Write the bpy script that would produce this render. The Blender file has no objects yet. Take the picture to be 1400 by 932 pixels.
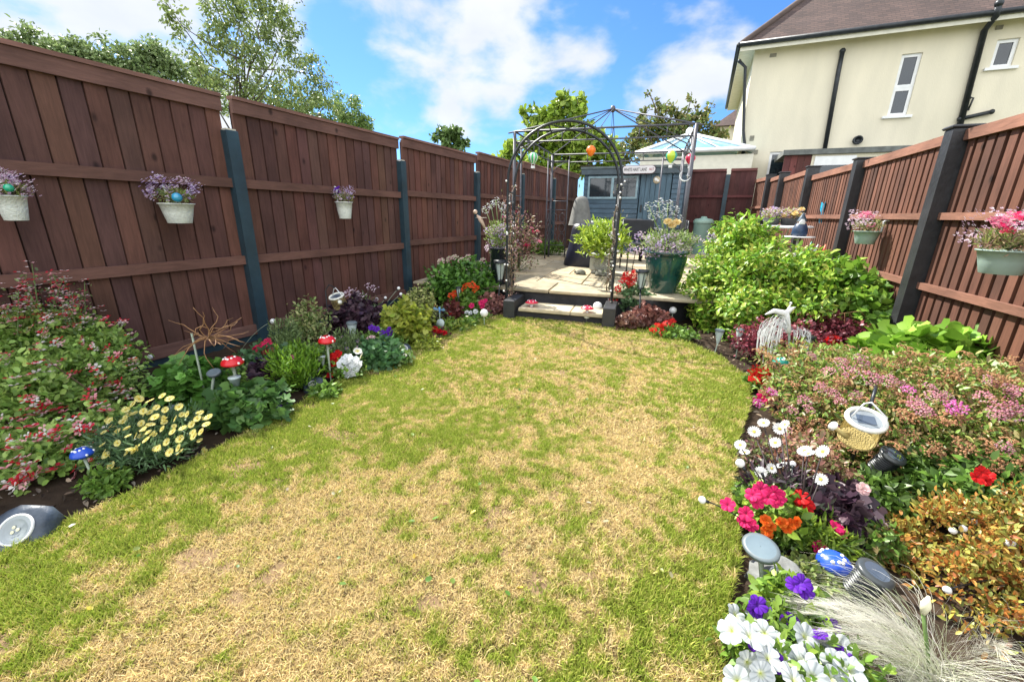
import bpy, math, random
import numpy as np
from mathutils import Vector, Matrix
random.seed(7); rs = np.random.RandomState(11)
sc = bpy.context.scene; col = sc.collection
PI = math.pi
# ------------------------------------------------------------------ camera model (photo pixels 1400x932)
F = 564.0; PU, PV = 700.0, 466.0; H = 1.15
pitch = math.atan((PV-293)/F); yaw = math.atan((960-PU)/math.hypot(F, PV-293)); rr = math.radians(1.0)
fw = np.array([-math.sin(yaw)*math.cos(pitch), math.cos(yaw)*math.cos(pitch), -math.sin(pitch)])
rt0 = np.array([math.cos(yaw), math.sin(yaw), 0.]); up0 = np.cross(rt0, fw)
rt = math.cos(rr)*rt0+math.sin(rr)*up0; up = -math.sin(rr)*rt0+math.cos(rr)*up0
def ray(u, v): return (u-PU)/F*rt-(v-PV)/F*up+fw
def G(u, v, z=0.):
    d = ray(u, v); t = (z-H)/d[2]; return np.array([d[0]*t, d[1]*t, z])
def AY(u, v, Y): d = ray(u, v); return d*(Y/d[1])+np.array([0, 0, H])
def AX(u, v, X): d = ray(u, v); return d*(X/d[0])+np.array([0, 0, H])
def dep(p): return float((np.array(p)-np.array([0, 0, H]))@fw)
def m_px(p, px): return px*dep(p)/F
# ------------------------------------------------------------------ numpy value noise
_g = rs.rand(64, 64)
def vnoise(x, y):
    xi = np.floor(x).astype(int); yi = np.floor(y).astype(int); fx = x-xi; fy = y-yi
    fx = fx*fx*(3-2*fx); fy = fy*fy*(3-2*fy)
    a = _g[xi % 64, yi % 64]; b = _g[(xi+1) % 64, yi % 64]; c = _g[xi % 64, (yi+1) % 64]; d = _g[(xi+1) % 64, (yi+1) % 64]
    return (a*(1-fx)+b*fx)*(1-fy)+(c*(1-fx)+d*fx)*fy
def fbm(x, y, o=4):
    s = 0; a = .5; t = 0
    for i in range(o):
        s = s+a*vnoise(x*2**i+17.3*i, y*2**i+5.1*i); t += a; a *= .55
    return s/t
# ------------------------------------------------------------------ materials
def newmat(name):
    m = bpy.data.materials.new(name); m.use_nodes = True; nt = m.node_tree
    return m, nt, nt.nodes['Principled BSDF'], nt.nodes['Material Output']
MATS = {}
def P(name, c, rough=.6, metal=0., var=.25, scale=8., bump=.15, bscale=60., spec=.5, stretch=(1, 1, 1), coat=0., dirt=None):
    """painted / plastic / stone surface: mottled colour, fine bump"""
    if name in MATS: return MATS[name]
    m, nt, b, out = newmat(name); N = nt.nodes; L = nt.links
    tc = N.new('ShaderNodeTexCoord'); mp = N.new('ShaderNodeMapping'); mp.inputs['Scale'].default_value = stretch
    L.new(tc.outputs['Object'], mp.inputs[0])
    n = N.new('ShaderNodeTexNoise'); n.inputs['Scale'].default_value = scale; n.inputs['Detail'].default_value = 5
    L.new(mp.outputs[0], n.inputs['Vector'])
    r = N.new('ShaderNodeValToRGB'); e = r.color_ramp.elements
    e[0].position = .3; e[1].position = .7
    d = dirt or tuple(x*(1-var) for x in c); l = tuple(min(1, x*(1+var*.6)) for x in c)
    e[0].color = (*d, 1); e[1].color = (*l, 1)
    L.new(n.outputs['Fac'], r.inputs[0]); L.new(r.outputs[0], b.inputs['Base Color'])
    b.inputs['Roughness'].default_value = rough; b.inputs['Metallic'].default_value = metal
    b.inputs['Specular IOR Level'].default_value = spec; b.inputs['Coat Weight'].default_value = coat
    if bump:
        n2 = N.new('ShaderNodeTexNoise'); n2.inputs['Scale'].default_value = bscale; n2.inputs['Detail'].default_value = 4
        L.new(mp.outputs[0], n2.inputs['Vector'])
        bp = N.new('ShaderNodeBump'); bp.inputs['Strength'].default_value = bump; bp.inputs['Distance'].default_value = .01
        L.new(n2.outputs['Fac'], bp.inputs['Height']); L.new(bp.outputs[0], b.inputs['Normal'])
    MATS[name] = m; return m
def colmat(name, rough=.5, trans=.3, spec=.3, bump=0., mult=1.):
    """surface whose own colour comes from the mesh (leaf by leaf, petal by petal)"""
    m, nt, b, out = newmat(name); N = nt.nodes; L = nt.links
    a = N.new('ShaderNodeAttribute'); a.attribute_name = 'Col'
    src = a.outputs['Color']
    L.new(src, b.inputs['Base Color']); b.inputs['Roughness'].default_value = rough; b.inputs['Specular IOR Level'].default_value = spec
    if trans > 0:
        t = N.new('ShaderNodeBsdfTranslucent'); mx = N.new('ShaderNodeMixShader'); mx.inputs[0].default_value = trans
        L.new(src, t.inputs[0]); L.new(b.outputs[0], mx.inputs[1]); L.new(t.outputs[0], mx.inputs[2]); L.new(mx.outputs[0], out.inputs[0])
    if bump:
        tc = N.new('ShaderNodeTexCoord'); n2 = N.new('ShaderNodeTexNoise'); n2.inputs['Scale'].default_value = 40; n2.inputs['Detail'].default_value = 6
        L.new(tc.outputs['Object'], n2.inputs['Vector'])
        bp = N.new('ShaderNodeBump'); bp.inputs['Strength'].default_value = bump; bp.inputs['Distance'].default_value = .01
        L.new(n2.outputs['Fac'], bp.inputs['Height']); L.new(bp.outputs[0], b.inputs['Normal'])
    return m
M_LEAF = colmat('leaf', .42, .32, .45); M_PETAL = colmat('petal', .55, .35, .2); M_GRASS = colmat('grass_blade', .6, .25, .2)
M_COL = colmat('coloured_plastic', .3, 0, .5); M_TURF = colmat('turf_base', .9, 0, .1, .6)
def wood(name, grain=(9, 9, .9), dark=.76, rough=.8, knots=True):
    m, nt, b, out = newmat(name); N = nt.nodes; L = nt.links
    a = N.new('ShaderNodeAttribute'); a.attribute_name = 'Col'
    tc = N.new('ShaderNodeTexCoord'); mp = N.new('ShaderNodeMapping'); mp.inputs['Scale'].default_value = grain
    # every board its own grain: offset by its colour
    va = N.new('ShaderNodeVectorMath'); va.operation = 'MULTIPLY_ADD'; va.inputs[1].default_value = (91, 57, 33)
    L.new(a.outputs['Color'], va.inputs[0]); L.new(tc.outputs['Object'], va.inputs[2]); L.new(va.outputs[0], mp.inputs[0])
    n = N.new('ShaderNodeTexNoise'); n.inputs['Scale'].default_value = 6; n.inputs['Detail'].default_value = 8; n.inputs['Roughness'].default_value = .65
    n.inputs['Distortion'].default_value = .6
    L.new(mp.outputs[0], n.inputs['Vector'])
    r = N.new('ShaderNodeMapRange'); r.inputs[1].default_value = .3; r.inputs[2].default_value = .7; r.inputs[3].default_value = dark; r.inputs[4].default_value = 1.18
    L.new(n.outputs['Fac'], r.inputs[0])
    # weather stains, big and soft
    n3 = N.new('ShaderNodeTexNoise'); n3.inputs['Scale'].default_value = 2.3; n3.inputs['Detail'].default_value = 4
    L.new(va.outputs[0], n3.inputs['Vector'])
    r3 = N.new('ShaderNodeMapRange'); r3.inputs[1].default_value = .3; r3.inputs[2].default_value = .7; r3.inputs[3].default_value = .72; r3.inputs[4].default_value = 1.25
    L.new(n3.outputs['Fac'], r3.inputs[0])
    mu = N.new('ShaderNodeMath'); mu.operation = 'MULTIPLY'; L.new(r.outputs[0], mu.inputs[0]); L.new(r3.outputs[0], mu.inputs[1])
    fac = mu.outputs[0]
    if knots:
        v = N.new('ShaderNodeTexVoronoi'); v.inputs['Scale'].default_value = 4.2; mp2 = N.new('ShaderNodeMapping'); mp2.inputs['Scale'].default_value = (1.2, 1.2, .8)
        L.new(va.outputs[0], mp2.inputs[0]); L.new(mp2.outputs[0], v.inputs['Vector'])
        r4 = N.new('ShaderNodeMapRange'); r4.inputs[1].default_value = .05; r4.inputs[2].default_value = .13; r4.inputs[3].default_value = .32; r4.inputs[4].default_value = 1
        L.new(v.outputs['Distance'], r4.inputs[0])
        m3 = N.new('ShaderNodeMath'); m3.operation = 'MULTIPLY'; L.new(fac, m3.inputs[0]); L.new(r4.outputs[0], m3.inputs[1]); fac = m3.outputs[0]
    sc_ = N.new('ShaderNodeVectorMath'); sc_.operation = 'SCALE'; L.new(a.outputs['Color'], sc_.inputs[0]); L.new(fac, sc_.inputs['Scale'])
    L.new(sc_.outputs[0], b.inputs['Base Color']); b.inputs['Roughness'].default_value = rough; b.inputs['Specular IOR Level'].default_value = .3
    bp = N.new('ShaderNodeBump'); bp.inputs['Strength'].default_value = .35; bp.inputs['Distance'].default_value = .006
    L.new(n.outputs['Fac'], bp.inputs['Height']); L.new(bp.outputs[0], b.inputs['Normal'])
    return m
M_WOOD = wood('stained_fence_board'); M_RAILW = wood('stained_rail', grain=(.9, .9, 9), knots=True)
M_RAILX = wood('stained_rail_long', grain=(9, .9, 9))
def glass(name, c=(.03, .05, .06)):
    m, nt, b, out = newmat(name); b.inputs['Base Color'].default_value = (*c, 1); b.inputs['Roughness'].default_value = .06
    b.inputs['Specular IOR Level'].default_value = .9
    N = nt.nodes; L = nt.links; tc = N.new('ShaderNodeTexCoord'); n = N.new('ShaderNodeTexNoise'); n.inputs['Scale'].default_value = 3
    r = N.new('ShaderNodeValToRGB'); r.color_ramp.elements[0].color = (*[x*.6 for x in c], 1); r.color_ramp.elements[1].color = (*[x*1.8 for x in c], 1)
    L.new(tc.outputs['Object'], n.inputs[0]); L.new(n.outputs[0], r.inputs[0]); L.new(r.outputs[0], b.inputs[0]); return m
M_GLASS = glass('window_glass', (.012, .02, .025)); M_SKYGLASS = glass('roof_glass', (.18, .33, .42)); M_SOLAR = glass('solar_cell', (.06, .08, .11))
M_WHITE = P('white_plastic', (.78, .79, .78), .35, var=.08, bump=.03)
M_BLACK = P('black_metal', (.025, .03, .034), .4, .3, var=.4, bump=.08)
M_POSTBLUE = P('dark_blue_paint', (.022, .050, .068), .5, var=.35, scale=5, bump=.3, bscale=30)
M_POSTBLACK = P('black_wood_paint', (.026, .027, .030), .5, var=.4, scale=6, bump=.35, bscale=30)
M_GREYPL = P('grey_plastic', (.12, .15, .16), .45, var=.2, bump=.05)
M_STAKE = P('pale_stake', (.30, .36, .27), .5, var=.25, scale=20)
M_FROST = P('frosted_plastic', (.42, .50, .48), .35, var=.12, bump=.03)
M_CREAM = P('cream_wicker', (.74, .72, .60), .6, var=.2, scale=40, bump=.5, bscale=90)
# ------------------------------------------------------------------ mesh builder
class MB:
    def __init__(s): s.v = []; s.f = []; s.c = []; s.m = []; s.sm = []; s.M = Matrix(); s.col = (1, 1, 1); s.mi = 0
    def at(s, loc=(0, 0, 0), rot=(0, 0, 0)):
        s.M = Matrix.Translation(Vector([float(a) for a in loc])) @ Matrix.Rotation(rot[2], 4, 'Z') @ Matrix.Rotation(rot[1], 4, 'Y') @ Matrix.Rotation(rot[0], 4, 'X'); return s
    def mat(s, M): s.M = M; return s
    def add(s, vs, fs, smooth=False):
        o = len(s.v)
        for p in vs: s.v.append(tuple(s.M @ Vector([float(a) for a in p]))); s.c.append(s.col)
        for f in fs: s.f.append(tuple(i+o for i in f)); s.m.append(s.mi); s.sm.append(smooth)
        return s
    def box(s, a, b, bev=0.):
        x0, y0, z0 = a; x1, y1, z1 = b
        if bev <= 0:
            vs = [(x0, y0, z0), (x1, y0, z0), (x1, y1, z0), (x0, y1, z0), (x0, y0, z1), (x1, y0, z1), (x1, y1, z1), (x0, y1, z1)]
            return s.add(vs, [(0, 3, 2, 1), (4, 5, 6, 7), (0, 1, 5, 4), (1, 2, 6, 5), (2, 3, 7, 6), (3, 0, 4, 7)])
        d = bev; vs = []; 
        for z, e in ((z0, d), (z0+d, 0), (z1-d, 0), (z1, d)):
            vs += [(x0+e, y0+e, z), (x1-e, y0+e, z), (x1-e, y1-e, z), (x0+e, y1-e, z)]
        fs = [(0, 3, 2, 1), (12, 13, 14, 15)]
        for k in range(3):
            for i in range(4): j = (i+1) % 4; fs.append((k*4+i, k*4+j, k*4+4+j, k*4+4+i))
        return s.add(vs, fs)
    def tube(s, pts, r, n=8, cap=True, smooth=True):
        pts = [Vector([float(a) for a in p]) for p in pts]; k = len(pts)
        rr_ = list(r) if hasattr(r, '__len__') else [r]*k
        vs = []; prev = None
        for i, p in enumerate(pts):
            t = (pts[min(i+1, k-1)]-pts[max(i-1, 0)]); t = t.normalized() if t.length > 1e-9 else Vector((0, 0, 1))
            if prev is None: a = t.orthogonal().normalized()
            else:
                a = prev-t*prev.dot(t); a = a.normalized() if a.length > 1e-6 else t.orthogonal().normalized()
            prev = a; b = t.cross(a)
            for j in range(n):
                q = 2*PI*j/n; vs.append(p+(a*math.cos(q)+b*math.sin(q))*rr_[i])
        fs = []
        for i in range(k-1):
            for j in range(n): j2 = (j+1) % n; fs.append((i*n+j, i*n+j2, (i+1)*n+j2, (i+1)*n+j))
        if cap: fs.append(tuple(range(n))[::-1]); fs.append(tuple((k-1)*n+j for j in range(n)))
        return s.add(vs, fs, smooth)
    def lathe(s, prof, n=20, c=(0, 0, 0), sx=1., sy=1., smooth=True, cap=False):
        vs = []; k = len(prof)
        for r, z in prof:
            for j in range(n): q = 2*PI*j/n; vs.append((c[0]+r*math.cos(q)*sx, c[1]+r*math.sin(q)*sy, c[2]+z))
        fs = []
        for i in range(k-1):
            for j in range(n): j2 = (j+1) % n; fs.append((i*n+j, i*n+j2, (i+1)*n+j2, (i+1)*n+j))
        if cap: fs.append(tuple(range(n))[::-1]); fs.append(tuple((k-1)*n+j for j in range(n)))
        return s.add(vs, fs, smooth)
    def ball(s, c, r, n=12, sz=1.):
        return s.lathe([(max(1e-4, r*math.sin(PI*i/(n//2+2))), -r*sz*math.cos(PI*i/(n//2+2))) for i in range(n//2+3)], n, c)
    def prism(s, poly, z0, z1):
        n = len(poly); vs = [(x, y, z0) for x, y in poly]+[(x, y, z1) for x, y in poly]
        return s.add(vs, [tuple(range(n))[::-1], tuple(range(n, 2*n))]+[(i, (i+1) % n, n+(i+1) % n, n+i) for i in range(n)])
    def build(s, name, mats, parent=None, origin=None):
        if not isinstance(mats, (list, tuple)): mats = [mats]
        o0 = Vector(parent.location) if parent is not None and origin is None else Vector(origin if origin is not None else (0, 0, 0))
        if parent is not None and parent.parent is not None: o0 = WL(parent)
        me = bpy.data.meshes.new(name)
        me.from_pydata([tuple(Vector(p)-o0) for p in s.v], [], s.f)
        for m in mats: me.materials.append(m)
        me.polygons.foreach_set('material_index', s.m); me.polygons.foreach_set('use_smooth', s.sm)
        ca = me.color_attributes.new('Col', 'FLOAT_COLOR', 'POINT')
        ca.data.foreach_set('color', np.array([(*c, 1) for c in s.c], dtype=np.float32).ravel())
        me.update()
        o = bpy.data.objects.new(name, me); col.objects.link(o)
        if parent is not None: o.parent = parent
        else: o.location = o0
        return o
def WL(o):
    v = Vector(o.location)
    while o.parent is not None: o = o.parent; v = v+Vector(o.location)
    return v
def npmesh(name, V, Fc, C, mat, parent=None, origin=None, smooth=False, link=True):
    """V (n,3) world coords, Fc (m,k) quads or triangles, C (n,3) colours"""
    o0 = np.array(WL(parent)) if parent is not None else np.array(origin if origin is not None else (0, 0, 0), dtype=float)
    me = bpy.data.meshes.new(name); n = len(V); m, k = Fc.shape
    me.vertices.add(n); me.vertices.foreach_set('co', (V-o0).astype(np.float32).ravel())
    me.loops.add(m*k); me.loops.foreach_set('vertex_index', Fc.astype(np.int32).ravel())
    me.polygons.add(m); me.polygons.foreach_set('loop_start', np.arange(0, m*k, k, dtype=np.int32)); me.polygons.foreach_set('loop_total', np.full(m, k, dtype=np.int32))
    if smooth: me.polygons.foreach_set('use_smooth', np.ones(m, dtype=bool))
    ca = me.color_attributes.new('Col', 'FLOAT_COLOR', 'POINT')
    c4 = np.ones((n, 4), dtype=np.float32); c4[:, :3] = C; ca.data.foreach_set('color', c4.ravel())
    me.materials.append(mat); me.update(calc_edges=True)
    if not link: return me
    o = bpy.data.objects.new(name, me); col.objects.link(o)
    if parent is not None: o.parent = parent
    else: o.location = o0
    return o
def tag(o, label=None, cat=None, group=None, kind=None):
    if label: o['label'] = label
    if cat: o['category'] = cat
    if group: o['group'] = group
    if kind: o['kind'] = kind
    return o
def thing(name, loc, label, cat, group=None):
    o = bpy.data.objects.new(name, None); col.objects.link(o); o.location = [float(a) for a in loc]; o.empty_display_size = .05
    return tag(o, label, cat, group)
# ------------------------------------------------------------------ leaves
SH = {
 'leaf': (np.array([(0, 0, 0), (.24, -.38, .07), (.62, -.40, .06), (1, 0, -.12), (.62, .40, .06), (.24, .38, .07), (.5, 0, -.05)]), np.array([(0, 1, 2, 6), (6, 2, 3, 4), (0, 6, 4, 5)])),
 'thin': (np.array([(0, -.5, 0), (0, .5, 0), (.55, .4, .08), (1, 0, 0), (.55, -.4, .08)]), np.array([(0, 1, 2, 4), (4, 2, 3, 3)])),
 'round': (np.array([(0, 0, 0), (.2, -.45, .05), (.7, -.5, .08), (1, 0, .02), (.7, .5, .08), (.2, .45, .05), (.5, 0, -.08)]), np.array([(0, 1, 2, 6), (6, 2, 3, 4), (0, 6, 4, 5)])),
 'lobed': (np.array([(0, 0, 0), (.1, -.35, 0), (.3, -.6, .06), (.55, -.33, 0), (.85, -.42, .05), (1, 0, 0), (.85, .42, .05), (.55, .33, 0), (.3, .6, .06), (.1, .35, 0), (.45, 0, -.1)]),
           np.array([(0, 1, 2, 10), (10, 2, 3, 4), (10, 4, 5, 6), (10, 6, 7, 8), (0, 10, 8, 9)])),
}
def nrm(a): return a/np.maximum(np.linalg.norm(a, axis=1, keepdims=True), 1e-9)
def leaves(pos, d, n, L, W, cols, shape='leaf'):
    T, Q = SH[shape]
    if shape == 'thin': Q = np.array([(0, 1, 2, 4), (4, 2, 3, 3)])
    d = nrm(d); s = nrm(np.cross(n, d)); n2 = np.cross(d, s); k = len(pos); t = len(T)
    L = np.broadcast_to(np.asarray(L, float), (k,)); W = np.broadcast_to(np.asarray(W, float), (k,))
    V = (pos[:, None, :]+T[None, :, 0, None]*(L[:, None, None]*d[:, None, :])+T[None, :, 1, None]*(W[:, None, None]*s[:, None, :])+T[None, :, 2, None]*(L[:, None, None]*n2[:, None, :])).reshape(-1, 3)
    if shape == 'thin':   # triangles only
        Q = np.array([(0, 1, 2), (0, 2, 4), (4, 2, 3)])
    Fc = (Q[None]+(np.arange(k)*t)[:, None, None]).reshape(-1, Q.shape[1])
    C = np.repeat(cols, t, axis=0); return V, Fc, C
def pal(k, cols, w=None, jit=.18):
    cols = np.array(cols, float); i = rs.choice(len(cols), k, p=w); c = cols[i]; j = rs.randint(0, len(cols), k)
    t = rs.rand(k, 1)*.5; c = c*(1-t)+cols[j]*t
    return np.clip(c*(1+jit*rs.randn(k, 1)), .002, 1)
def sph(k):
    a = rs.randn(k, 3); return nrm(a)
def foliage(root, blobs, n, L, W, cols, shape='leaf', up=.5, shell=.45, droop=0., zmin=.01, gap=0., name='foliage', lump=.22, mat=None, upright=0., w=None, clus=0, cs=.2):
    """blobs: (x,y,z,rx,ry,rz)"""
    B = np.array([tuple(b)+(b[3],)*(6-len(b)) if len(b) < 6 else tuple(b) for b in blobs], float)
    wt = (B[:, 3]*B[:, 5])**1.0; wt /= wt.sum(); i = rs.choice(len(B), n, p=wt)
    s = sph(n); s[:, 2] = np.where(rs.rand(n) < .6, np.abs(s[:, 2]), s[:, 2])
    ph = rs.rand(3)*9
    lum = 1+lump*(np.sin(s[:, 0]*5+ph[0]+i*1.7)*np.sin(s[:, 1]*6+ph[1]+i)+.6*np.sin(s[:, 2]*9+ph[2]+s[:, 0]*7))
    rad = (shell+(1-shell)*rs.rand(n)**.6)*lum
    p = B[i, :3]+s*B[i, 3:6]*rad[:, None]
    if clus:   # leaves gather on twigs: a few centres per lump of crown
        cd = sph(len(B)*clus); cr_ = .35+.65*rs.rand(len(B)*clus)**.5; q = i*clus+rs.randint(0, clus, n); cc = B[q//clus, :3]+cd[q]*B[q//clus, 3:6]*(cr_*(1+lump*rs.randn(len(B)*clus)*.5))[q][:, None]
        off = rs.randn(n, 3)*cs*B[i, 3][:, None]*np.array((1, 1, .8)); p = cc+off; s = nrm(cd[q]*.5+nrm(off)*.8)
    keep = p[:, 2] > zmin
    if gap > 0:
        sc_ = B[:, 3].mean()
        g = np.sin(p[:, 0]*3.1/sc_+ph[0])*np.sin(p[:, 1]*2.7/sc_+ph[1])*np.sin(p[:, 2]*3.9/sc_+ph[2])+.5*np.sin(p[:, 0]*7.7/sc_+p[:, 2]*6/sc_)
        keep &= g > gap-1.1
    p = p[keep]; s = s[keep]; k = len(p)
    nn = nrm(s+np.array([0, 0, up])+.45*rs.randn(k, 3))
    d = s*.7+.7*rs.randn(k, 3)+np.array([0, 0, upright-droop])
    sz = .65+.6*rs.rand(k)
    V, Fc, C = leaves(p, d, nn, L*sz, W*sz, pal(k, cols, w), shape)
    return npmesh(name, V, Fc, C, mat or M_LEAF, root), p, s
def stems(root, base, tops, r, mat, name='stem', bend=.1, n=5):
    mb = MB()
    for t in tops:
        b = np.array(base)+np.array([rs.randn()*r*3, rs.randn()*r*3, 0]); t = np.array(t); m = (b+t)/2+np.array([rs.randn()*bend, rs.randn()*bend, .0])*np.linalg.norm(t-b)*.5
        mb.tube([b, (b*.5+m*.5)*1., m, m*.4+t*.6, t], [r, r*.9, r*.8, r*.6, r*.35], n)
    return mb.build(name, mat, root)
M_STEMG = P('green_stem', (.10, .17, .04), .6, var=.3, scale=20); M_STEMB = P('brown_stem', (.13, .085, .05), .8, var=.4, scale=20)
M_STEMD = P('dark_stem', (.035, .022, .02), .6, var=.4, scale=20); M_BARK = P('bark', (.15, .12, .09), .9, var=.5, scale=6, bump=.8, bscale=20, stretch=(1, 1, .3))
# ------------------------------------------------------------------ blooms (small shared meshes)
def bloom_mesh(name, kind, cols, center=(.8, .6, .05), r=1.):
    V = []; Fc = []; C = []
    def quadfan(pts, c, cc=None):
        o = len(V); V.extend(pts); C.extend([c]*len(pts))
        for i in range(1, len(pts)-1): Fc.append((o, o+i, o+i+1))
    R_ = random.Random(hash(name) % 9999 if False else sum(map(ord, name)))
    def petals(n, rin, rout, w, cup, c, tilt=0., org=(0, 0, 0), ruf=0., dark=None):
        for k in range(n):
            a = 2*PI*k/n+R_.uniform(-.08, .08); ca, sa = math.cos(a), math.sin(a); cx = c[R_.randrange(len(c))] if isinstance(c[0], (tuple, list)) else c
            f = R_.uniform(.76, 1.08); cx = tuple(min(1, q*f) for q in cx)
            prof = [(rin, 0, 0), (rin+(rout-rin)*.45, w*.75, cup*.45), (rin+(rout-rin)*.8, w, cup*.8+ruf*R_.uniform(-1, 1)), (rout, w*.35, cup+ruf*R_.uniform(-1, 1)), (rout, -w*.35, cup+ruf*R_.uniform(-1, 1)), (rin+(rout-rin)*.8, -w, cup*.8+ruf*R_.uniform(-1, 1)), (rin+(rout-rin)*.45, -w*.75, cup*.45)]
            quadfan([(org[0]+x*ca-y*sa, org[1]+x*sa+y*ca, org[2]+z) for x, y, z in prof], cx)
            if dark is not None:
                for q in (len(V)-7,): C[q] = dark
    def dot(c, rad, colr, n=7, h=.5):
        o = len(V); V.append((c[0], c[1], c[2]+rad*h)); C.append(colr)
        for k in range(n): a = 2*PI*k/n; V.append((c[0]+rad*math.cos(a), c[1]+rad*math.sin(a), c[2])); C.append(tuple(x*.85 for x in colr))
        for k in range(n): Fc.append((o, o+1+k, o+1+(k+1) % n))
    if kind == 'daisy': petals(17, .15, 1, .13, .12, cols); dot((0, 0, .06), .24, center)
    elif kind == 'cosmos': petals(9, .1, 1, .3, .1, cols, dark=None); dot((0, 0, .05), .26, center)
    elif kind == 'petunia':   # one flared trumpet with five notched, ruffled lobes and darker veins
        NA = 40; rings = ((.03, -.10), (.16, .02), (.42, .14), (.72, .20), (1.0, .20)); c0 = np.array(cols[0]); cv = np.array(cols[1]); ph = R_.uniform(0, 6)
        for ri, (r_, z_) in enumerate(rings):
            for k in range(NA):
                a = 2*PI*k/NA; lobe = abs(math.cos(2.5*a)); rr_ = r_*(1-(.24*(1-lobe)**2.2 if ri > 2 else .06*(1-lobe) if ri == 2 else 0))
                zz = z_+(.07*math.sin(7*a+ph)+.05*math.sin(12*a))*(ri/4)**2-.10*(1-lobe)*(ri/4); V.append((rr_*math.cos(a), rr_*math.sin(a), zz))
                t_ = .75 if (k % 4 == 0) else .0; q = (c0*(1-t_)+cv*.8*t_)*(1 if ri > 1 else .9); q = q if ri > 1 else (np.array(center)*(1-ri*.5)+c0*ri*.5); C.append(tuple(np.clip(q*(1+.06*math.sin(5*a+ph)), 0, 1)))
        for ri in range(4):
            for k in range(NA): a_, b_ = ri*NA+k, ri*NA+(k+1) % NA; Fc.append((a_, b_, b_+NA)); Fc.append((a_, b_+NA, a_+NA))
        Fc.append((0, NA//3, 2*NA//3))
    elif kind == 'double':
        for q, (ro, cu) in enumerate(((1, .1), (.8, .35), (.55, .5), (.35, .55))): petals(7-q, .03, ro, ro*.38, cu, cols, ruf=.08)
    elif kind == 'pansy': petals(5, .05, 1, .5, .12, cols, dark=center); dot((0, 0, .06), .13, center)
    elif kind == 'umbel':   # ball or dome of small florets
        for k in range(26):
            a = R_.uniform(0, 2*PI); e = math.asin(R_.uniform(.05, 1)); q = R_.uniform(.72, 1.)
            c = (q*math.cos(a)*math.cos(e)*.95, q*math.sin(a)*math.cos(e)*.95, q*math.sin(e)*.7)
            petals(4, .02, .26, .11, .05*R_.uniform(-1, 1), cols, org=c)
    elif kind == 'corymb':  # flat head of tiny fluffy flowers
        for k in range(60):
            a = R_.uniform(0, 2*PI); q = math.sqrt(R_.random())
            c = (q*math.cos(a), q*math.sin(a), .32*(1-q*q)+R_.uniform(0, .12)); cc = cols[R_.randrange(len(cols))]
            f = R_.uniform(.7, 1.2); dot(c, .1+.05*R_.random(), tuple(min(1, x*f) for x in cc), 4, 1.1)
    elif kind == 'lips':    # pair of little lobes, white over red
        for k in range(4):
            a = R_.uniform(0, 2*PI); c = (.7*math.cos(a), .7*math.sin(a), R_.uniform(-.8, .8)); f = cols[k % len(cols)]
            petals(3, .02, .75, .3, .2, f, org=c)
    elif kind == 'agap':
        for k in range(30):
            v = (R_.gauss(0, 1), R_.gauss(0, 1), R_.gauss(0, 1)); l = math.sqrt(sum(x*x for x in v)); v = tuple(x/l for x in v)
            petals(5, .01, .22, .07, .1, cols, org=tuple(x*.85 for x in v))
            o = len(V); V.extend([(0, 0, -.1), (.012, .01, -.1), tuple(x*.85 for x in v)]); C.extend([(.2, .33, .08)]*3); Fc.append((o, o+1, o+2))
    elif kind == 'spray':
        for k in range(16):
            c = (R_.gauss(0, .5), R_.gauss(0, .5), R_.gauss(0, .5)); petals(4, .02, .22, .1, .06, cols, org=c)
    V = np.array(V, float)*r; me = npmesh(name, V, np.array(Fc), np.array(C, float), M_PETAL, link=False, smooth=kind == 'petunia')
    return me
def put(root, mesh, p, n=(0, 0, 1), s=1., name='flower', spin=None, label=None):
    z = Vector([float(a) for a in n]).normalized(); q = z.to_track_quat('Z', 'Y').to_matrix().to_4x4()
    o = bpy.data.objects.new(name, mesh); col.objects.link(o); o.parent = root
    o.matrix_local = Matrix.Translation(Vector([float(a) for a in p])-WL(root)) @ q @ Matrix.Rotation(random.uniform(0, 6.28) if spin is None else spin, 4, 'Z') @ Matrix.Scale(s, 4)
    if label: o['label'] = label
    return o
# ================================================================== camera, light, sky
cam = bpy.data.cameras.new('camera'); co = bpy.data.objects.new('camera', cam); col.objects.link(co); sc.camera = co
cam.sensor_width = 36; cam.lens = F/1400*36; cam.clip_end = 2000; cam.clip_start = .02
M3 = Matrix([(rt[0], up[0], -fw[0], 0), (rt[1], up[1], -fw[1], 0), (rt[2], up[2], -fw[2], H), (0, 0, 0, 1)]); co.matrix_world = M3
SUN = Vector((-.80, .46, 1.0)).normalized()
sl = bpy.data.lights.new('sun', 'SUN'); sl.energy = 5.0; sl.angle = math.radians(.6); sl.color = (1, .95, .86)
so = bpy.data.objects.new('sun', sl); col.objects.link(so); so.rotation_euler = SUN.to_track_quat('Z', 'Y').to_euler()
w = bpy.data.worlds.new('World'); sc.world = w; w.use_nodes = True; N = w.node_tree.nodes; L = w.node_tree.links
bg = N['Background']; bg.inputs[1].default_value = .15
sky = N.new('ShaderNodeTexSky'); sky.sky_type = 'NISHITA'; sky.sun_disc = False
sky.sun_elevation = math.asin(SUN.z); sky.sun_rotation = math.atan2(SUN.x, SUN.y); sky.air_density = 1.1; sky.dust_density = .3; sky.ozone_density = 2.2
tc = N.new('ShaderNodeTexCoord')
mp = N.new('ShaderNodeMapping'); mp.inputs['Scale'].default_value = (1, 1, 1.7); L.new(tc.outputs['Generated'], mp.inputs[0])
nz = N.new('ShaderNodeTexNoise'); nz.inputs['Scale'].default_value = 6.5; nz.inputs['Detail'].default_value = 10; nz.inputs['Roughness'].default_value = .5; nz.inputs['Distortion'].default_value = .15
L.new(mp.outputs[0], nz.inputs['Vector'])
acc = None
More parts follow.
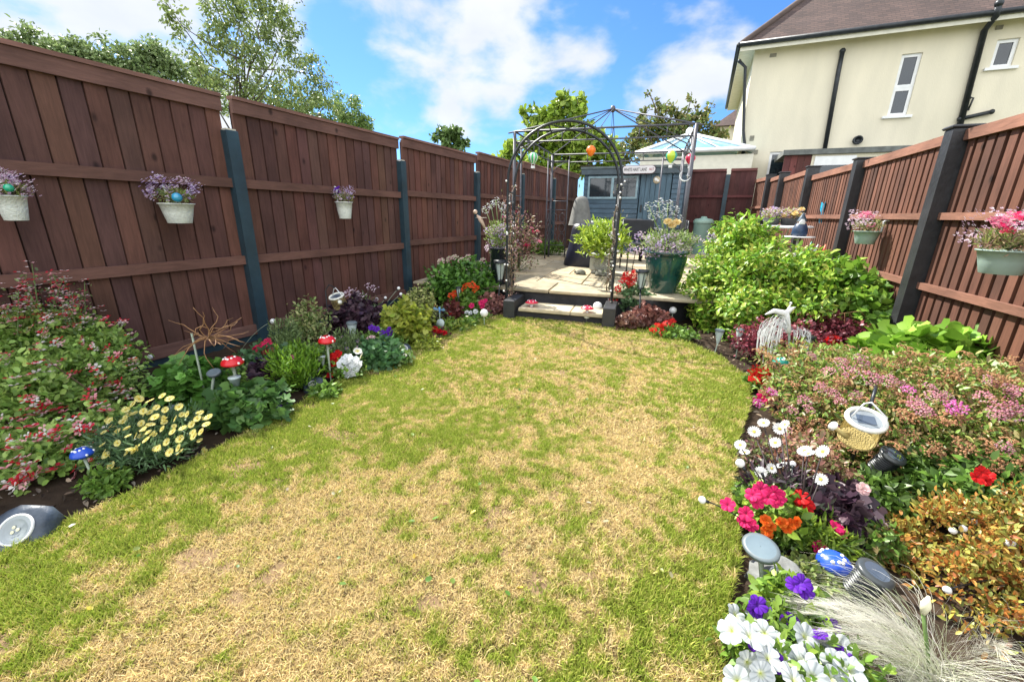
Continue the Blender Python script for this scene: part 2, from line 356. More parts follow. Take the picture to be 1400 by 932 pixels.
for (u, v, wid, amp) in ((620, 70, .17, .42), (560, 30, .13, .30), (700, 110, .17, .34), (800, 60, .10, .36), (690, 170, .2, .16), (215, 40, .16, .46), (90, 20, .13, .34), (330, 10, .12, .3), (925, 120, .10, .40), (990, 120, .1, .3), (480, 150, .2, .12), (860, 200, .3, .12), (-3, -3, .9, .6), (-4, -4, .8, .6), (-5, -5, .6, .5), (-6, -6, .6, .5)):  # negative entries: unseen cloud banks, mostly behind the camera, added for fill light
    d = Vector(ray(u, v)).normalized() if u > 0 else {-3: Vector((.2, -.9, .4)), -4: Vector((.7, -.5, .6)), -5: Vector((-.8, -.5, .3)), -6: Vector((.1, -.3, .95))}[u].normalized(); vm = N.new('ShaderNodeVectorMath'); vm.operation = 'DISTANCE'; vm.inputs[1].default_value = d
    nrmv = N.new('ShaderNodeVectorMath'); nrmv.operation = 'NORMALIZE'; L.new(tc.outputs['Generated'], nrmv.inputs[0]); L.new(nrmv.outputs[0], vm.inputs[0])
    r = N.new('ShaderNodeMapRange'); r.interpolation_type = 'SMOOTHSTEP'; r.inputs[1].default_value = 0; r.inputs[2].default_value = wid*2.1; r.inputs[3].default_value = amp; r.inputs[4].default_value = 0
    L.new(vm.outputs['Value'], r.inputs[0])
    if acc is None: acc = r.outputs[0]
    else:
        a = N.new('ShaderNodeMath'); a.operation = 'MAXIMUM'; L.new(acc, a.inputs[0]); L.new(r.outputs[0], a.inputs[1]); acc = a.outputs[0]
ad = N.new('ShaderNodeMath'); ad.operation = 'ADD'; L.new(acc, ad.inputs[0]); L.new(nz.outputs['Fac'], ad.inputs[1])
rm = N.new('ShaderNodeMapRange'); rm.interpolation_type = 'SMOOTHSTEP'; rm.inputs[1].default_value = .67; rm.inputs[2].default_value = .90; rm.inputs[3].default_value = 0; rm.inputs[4].default_value = .93
L.new(ad.outputs[0], rm.inputs[0])
nz2 = N.new('ShaderNodeTexNoise'); nz2.inputs['Scale'].default_value = 9; nz2.inputs['Detail'].default_value = 6; L.new(mp.outputs[0], nz2.inputs['Vector'])
cr = N.new('ShaderNodeValToRGB'); cr.color_ramp.elements[0].position = .3; cr.color_ramp.elements[1].position = .65
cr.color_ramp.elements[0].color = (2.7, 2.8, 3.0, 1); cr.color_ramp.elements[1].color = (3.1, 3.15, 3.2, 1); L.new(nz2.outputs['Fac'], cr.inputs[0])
tint = N.new('ShaderNodeMix'); tint.data_type = 'RGBA'; tint.blend_type = 'MULTIPLY'; tint.inputs[0].default_value = 1; tint.inputs['B'].default_value = (.235, .385, .60, 1)
L.new(sky.outputs[0], tint.inputs['A'])
mx = N.new('ShaderNodeMix'); mx.data_type = 'RGBA'; L.new(rm.outputs[0], mx.inputs[0]); L.new(tint.outputs['Result'], mx.inputs['A'])
# unseen clouds behind the camera are boosted in brightness as added fill light
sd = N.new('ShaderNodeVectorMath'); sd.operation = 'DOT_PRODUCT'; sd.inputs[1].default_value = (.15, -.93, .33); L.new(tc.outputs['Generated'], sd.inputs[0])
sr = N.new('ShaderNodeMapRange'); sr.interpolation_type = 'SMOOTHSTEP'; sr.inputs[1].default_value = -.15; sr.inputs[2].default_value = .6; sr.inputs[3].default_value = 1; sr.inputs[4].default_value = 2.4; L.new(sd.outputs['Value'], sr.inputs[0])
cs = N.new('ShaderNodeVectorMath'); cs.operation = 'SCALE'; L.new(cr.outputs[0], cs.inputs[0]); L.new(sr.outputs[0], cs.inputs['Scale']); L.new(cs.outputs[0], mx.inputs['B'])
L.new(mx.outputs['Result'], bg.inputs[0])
vs = sc.view_settings; vs.view_transform = 'Standard'; vs.look = 'None'; vs.gamma = 1; vs.exposure = 1.16; vs.use_curve_mapping = False
sc.render.engine = 'CYCLES'; sc.cycles.max_bounces = 6
# ================================================================== ground, soil, lawn
M_EARTH = P('earth', (.09, .10, .04), .95, var=.4, scale=.5)
tag(MB().add([(-150, -60, -.06), (150, -60, -.06), (150, 300, -.06), (-150, 300, -.06)], [(0, 1, 2, 3)]).build('ground', M_EARTH), kind='structure')
# dark bed soil with crumbs
nx, ny = 300, 330
X, Y = np.meshgrid(np.linspace(-3.72, 2.6, nx), np.linspace(-1.2, 5.6, ny), indexing='ij')
Z = .018*fbm(X*9, Y*9)+.02*fbm(X*31, Y*31, 3)-.02
idx = np.arange(nx*ny).reshape(nx, ny); Q = np.stack([idx[:-1, :-1], idx[1:, :-1], idx[1:, 1:], idx[:-1, 1:]], -1).reshape(-1, 4)
V = np.stack([X, Y, Z], -1).reshape(-1, 3); t = fbm(V[:, 0]*14, V[:, 1]*14)[:, None]
C = np.array((.020, .014, .010))*(1-t)+np.array((.065, .045, .03))*t
tag(npmesh('soil', V, Q, C, M_TURF, origin=(0, 0, 0)), kind='structure')
LAWN_PX = [(-10, 775), (40, 745), (90, 722), (180, 682), (290, 625), (400, 563), (500, 507), (600, 457), (650, 442), (690, 434), (712, 434), (770, 438), (832, 443), (880, 456), (930, 469), (985, 492), (1018, 520), (1026, 555), (1008, 610), (1000, 670), (1006, 720), (1012, 765), (1000, 820), (984, 880), (992, 940)]
lawn = [tuple(G(*p)[:2]) for p in LAWN_PX]; lawn = lawn+[(.25, .3), (.3, -1.2), (-2.0, -1.2), (-1.98, -.2)]
def inside(px, py, poly):
    r = np.zeros(len(px), bool); n = len(poly); j = n-1
    for i in range(n):
        xi, yi = poly[i]; xj, yj = poly[j]
        c = ((yi > py) != (yj > py)) & (px < (xj-xi)*(py-yi)/((yj-yi) or 1e-9)+xi); r ^= c; j = i
    return r
# how dry the turf is, 0 lush .. 1 straw
def gs(u, v, ru, a):
    g = G(u, v); return (g[0], g[1], m_px(g, ru), a)
SPOTS = [gs(*q) for q in ((620, 605, 70, -.5), (560, 545, 90, -.45), (690, 455, 60, -.35), (640, 480, 70, -.3), (975, 540, 60, -.6), (985, 580, 40, -.45), (690, 680, 45, -.35), (815, 500, 25, -.2), (500, 640, 60, -.3), (310, 690, 60, -.15), (60, 830, 110, -.5), (420, 600, 110, -.5), (520, 520, 90, -.45), (850, 760, 80, -.12), (900, 900, 130, -.25), (960, 800, 70, -.35),
    (940, 640, 30, -.1), (740, 655, 30, -.2), (590, 700, 60, .25), (760, 480, 90, .3), (870, 580, 130, .35), (800, 620, 110, .3), (480, 720, 120, .3), (280, 800, 120, .35), (480, 860, 140, .3), (700, 800, 120, .3), (860, 480, 60, .15), (150, 900, 90, .25))]
lawn_a = np.array(lawn)
def edge_dist(x, y):
    dmin = np.full(len(x), 9.)
    for i in range(len(lawn)-1):
        a = lawn_a[i]; b = lawn_a[i+1]; ab = b-a; t = np.clip(((x-a[0])*ab[0]+(y-a[1])*ab[1])/(ab@ab+1e-9), 0, 1)
        dmin = np.minimum(dmin, np.hypot(x-a[0]-t*ab[0], y-a[1]-t*ab[1]))
    return dmin
def dryness(x, y):
    d = .50+.8*(fbm(x*1.6+3, y*1.6, 3)-.5)+1.5*(fbm(x*7, y*7+9, 3)-.5)+2.3*(fbm(x*26, y*26, 2)-.5)
    for cx, cy, r, a in SPOTS: d += a*.75*np.exp(-((x-cx)**2+(y-cy)**2)/(r*r))
    e = edge_dist(x, y); d -= .50*np.exp(-e/.20); return np.clip(d, 0, 1)
G_LUSH = np.array((.31, .41, .05)); G_MID = np.array((.57, .56, .13)); G_STRAW = np.array((.80, .63, .31)); G_BROWN = np.array((.34, .22, .09))
def turfcol(d, j):
    d = np.clip(d+j, 0, 1)[:, None]; a = np.clip(d/.45, 0, 1); b = np.clip((d-.45)/.3, 0, 1)
    return (G_LUSH*(1-a)+G_MID*a)*(1-b)+G_STRAW*b
st = .022; X, Y = np.meshgrid(np.arange(-2.9, .8, st), np.arange(-1.2, 5.2, st), indexing='ij'); nx, ny = X.shape
def turf_z(x, y): return .018+.008*fbm(x*2.5, y*2.5, 2)+.005*fbm(x*24, y*24, 2)
Z = turf_z(X, Y)
idx = np.arange(nx*ny).reshape(nx, ny); Q = np.stack([idx[:-1, :-1], idx[1:, :-1], idx[1:, 1:], idx[:-1, 1:]], -1).reshape(-1, 4)
V = np.stack([X, Y, Z], -1).reshape(-1, 3); qc = V[Q].mean(1); Q = Q[inside(qc[:, 0], qc[:, 1], lawn)]
used = np.unique(Q); remap = np.zeros(len(V), int); remap[used] = np.arange(len(used)); V = V[used]; Q = remap[Q]
d = dryness(V[:, 0], V[:, 1]); tcol = turfcol(d, .3*(rs.rand(len(d))-.5))*(.09+.34*rs.rand(len(d), 1)**1.3)*np.array((1, .92, .85))
bare = (fbm(V[:, 0]*5+40, V[:, 1]*5, 3) > .74)[:, None]; tcol = np.where(bare, np.array((.20, .135, .075)), tcol)
e = edge_dist(V[:, 0], V[:, 1]); V[:, 2] -= np.where(e < .02, .03, 0)
tag(npmesh('lawn', V, Q, tcol, M_TURF, origin=(0, 0, 0)), kind='structure')
# grass blades
def blades(n, ylo, yhi, wmul, hmul, thin):
    x = rs.uniform(-2.9, .75, n); y = rs.uniform(ylo, yhi, n); k = inside(x, y, lawn); x, y = x[k], y[k]
    vis = ((np.stack([x, y, 0*x], 1)-np.array([0, 0, H]))@fw) > .55; x, y = x[vis], y[vis]
    nb = fbm(x*5+40, y*5, 3); keep = (nb < .74) | (rs.rand(len(x)) < .25); x, y = x[keep], y[keep]; n = len(x)
    d = dryness(x, y); dist = np.sqrt(x*x+y*y+H*H)
    e = edge_dist(x, y)
    h = (.010+.010*rs.rand(n))*(1.15-.35*d)*hmul*(1+.55*np.exp(-e/.05)); wd = (.0013+.0008*dist)*wmul
    a = rs.rand(n)*2*PI; lean = h*(.35+1.1*rs.rand(n)**1.3*(.6+.8*d))
    cl = fbm(x*16, y*16, 2)*2*PI*2; dx = np.cos(a+cl*.4)*lean; dy = np.sin(a+cl*.4)*lean
    z0 = turf_z(x, y)-.003; b = rs.rand(n)*2*PI; sx = np.cos(b)*wd*.5; sy = np.sin(b)*wd*.5
    p0 = np.stack([x-sx, y-sy, z0], 1); p1 = np.stack([x+sx, y+sy, z0], 1)
    m0 = np.stack([x+dx*.4-sx*.8, y+dy*.4-sy*.8, z0+h*.6], 1); m1 = np.stack([x+dx*.4+sx*.8, y+dy*.4+sy*.8, z0+h*.6], 1); tp = np.stack([x+dx, y+dy, z0+h], 1)
    V = np.stack([p0, p1, m1, m0, tp], 1).reshape(-1, 3); Q = np.array([(0, 1, 2), (0, 2, 3), (3, 2, 4)]); Fc = (Q[None]+(np.arange(n)*5)[:, None, None]).reshape(-1, 3)
    j = 1.05*(rs.rand(n)-.5); c = turfcol(d, j); br = rs.rand(n) < .10*d; c[br] = G_BROWN; c = c*(.52+.70*rs.rand(n, 1)); return V, Fc, np.repeat(c, 5, 0)
parts = [blades(540000, .1, 2.0, 1, 1, 1), blades(290000, 1.6, 3.4, 1.1, 1.1, 1), blades(170000, 3.0, 5.0, 1.15, 1.25, 1)]
o = 0; VV = []; FF = []; CC = []
for V, Fc, C in parts: VV.append(V); FF.append(Fc+o); CC.append(C); o += len(V)
tag(npmesh('grass', np.concatenate(VV), np.concatenate(FF), np.clip(np.concatenate(CC), 0, 1), M_GRASS, origin=(0, 0, 0)), 'short patchy grass of the lawn, green at the rim and scorched straw-yellow in the middle', 'grass', kind='stuff')
# bark crumbs and small stones on the beds
n = 5200; x = rs.uniform(-3.6, 2.0, n); y = rs.uniform(.2, 5.0, n); k = ~inside(x, y, lawn) & (edge_dist(x, y) < .5); x, y = x[k], y[k]; n = len(x)
V, Fc, C = leaves(np.stack([x, y, .012+.01*rs.rand(n)], 1), rs.randn(n, 3)*np.array((1, 1, .25)), nrm(np.array((0, 0, 1.))+.5*rs.randn(n, 3)), .015+.03*rs.rand(n), .008+.012*rs.rand(n), pal(n, [(.10, .07, .05), (.22, .17, .12), (.05, .035, .025), (.3, .27, .22)]), 'leaf')
tag(npmesh('bark_crumbs', V, Fc, C, M_TURF, origin=(0, 0, 0)), 'loose bark crumbs and dry bits scattered over the dark bed soil', 'mulch', kind='stuff')
n = 260; x = rs.uniform(-2.8, .5, n); y = rs.uniform(.2, 4.6, n); k = inside(x, y, lawn); x, y = x[k], y[k]; n = len(x)
V, Fc, C = leaves(np.stack([x, y, turf_z(x, y)+.010+.006*rs.rand(n)], 1), rs.randn(n, 3)*np.array((1, 1, .2)), nrm(np.array((0, 0, 1.))+.4*rs.randn(n, 3)), .012+.016*rs.rand(n), .008+.010*rs.rand(n), pal(n, [(.13, .25, .03), (.09, .2, .03), (.55, .45, .05), (.25, .13, .06), (.5, .42, .3), (.12, .24, .04)]), 'round')
tag(npmesh('lawn_litter', V, Fc, C, M_LEAF, origin=(0, 0, 0)), 'tiny weeds, yellow specks and fallen bits lying in the lawn', 'litter', kind='stuff')
# ================================================================== patio
A0 = G(715, 394, .3); A1 = G(833, 402, .3); ex = (A1-A0)/np.linalg.norm(A1-A0); ey = np.array((-ex[1], ex[0], 0)); ang = math.atan2(ex[1], ex[0])
def L2W(a, b): return A0[:2]+ex[:2]*a+ey[:2]*b
def W2L(x, y): q = np.array((x-A0[0], y-A0[1])); return q@ex[:2], q@ey[:2]
pat = [(-3.5, 5.15), (-3.0, 4.62), (-2.5, 4.66), tuple(L2W(0, 0)), tuple(L2W(1.03, 0)), tuple(L2W(1.2, .02)), tuple(G(890, 408, .3)[:2]), tuple(G(938, 404, .3)[:2]), (.35, 5.7), (1.0, 6.6), (1.35, 8.5), (1.05, 12.45), (-3.4, 12.45)]
patn = np.array(pat)
tag(MB().prism([tuple(np.array(p)+np.array((0, .03))) for p in pat], -.05, .262).build('patio_base', P('dark_block', (.03, .03, .034), .8, var=.4, scale=7, bump=.6, bscale=25)), kind='structure')
mb = MB(); occ = {}; cell = .3; R_ = random.Random(5)
for j in range(0, 28):
    for i in range(-8, 12):
        if (i, j) in occ: continue
        opts = [(2, 2), (3, 2), (2, 1), (1, 2), (2, 3), (1, 1)]; R_.shuffle(opts)
        if j == 0: opts = [(3, 2), (2, 2), (3, 1), (2, 1), (1, 1)]; R_.shuffle(opts[:2])
        for (wi, hj) in opts+[(1, 1)]:
            cells = [(i+a, j+b) for a in range(wi) for b in range(hj)]
            if all(c not in occ for c in cells): break
        for c in cells: occ[c] = 1
        x0, x1 = i*cell+.02, (i+wi)*cell+.02; y0, y1 = j*cell, (j+hj)*cell; c = L2W((x0+x1)/2, (y0+y1)/2)
        if not inside(np.array([c[0]]), np.array([c[1]]), pat)[0]: continue
        y0 = y0-(.03 if j == 0 else 0)
        base = R_.choice([(.56, .47, .31), (.50, .43, .30), (.60, .52, .36), (.47, .40, .27), (.58, .47, .30)]); f = R_.uniform(.70, .96); mb.col = tuple(min(1, q*f) for q in base)
        dz = R_.uniform(-.003, .003); g = .007
        loc = L2W(0, 0); mb.at((loc[0], loc[1], 0), (0, 0, ang)); mb.box((x0+g, y0+g, .264), (x1-g, y1-g, .300+dz), .006)
M_SLAB = colmat('sandstone_slab', .8, 0, .2, .5)
nt = M_SLAB.node_tree; b = nt.nodes['Principled BSDF']; a = [q for q in nt.nodes if q.type == 'ATTRIBUTE'][0]; n_ = nt.nodes.new('ShaderNodeTexNoise'); n_.inputs['Scale'].default_value = 7; n_.inputs['Detail'].default_value = 6
tcn = nt.nodes.new('ShaderNodeTexCoord'); nt.links.new(tcn.outputs['Object'], n_.inputs['Vector']); r_ = nt.nodes.new('ShaderNodeMapRange'); r_.inputs[1].default_value = .3; r_.inputs[2].default_value = .7; r_.inputs[3].default_value = .68; r_.inputs[4].default_value = 1.12
nt.links.new(n_.outputs['Fac'], r_.inputs[0]); s_ = nt.nodes.new('ShaderNodeVectorMath'); s_.operation = 'SCALE'; nt.links.new(a.outputs['Color'], s_.inputs[0]); nt.links.new(r_.outputs[0], s_.inputs['Scale']); nt.links.new(s_.outputs[0], b.inputs['Base Color'])
tag(mb.build('patio', M_SLAB), kind='structure')
# step in front
mb = MB(); mb.at((A0[0], A0[1], 0), (0, 0, ang))
mb.box((-.02, -.36, -.03), (1.05, -.02, .105)); o = mb.build('step_base', MATS['dark_block']); tag(o, kind='structure')
mb = MB(); mb.at((A0[0], A0[1], 0), (0, 0, ang)); mb.col = (.56, .48, .33); mb.box((.06, -.40, .108), (.64, -.035, .15), .006); mb.col = (.50, .43, .30); mb.box((.65, -.40, .108), (.99, -.035, .15), .006)
tag(mb.build('step', M_SLAB), kind='structure')
for k, (xa, lab) in enumerate(((-.10, 'black painted sleeper block at the left side of the patio step'), (.995, 'black painted sleeper block at the right side of the patio step'))):
    c = L2W(xa+.05, -.2); mb = MB(); mb.at((A0[0], A0[1], 0), (0, 0, ang)); mb.box((xa, -.46, -.02), (xa+.13, -.035, .235), .008)
    tag(mb.build('sleeper', M_POSTBLACK, origin=(c[0], c[1], 0)), lab, 'sleeper', 'sleepers beside the step')
# ================================================================== fences
def boards(mb, p0, p1, z0, z1, bw, cols, side, thick=.018, lap=.0, seed=1, vf=(.84, 1.14)):
    """vertical boards along p0->p1; side = unit normal towards the garden"""
    R_ = random.Random(seed); p0 = np.array(p0, float); p1 = np.array(p1, float); d = p1-p0; Ln = np.linalg.norm(d); d /= Ln; n = max(1, int(round(Ln/bw))); w = Ln/n; s = np.array(side, float)
    for i in range(n):
        f = R_.uniform(*vf); c = cols[R_.randrange(len(cols))]; mb.col = tuple(q*f*R_.uniform(.95, 1.05) for q in c)
        a = p0+d*(i*w+.003); b = p0+d*((i+1)*w+lap-.001); o0 = s*.004; o1 = s*thick
        dz = R_.uniform(-.004, .004)
        vs = []
        for z in (z0+dz, z1+dz*.5):
            vs += [(*(a+o0*0-s*.006), z), (*(b-s*.006+(s*.006 if lap else 0)), z), (*(b+s*.006+(s*.004 if lap else 0)), z), (*(a+o1), z)]
        mb.mat(Matrix()).add(vs, [(0, 1, 2, 3), (7, 6, 5, 4), (0, 4, 5, 1), (1, 5, 6, 2), (2, 6, 7, 3), (3, 7, 4, 0)])
def beam(mb, p0, p1, s, o, z, w, h):
    """horizontal beam from p0 to p1, o = offset from the fence face, w thick, h high"""
    p0 = np.array(p0, float); p1 = np.array(p1, float); s = np.array(s, float); vs = []
    for p in (p0, p1):
        for a, b in ((o, z-h/2), (o+w, z-h/2), (o+w, z+h/2), (o, z+h/2)): vs.append((*(p+s*a), b))
    mb.mat(Matrix()).add(vs, [(0, 1, 2, 3), (7, 6, 5, 4), (0, 4, 5, 1), (1, 5, 6, 2), (2, 6, 7, 3), (3, 7, 4, 0)])
RED = [(.110, .052, .040), (.102, .049, .041), (.124, .058, .043), (.096, .048, .041), (.130, .056, .041)]
LFX = lambda y: -3.71+.022*y
lf = thing('garden_fence', (LFX(2.5), 2.5, 0), 'tall dark reddish-brown board fence with blue-black posts along the left flower bed', 'fence', 'fences round the garden')
sL = (1., -.02)
lp_y = [-1.9, .22, 2.44, 4.55, 6.45, 8.3, 10.2, 12.3]; ztop = [2.03, 2.03, 2.035, 2.07, 2.13, 2.19, 2.27, 2.36]; zoff = [0, 0, 0, .03, .09, .15, .22, .30]
for i in range(len(lp_y)-1):
    ya, yb = lp_y[i]+.06, lp_y[i+1]-.03
    pa, pb = (LFX(ya), ya), (LFX(yb), yb); z0 = .06+zoff[i]*.9; zt = ztop[i]-.055
    mb = MB(); boards(mb, pa, pb, z0+.02, zt, .118, RED, sL, lap=-.004, seed=i+3); mb.col = (.02, .012, .012); beam(mb, pa, pb, sL, -.016, (z0+zt)/2, .006, zt-z0-.04); fp = mb.build('fence_panel', M_WOOD, lf)  # near-black backing sheet paints shadow into the joints between boards
    for zr in (.73+zoff[i], 1.36+zoff[i]*.95):
        mb = MB(); f = random.uniform(.8, 1.1); mb.col = (.150*f, .076*f, .058*f); beam(mb, pa, pb, sL, .0185, zr, .035, .072); mb.build('rail', M_RAILX, fp)
    mb = MB(); mb.col = (.145, .076, .060); beam(mb, pa, pb, sL, .012, zt-.03, .030, .098); mb.col = (.22, .115, .09); beam(mb, pa, pb, sL, -.02, zt+.034, .075, .026); mb.build('capping', M_RAILX, fp)
    mb = MB(); mb.col = (.15, .08, .065); beam(mb, pa, pb, sL, .0185, z0+.045, .03, .09); mb.build('bottom_rail', M_RAILX, fp)
    mb = MB(); beam(mb, (LFX(ya-.02), ya-.02), (LFX(yb), yb), sL, -.02, z0-.09 if i < 4 else .2, .05, .19); mb.build('gravel_board', M_POSTBLUE, lf)
    if i:
        y = lp_y[i]; zc = ztop[i-1]-.27 if i < 5 else ztop[i-1]-.2
        mb = MB(); mb.at((LFX(y)+.005, y, 0)); mb.box((-.05, -.055, -.05), (.075, .045, zc), .006); po = mb.build('fence_post', M_POSTBLUE, lf)
        mb = MB(); mb.at((LFX(y)+.005, y, 0)); mb.box((-.04, -.045, zc), (.065, .035, zc+.012)); mb.build('post_top', P('bare_post_top', (.55, .52, .42), .8), po)
REDR = [(.128, .055, .035), (.112, .049, .032), (.148, .066, .042), (.100, .046, .031), (.135, .057, .035)]
rf = thing('garden_fence', (1.7, 4.4, 0), 'sunlit reddish-brown fence of narrow spaced boards with black posts along the right side', 'fence', 'fences round the garden')
RP = [(2.05, .55), (1.9, 2.45), (1.70, 4.45), (1.63, 6.38), (1.50, 8.35), (1.37, 10.2), (1.27, 11.4), (1.06, 12.5)]
rz = [1.76, 1.76, 1.765, 1.775, 1.89, 1.97, 2.03, 2.33]; ro = [0, 0, 0, 0, .1, .18, .24, .4]
for i in range(len(RP)-1):
    a, b = np.array(RP[i]), np.array(RP[i+1]); d = (b-a)/np.linalg.norm(b-a); s = np.array((-d[1], d[0])); a = a+d*.06; b = b-d*.06; zt = rz[i]
    zt1 = rz[i] if i < 6 else 2.36
    mb = MB(); boards(mb, a, b, .12+ro[i], zt-.03, .052, [(q[0]*.10, q[1]*.10, q[2]*.10) for q in REDR], s, thick=.004, seed=i+40)
    # raised slats with dark gaps between
    R_ = random.Random(i+9); Ln = np.linalg.norm(b-a); n = int(Ln/.096)
    for k in range(n):
        q = Ln/n; f = R_.uniform(.75, 1.2); c = R_.choice(REDR); mb.col = tuple(x*f for x in c); p = a+d*(k*q+.012); p2 = p+d*(q-.031)
        beam(mb, p, p2, s, .0045, (.12+ro[i]+zt-.03)/2, .017+R_.uniform(0, .004), zt-.15-ro[i]+R_.uniform(-.01, .01))
    fp = mb.build('fence_panel', M_WOOD, rf)
    for zr in (.655+ro[i], 1.19+ro[i]*.9):
        mb = MB(); f = random.uniform(.9, 1.1); mb.col = (.22*f, .105*f, .070*f); beam(mb, a, b, s, .0265, zr, .034, .052); mb.build('rail', M_RAILX, fp)
    mb = MB(); mb.col = (.25, .12, .08); beam(mb, a, b, s, .0, zt+.0, .05, .075); mb.build('capping', M_RAILX, fp)
    mb = MB(); beam(mb, a, b, s, -.02, .02+ro[i]*.5, .05, .19+ro[i]); mb.build('gravel_board', M_POSTBLACK, rf)
for i in range(1, len(RP)-1):
    a = np.array(RP[i]); d = np.array(RP[i+1])-a; th = math.atan2(d[1], d[0]); zt = rz[i]+.045
    mb = MB(); mb.at((a[0], a[1], 0), (0, 0, th)); mb.box((-.06, -.045, -.05), (.06, .115, zt), .006); po = mb.build('fence_post', M_POSTBLACK, rf)
    mb = MB(); mb.at((a[0], a[1], 0), (0, 0, th)); mb.box((-.075, -.06, zt), (.075, .13, zt+.022), .008); mb.build('post_cap', M_POSTBLACK, po)
bf = thing('garden_fence', (0, 12.55, .3), 'deep red-brown shaded fence closing the far end between the blue shed and the right fence', 'fence', 'fences round the garden')
for (xa, xb, sd) in ((-.75, .36, 3), (.46, 1.04, 4)):
    mb = MB(); boards(mb, (xa, 12.5), (xb, 12.5), .4, 2.28, .12, [(.085, .032, .030), (.07, .027, .026)], (0, -1.), lap=.01, seed=sd); fp = mb.build('fence_panel', M_WOOD, bf)
    for zr in (1.05, 1.68): mb = MB(); mb.col = (.12, .04, .04); beam(mb, (xa, 12.5), (xb, 12.5), (0, -1.), .019, zr, .035, .06); mb.build('rail', M_RAILX, fp)
    mb = MB(); mb.col = (.13, .05, .045); beam(mb, (xa, 12.5), (xb, 12.5), (0, -1.), -.01, 2.31, .06, .06); mb.build('capping', M_RAILX, fp)
mb = MB(); mb.box((.36, 12.42, .25), (.46, 12.54, 2.2), .005); mb.build('fence_post', M_POSTBLUE, bf)
# ================================================================== shed
SY = 11.0; c0 = AY(800, 232, SY); c1 = AY(940, 222, SY); sx0, sx1 = c0[0]-.0, c1[0]; szt = c0[2]
sh = thing('garden_shed', ((sx0+sx1)/2, SY, .3), 'blue-grey painted timber shed with wide window at the end of the patio', 'shed')
M_SHED = P('blue_shed_paint', (.050, .095, .135), .6, var=.28, scale=4, bump=.4, bscale=24, stretch=(1, 1, 4)); M_SHED2 = P('blue_door_paint', (.056, .108, .148), .6, var=.25, scale=4, bump=.4, bscale=24, stretch=(4, 4, 1))
winx0, winx1 = AY(804, 260, SY)[0], AY(872, 260, SY)[0]; wz1, wz0 = AY(840, 241, SY)[2], AY(840, 272, SY)[2]; dx0, dx1 = AY(875, 260, SY)[0], AY(917, 260, SY)[0]
mb = MB(); z = .3; k = 0
while z < szt-.02:
    h = .115; z1 = min(z+h, szt)
    segs = [(sx0, dx0-.02), (dx1+.02, sx1)]
    if z1 > wz0-.01 and z < wz1+.01:
        segs = [(sx0, winx0), (winx1, dx0-.02), (dx1+.02, sx1)]
        if z < wz0: mb.box((winx0, SY-.022, z), (winx1, SY+.01, wz0))
        if z1 > wz1: mb.box((winx0, SY-.022, wz1), (winx1, SY+.01, z1))
    for xa, xb in segs: mb.add([(xa, SY-.028, z), (xb, SY-.028, z), (xb, SY-.010, z1), (xa, SY-.010, z1), (xa, SY+.01, z), (xb, SY+.01, z), (xb, SY+.01, z1), (xa, SY+.01, z1)], [(0, 1, 2, 3), (4, 7, 6, 5), (0, 4, 5, 1), (3, 2, 6, 7), (0, 3, 7, 4), (1, 5, 6, 2)])
    z += h
mb.box((sx0, SY+.011, .3), (sx0+.03, SY+1.45, szt)); mb.box((sx1-.03, SY+.011, .3), (sx1, SY+1.45, szt)); mb.box((sx0, SY+1.42, .3), (sx1, SY+1.45, szt))
mb.build('wall', M_SHED, sh)
mb = MB(); nb = 6
for i in range(nb): a = dx0+(dx1-dx0)*i/nb; mb.box((a+.004, SY-.03, .34), (a+(dx1-dx0)/nb-.004, SY-.004, szt-.12), .003)
dr = mb.build('door', M_SHED2, sh); mb = MB(); 
mb = MB(); mb.box((dx0+.05, SY-.05, 1.25), (dx0+.09, SY-.031, 1.42), .004); mb.build('handle', M_BLACK, dr)
mb = MB(); t_ = .045
for b_ in (((winx0, wz0), (winx1, wz0+t_)), ((winx0, wz1-t_), (winx1, wz1)), ((winx0, wz0+t_), (winx0+t_, wz1-t_)), ((winx1-t_, wz0+t_), (winx1, wz1-t_)), (((winx0+winx1)/2-.03, wz0+t_), ((winx0+winx1)/2+.03, wz1-t_))):
    mb.box((b_[0][0], SY-.045, b_[0][1]), (b_[1][0], SY-.012, b_[1][1]))
wd = mb.build('window', P('pale_blue_frame', (.22, .33, .37), .5), sh); mb = MB(); mb.box((winx0+.01, SY-.01, wz0+.01), (winx1-.01, SY-.004, wz1-.01)); mb.build('pane', M_GLASS, wd)
mb = MB(); mb.add([(sx0-.08, SY-.12, szt-.0), (sx1+.08, SY-.12, szt-.0), (sx1+.08, SY+1.55, szt+.10), (sx0-.08, SY+1.55, szt+.10), (sx0-.08, SY-.12, szt+.05), (sx1+.08, SY-.12, szt+.05), (sx1+.08, SY+1.55, szt+.15), (sx0-.08, SY+1.55, szt+.15)], [(0, 3, 2, 1), (4, 5, 6, 7), (0, 1, 5, 4), (1, 2, 6, 5), (2, 3, 7, 6), (3, 0, 4, 7)])
mb.build('roof', P('roof_felt', (.10, .125, .125), .9, var=.35, scale=5, bump=.5), sh)
mb = MB(); mb.box((sx0-.06, SY-.10, szt-.13), (sx1+.06, SY-.06, szt-.003)); mb.build('fascia', P('dark_fascia', (.06, .085, .10), .7), sh)
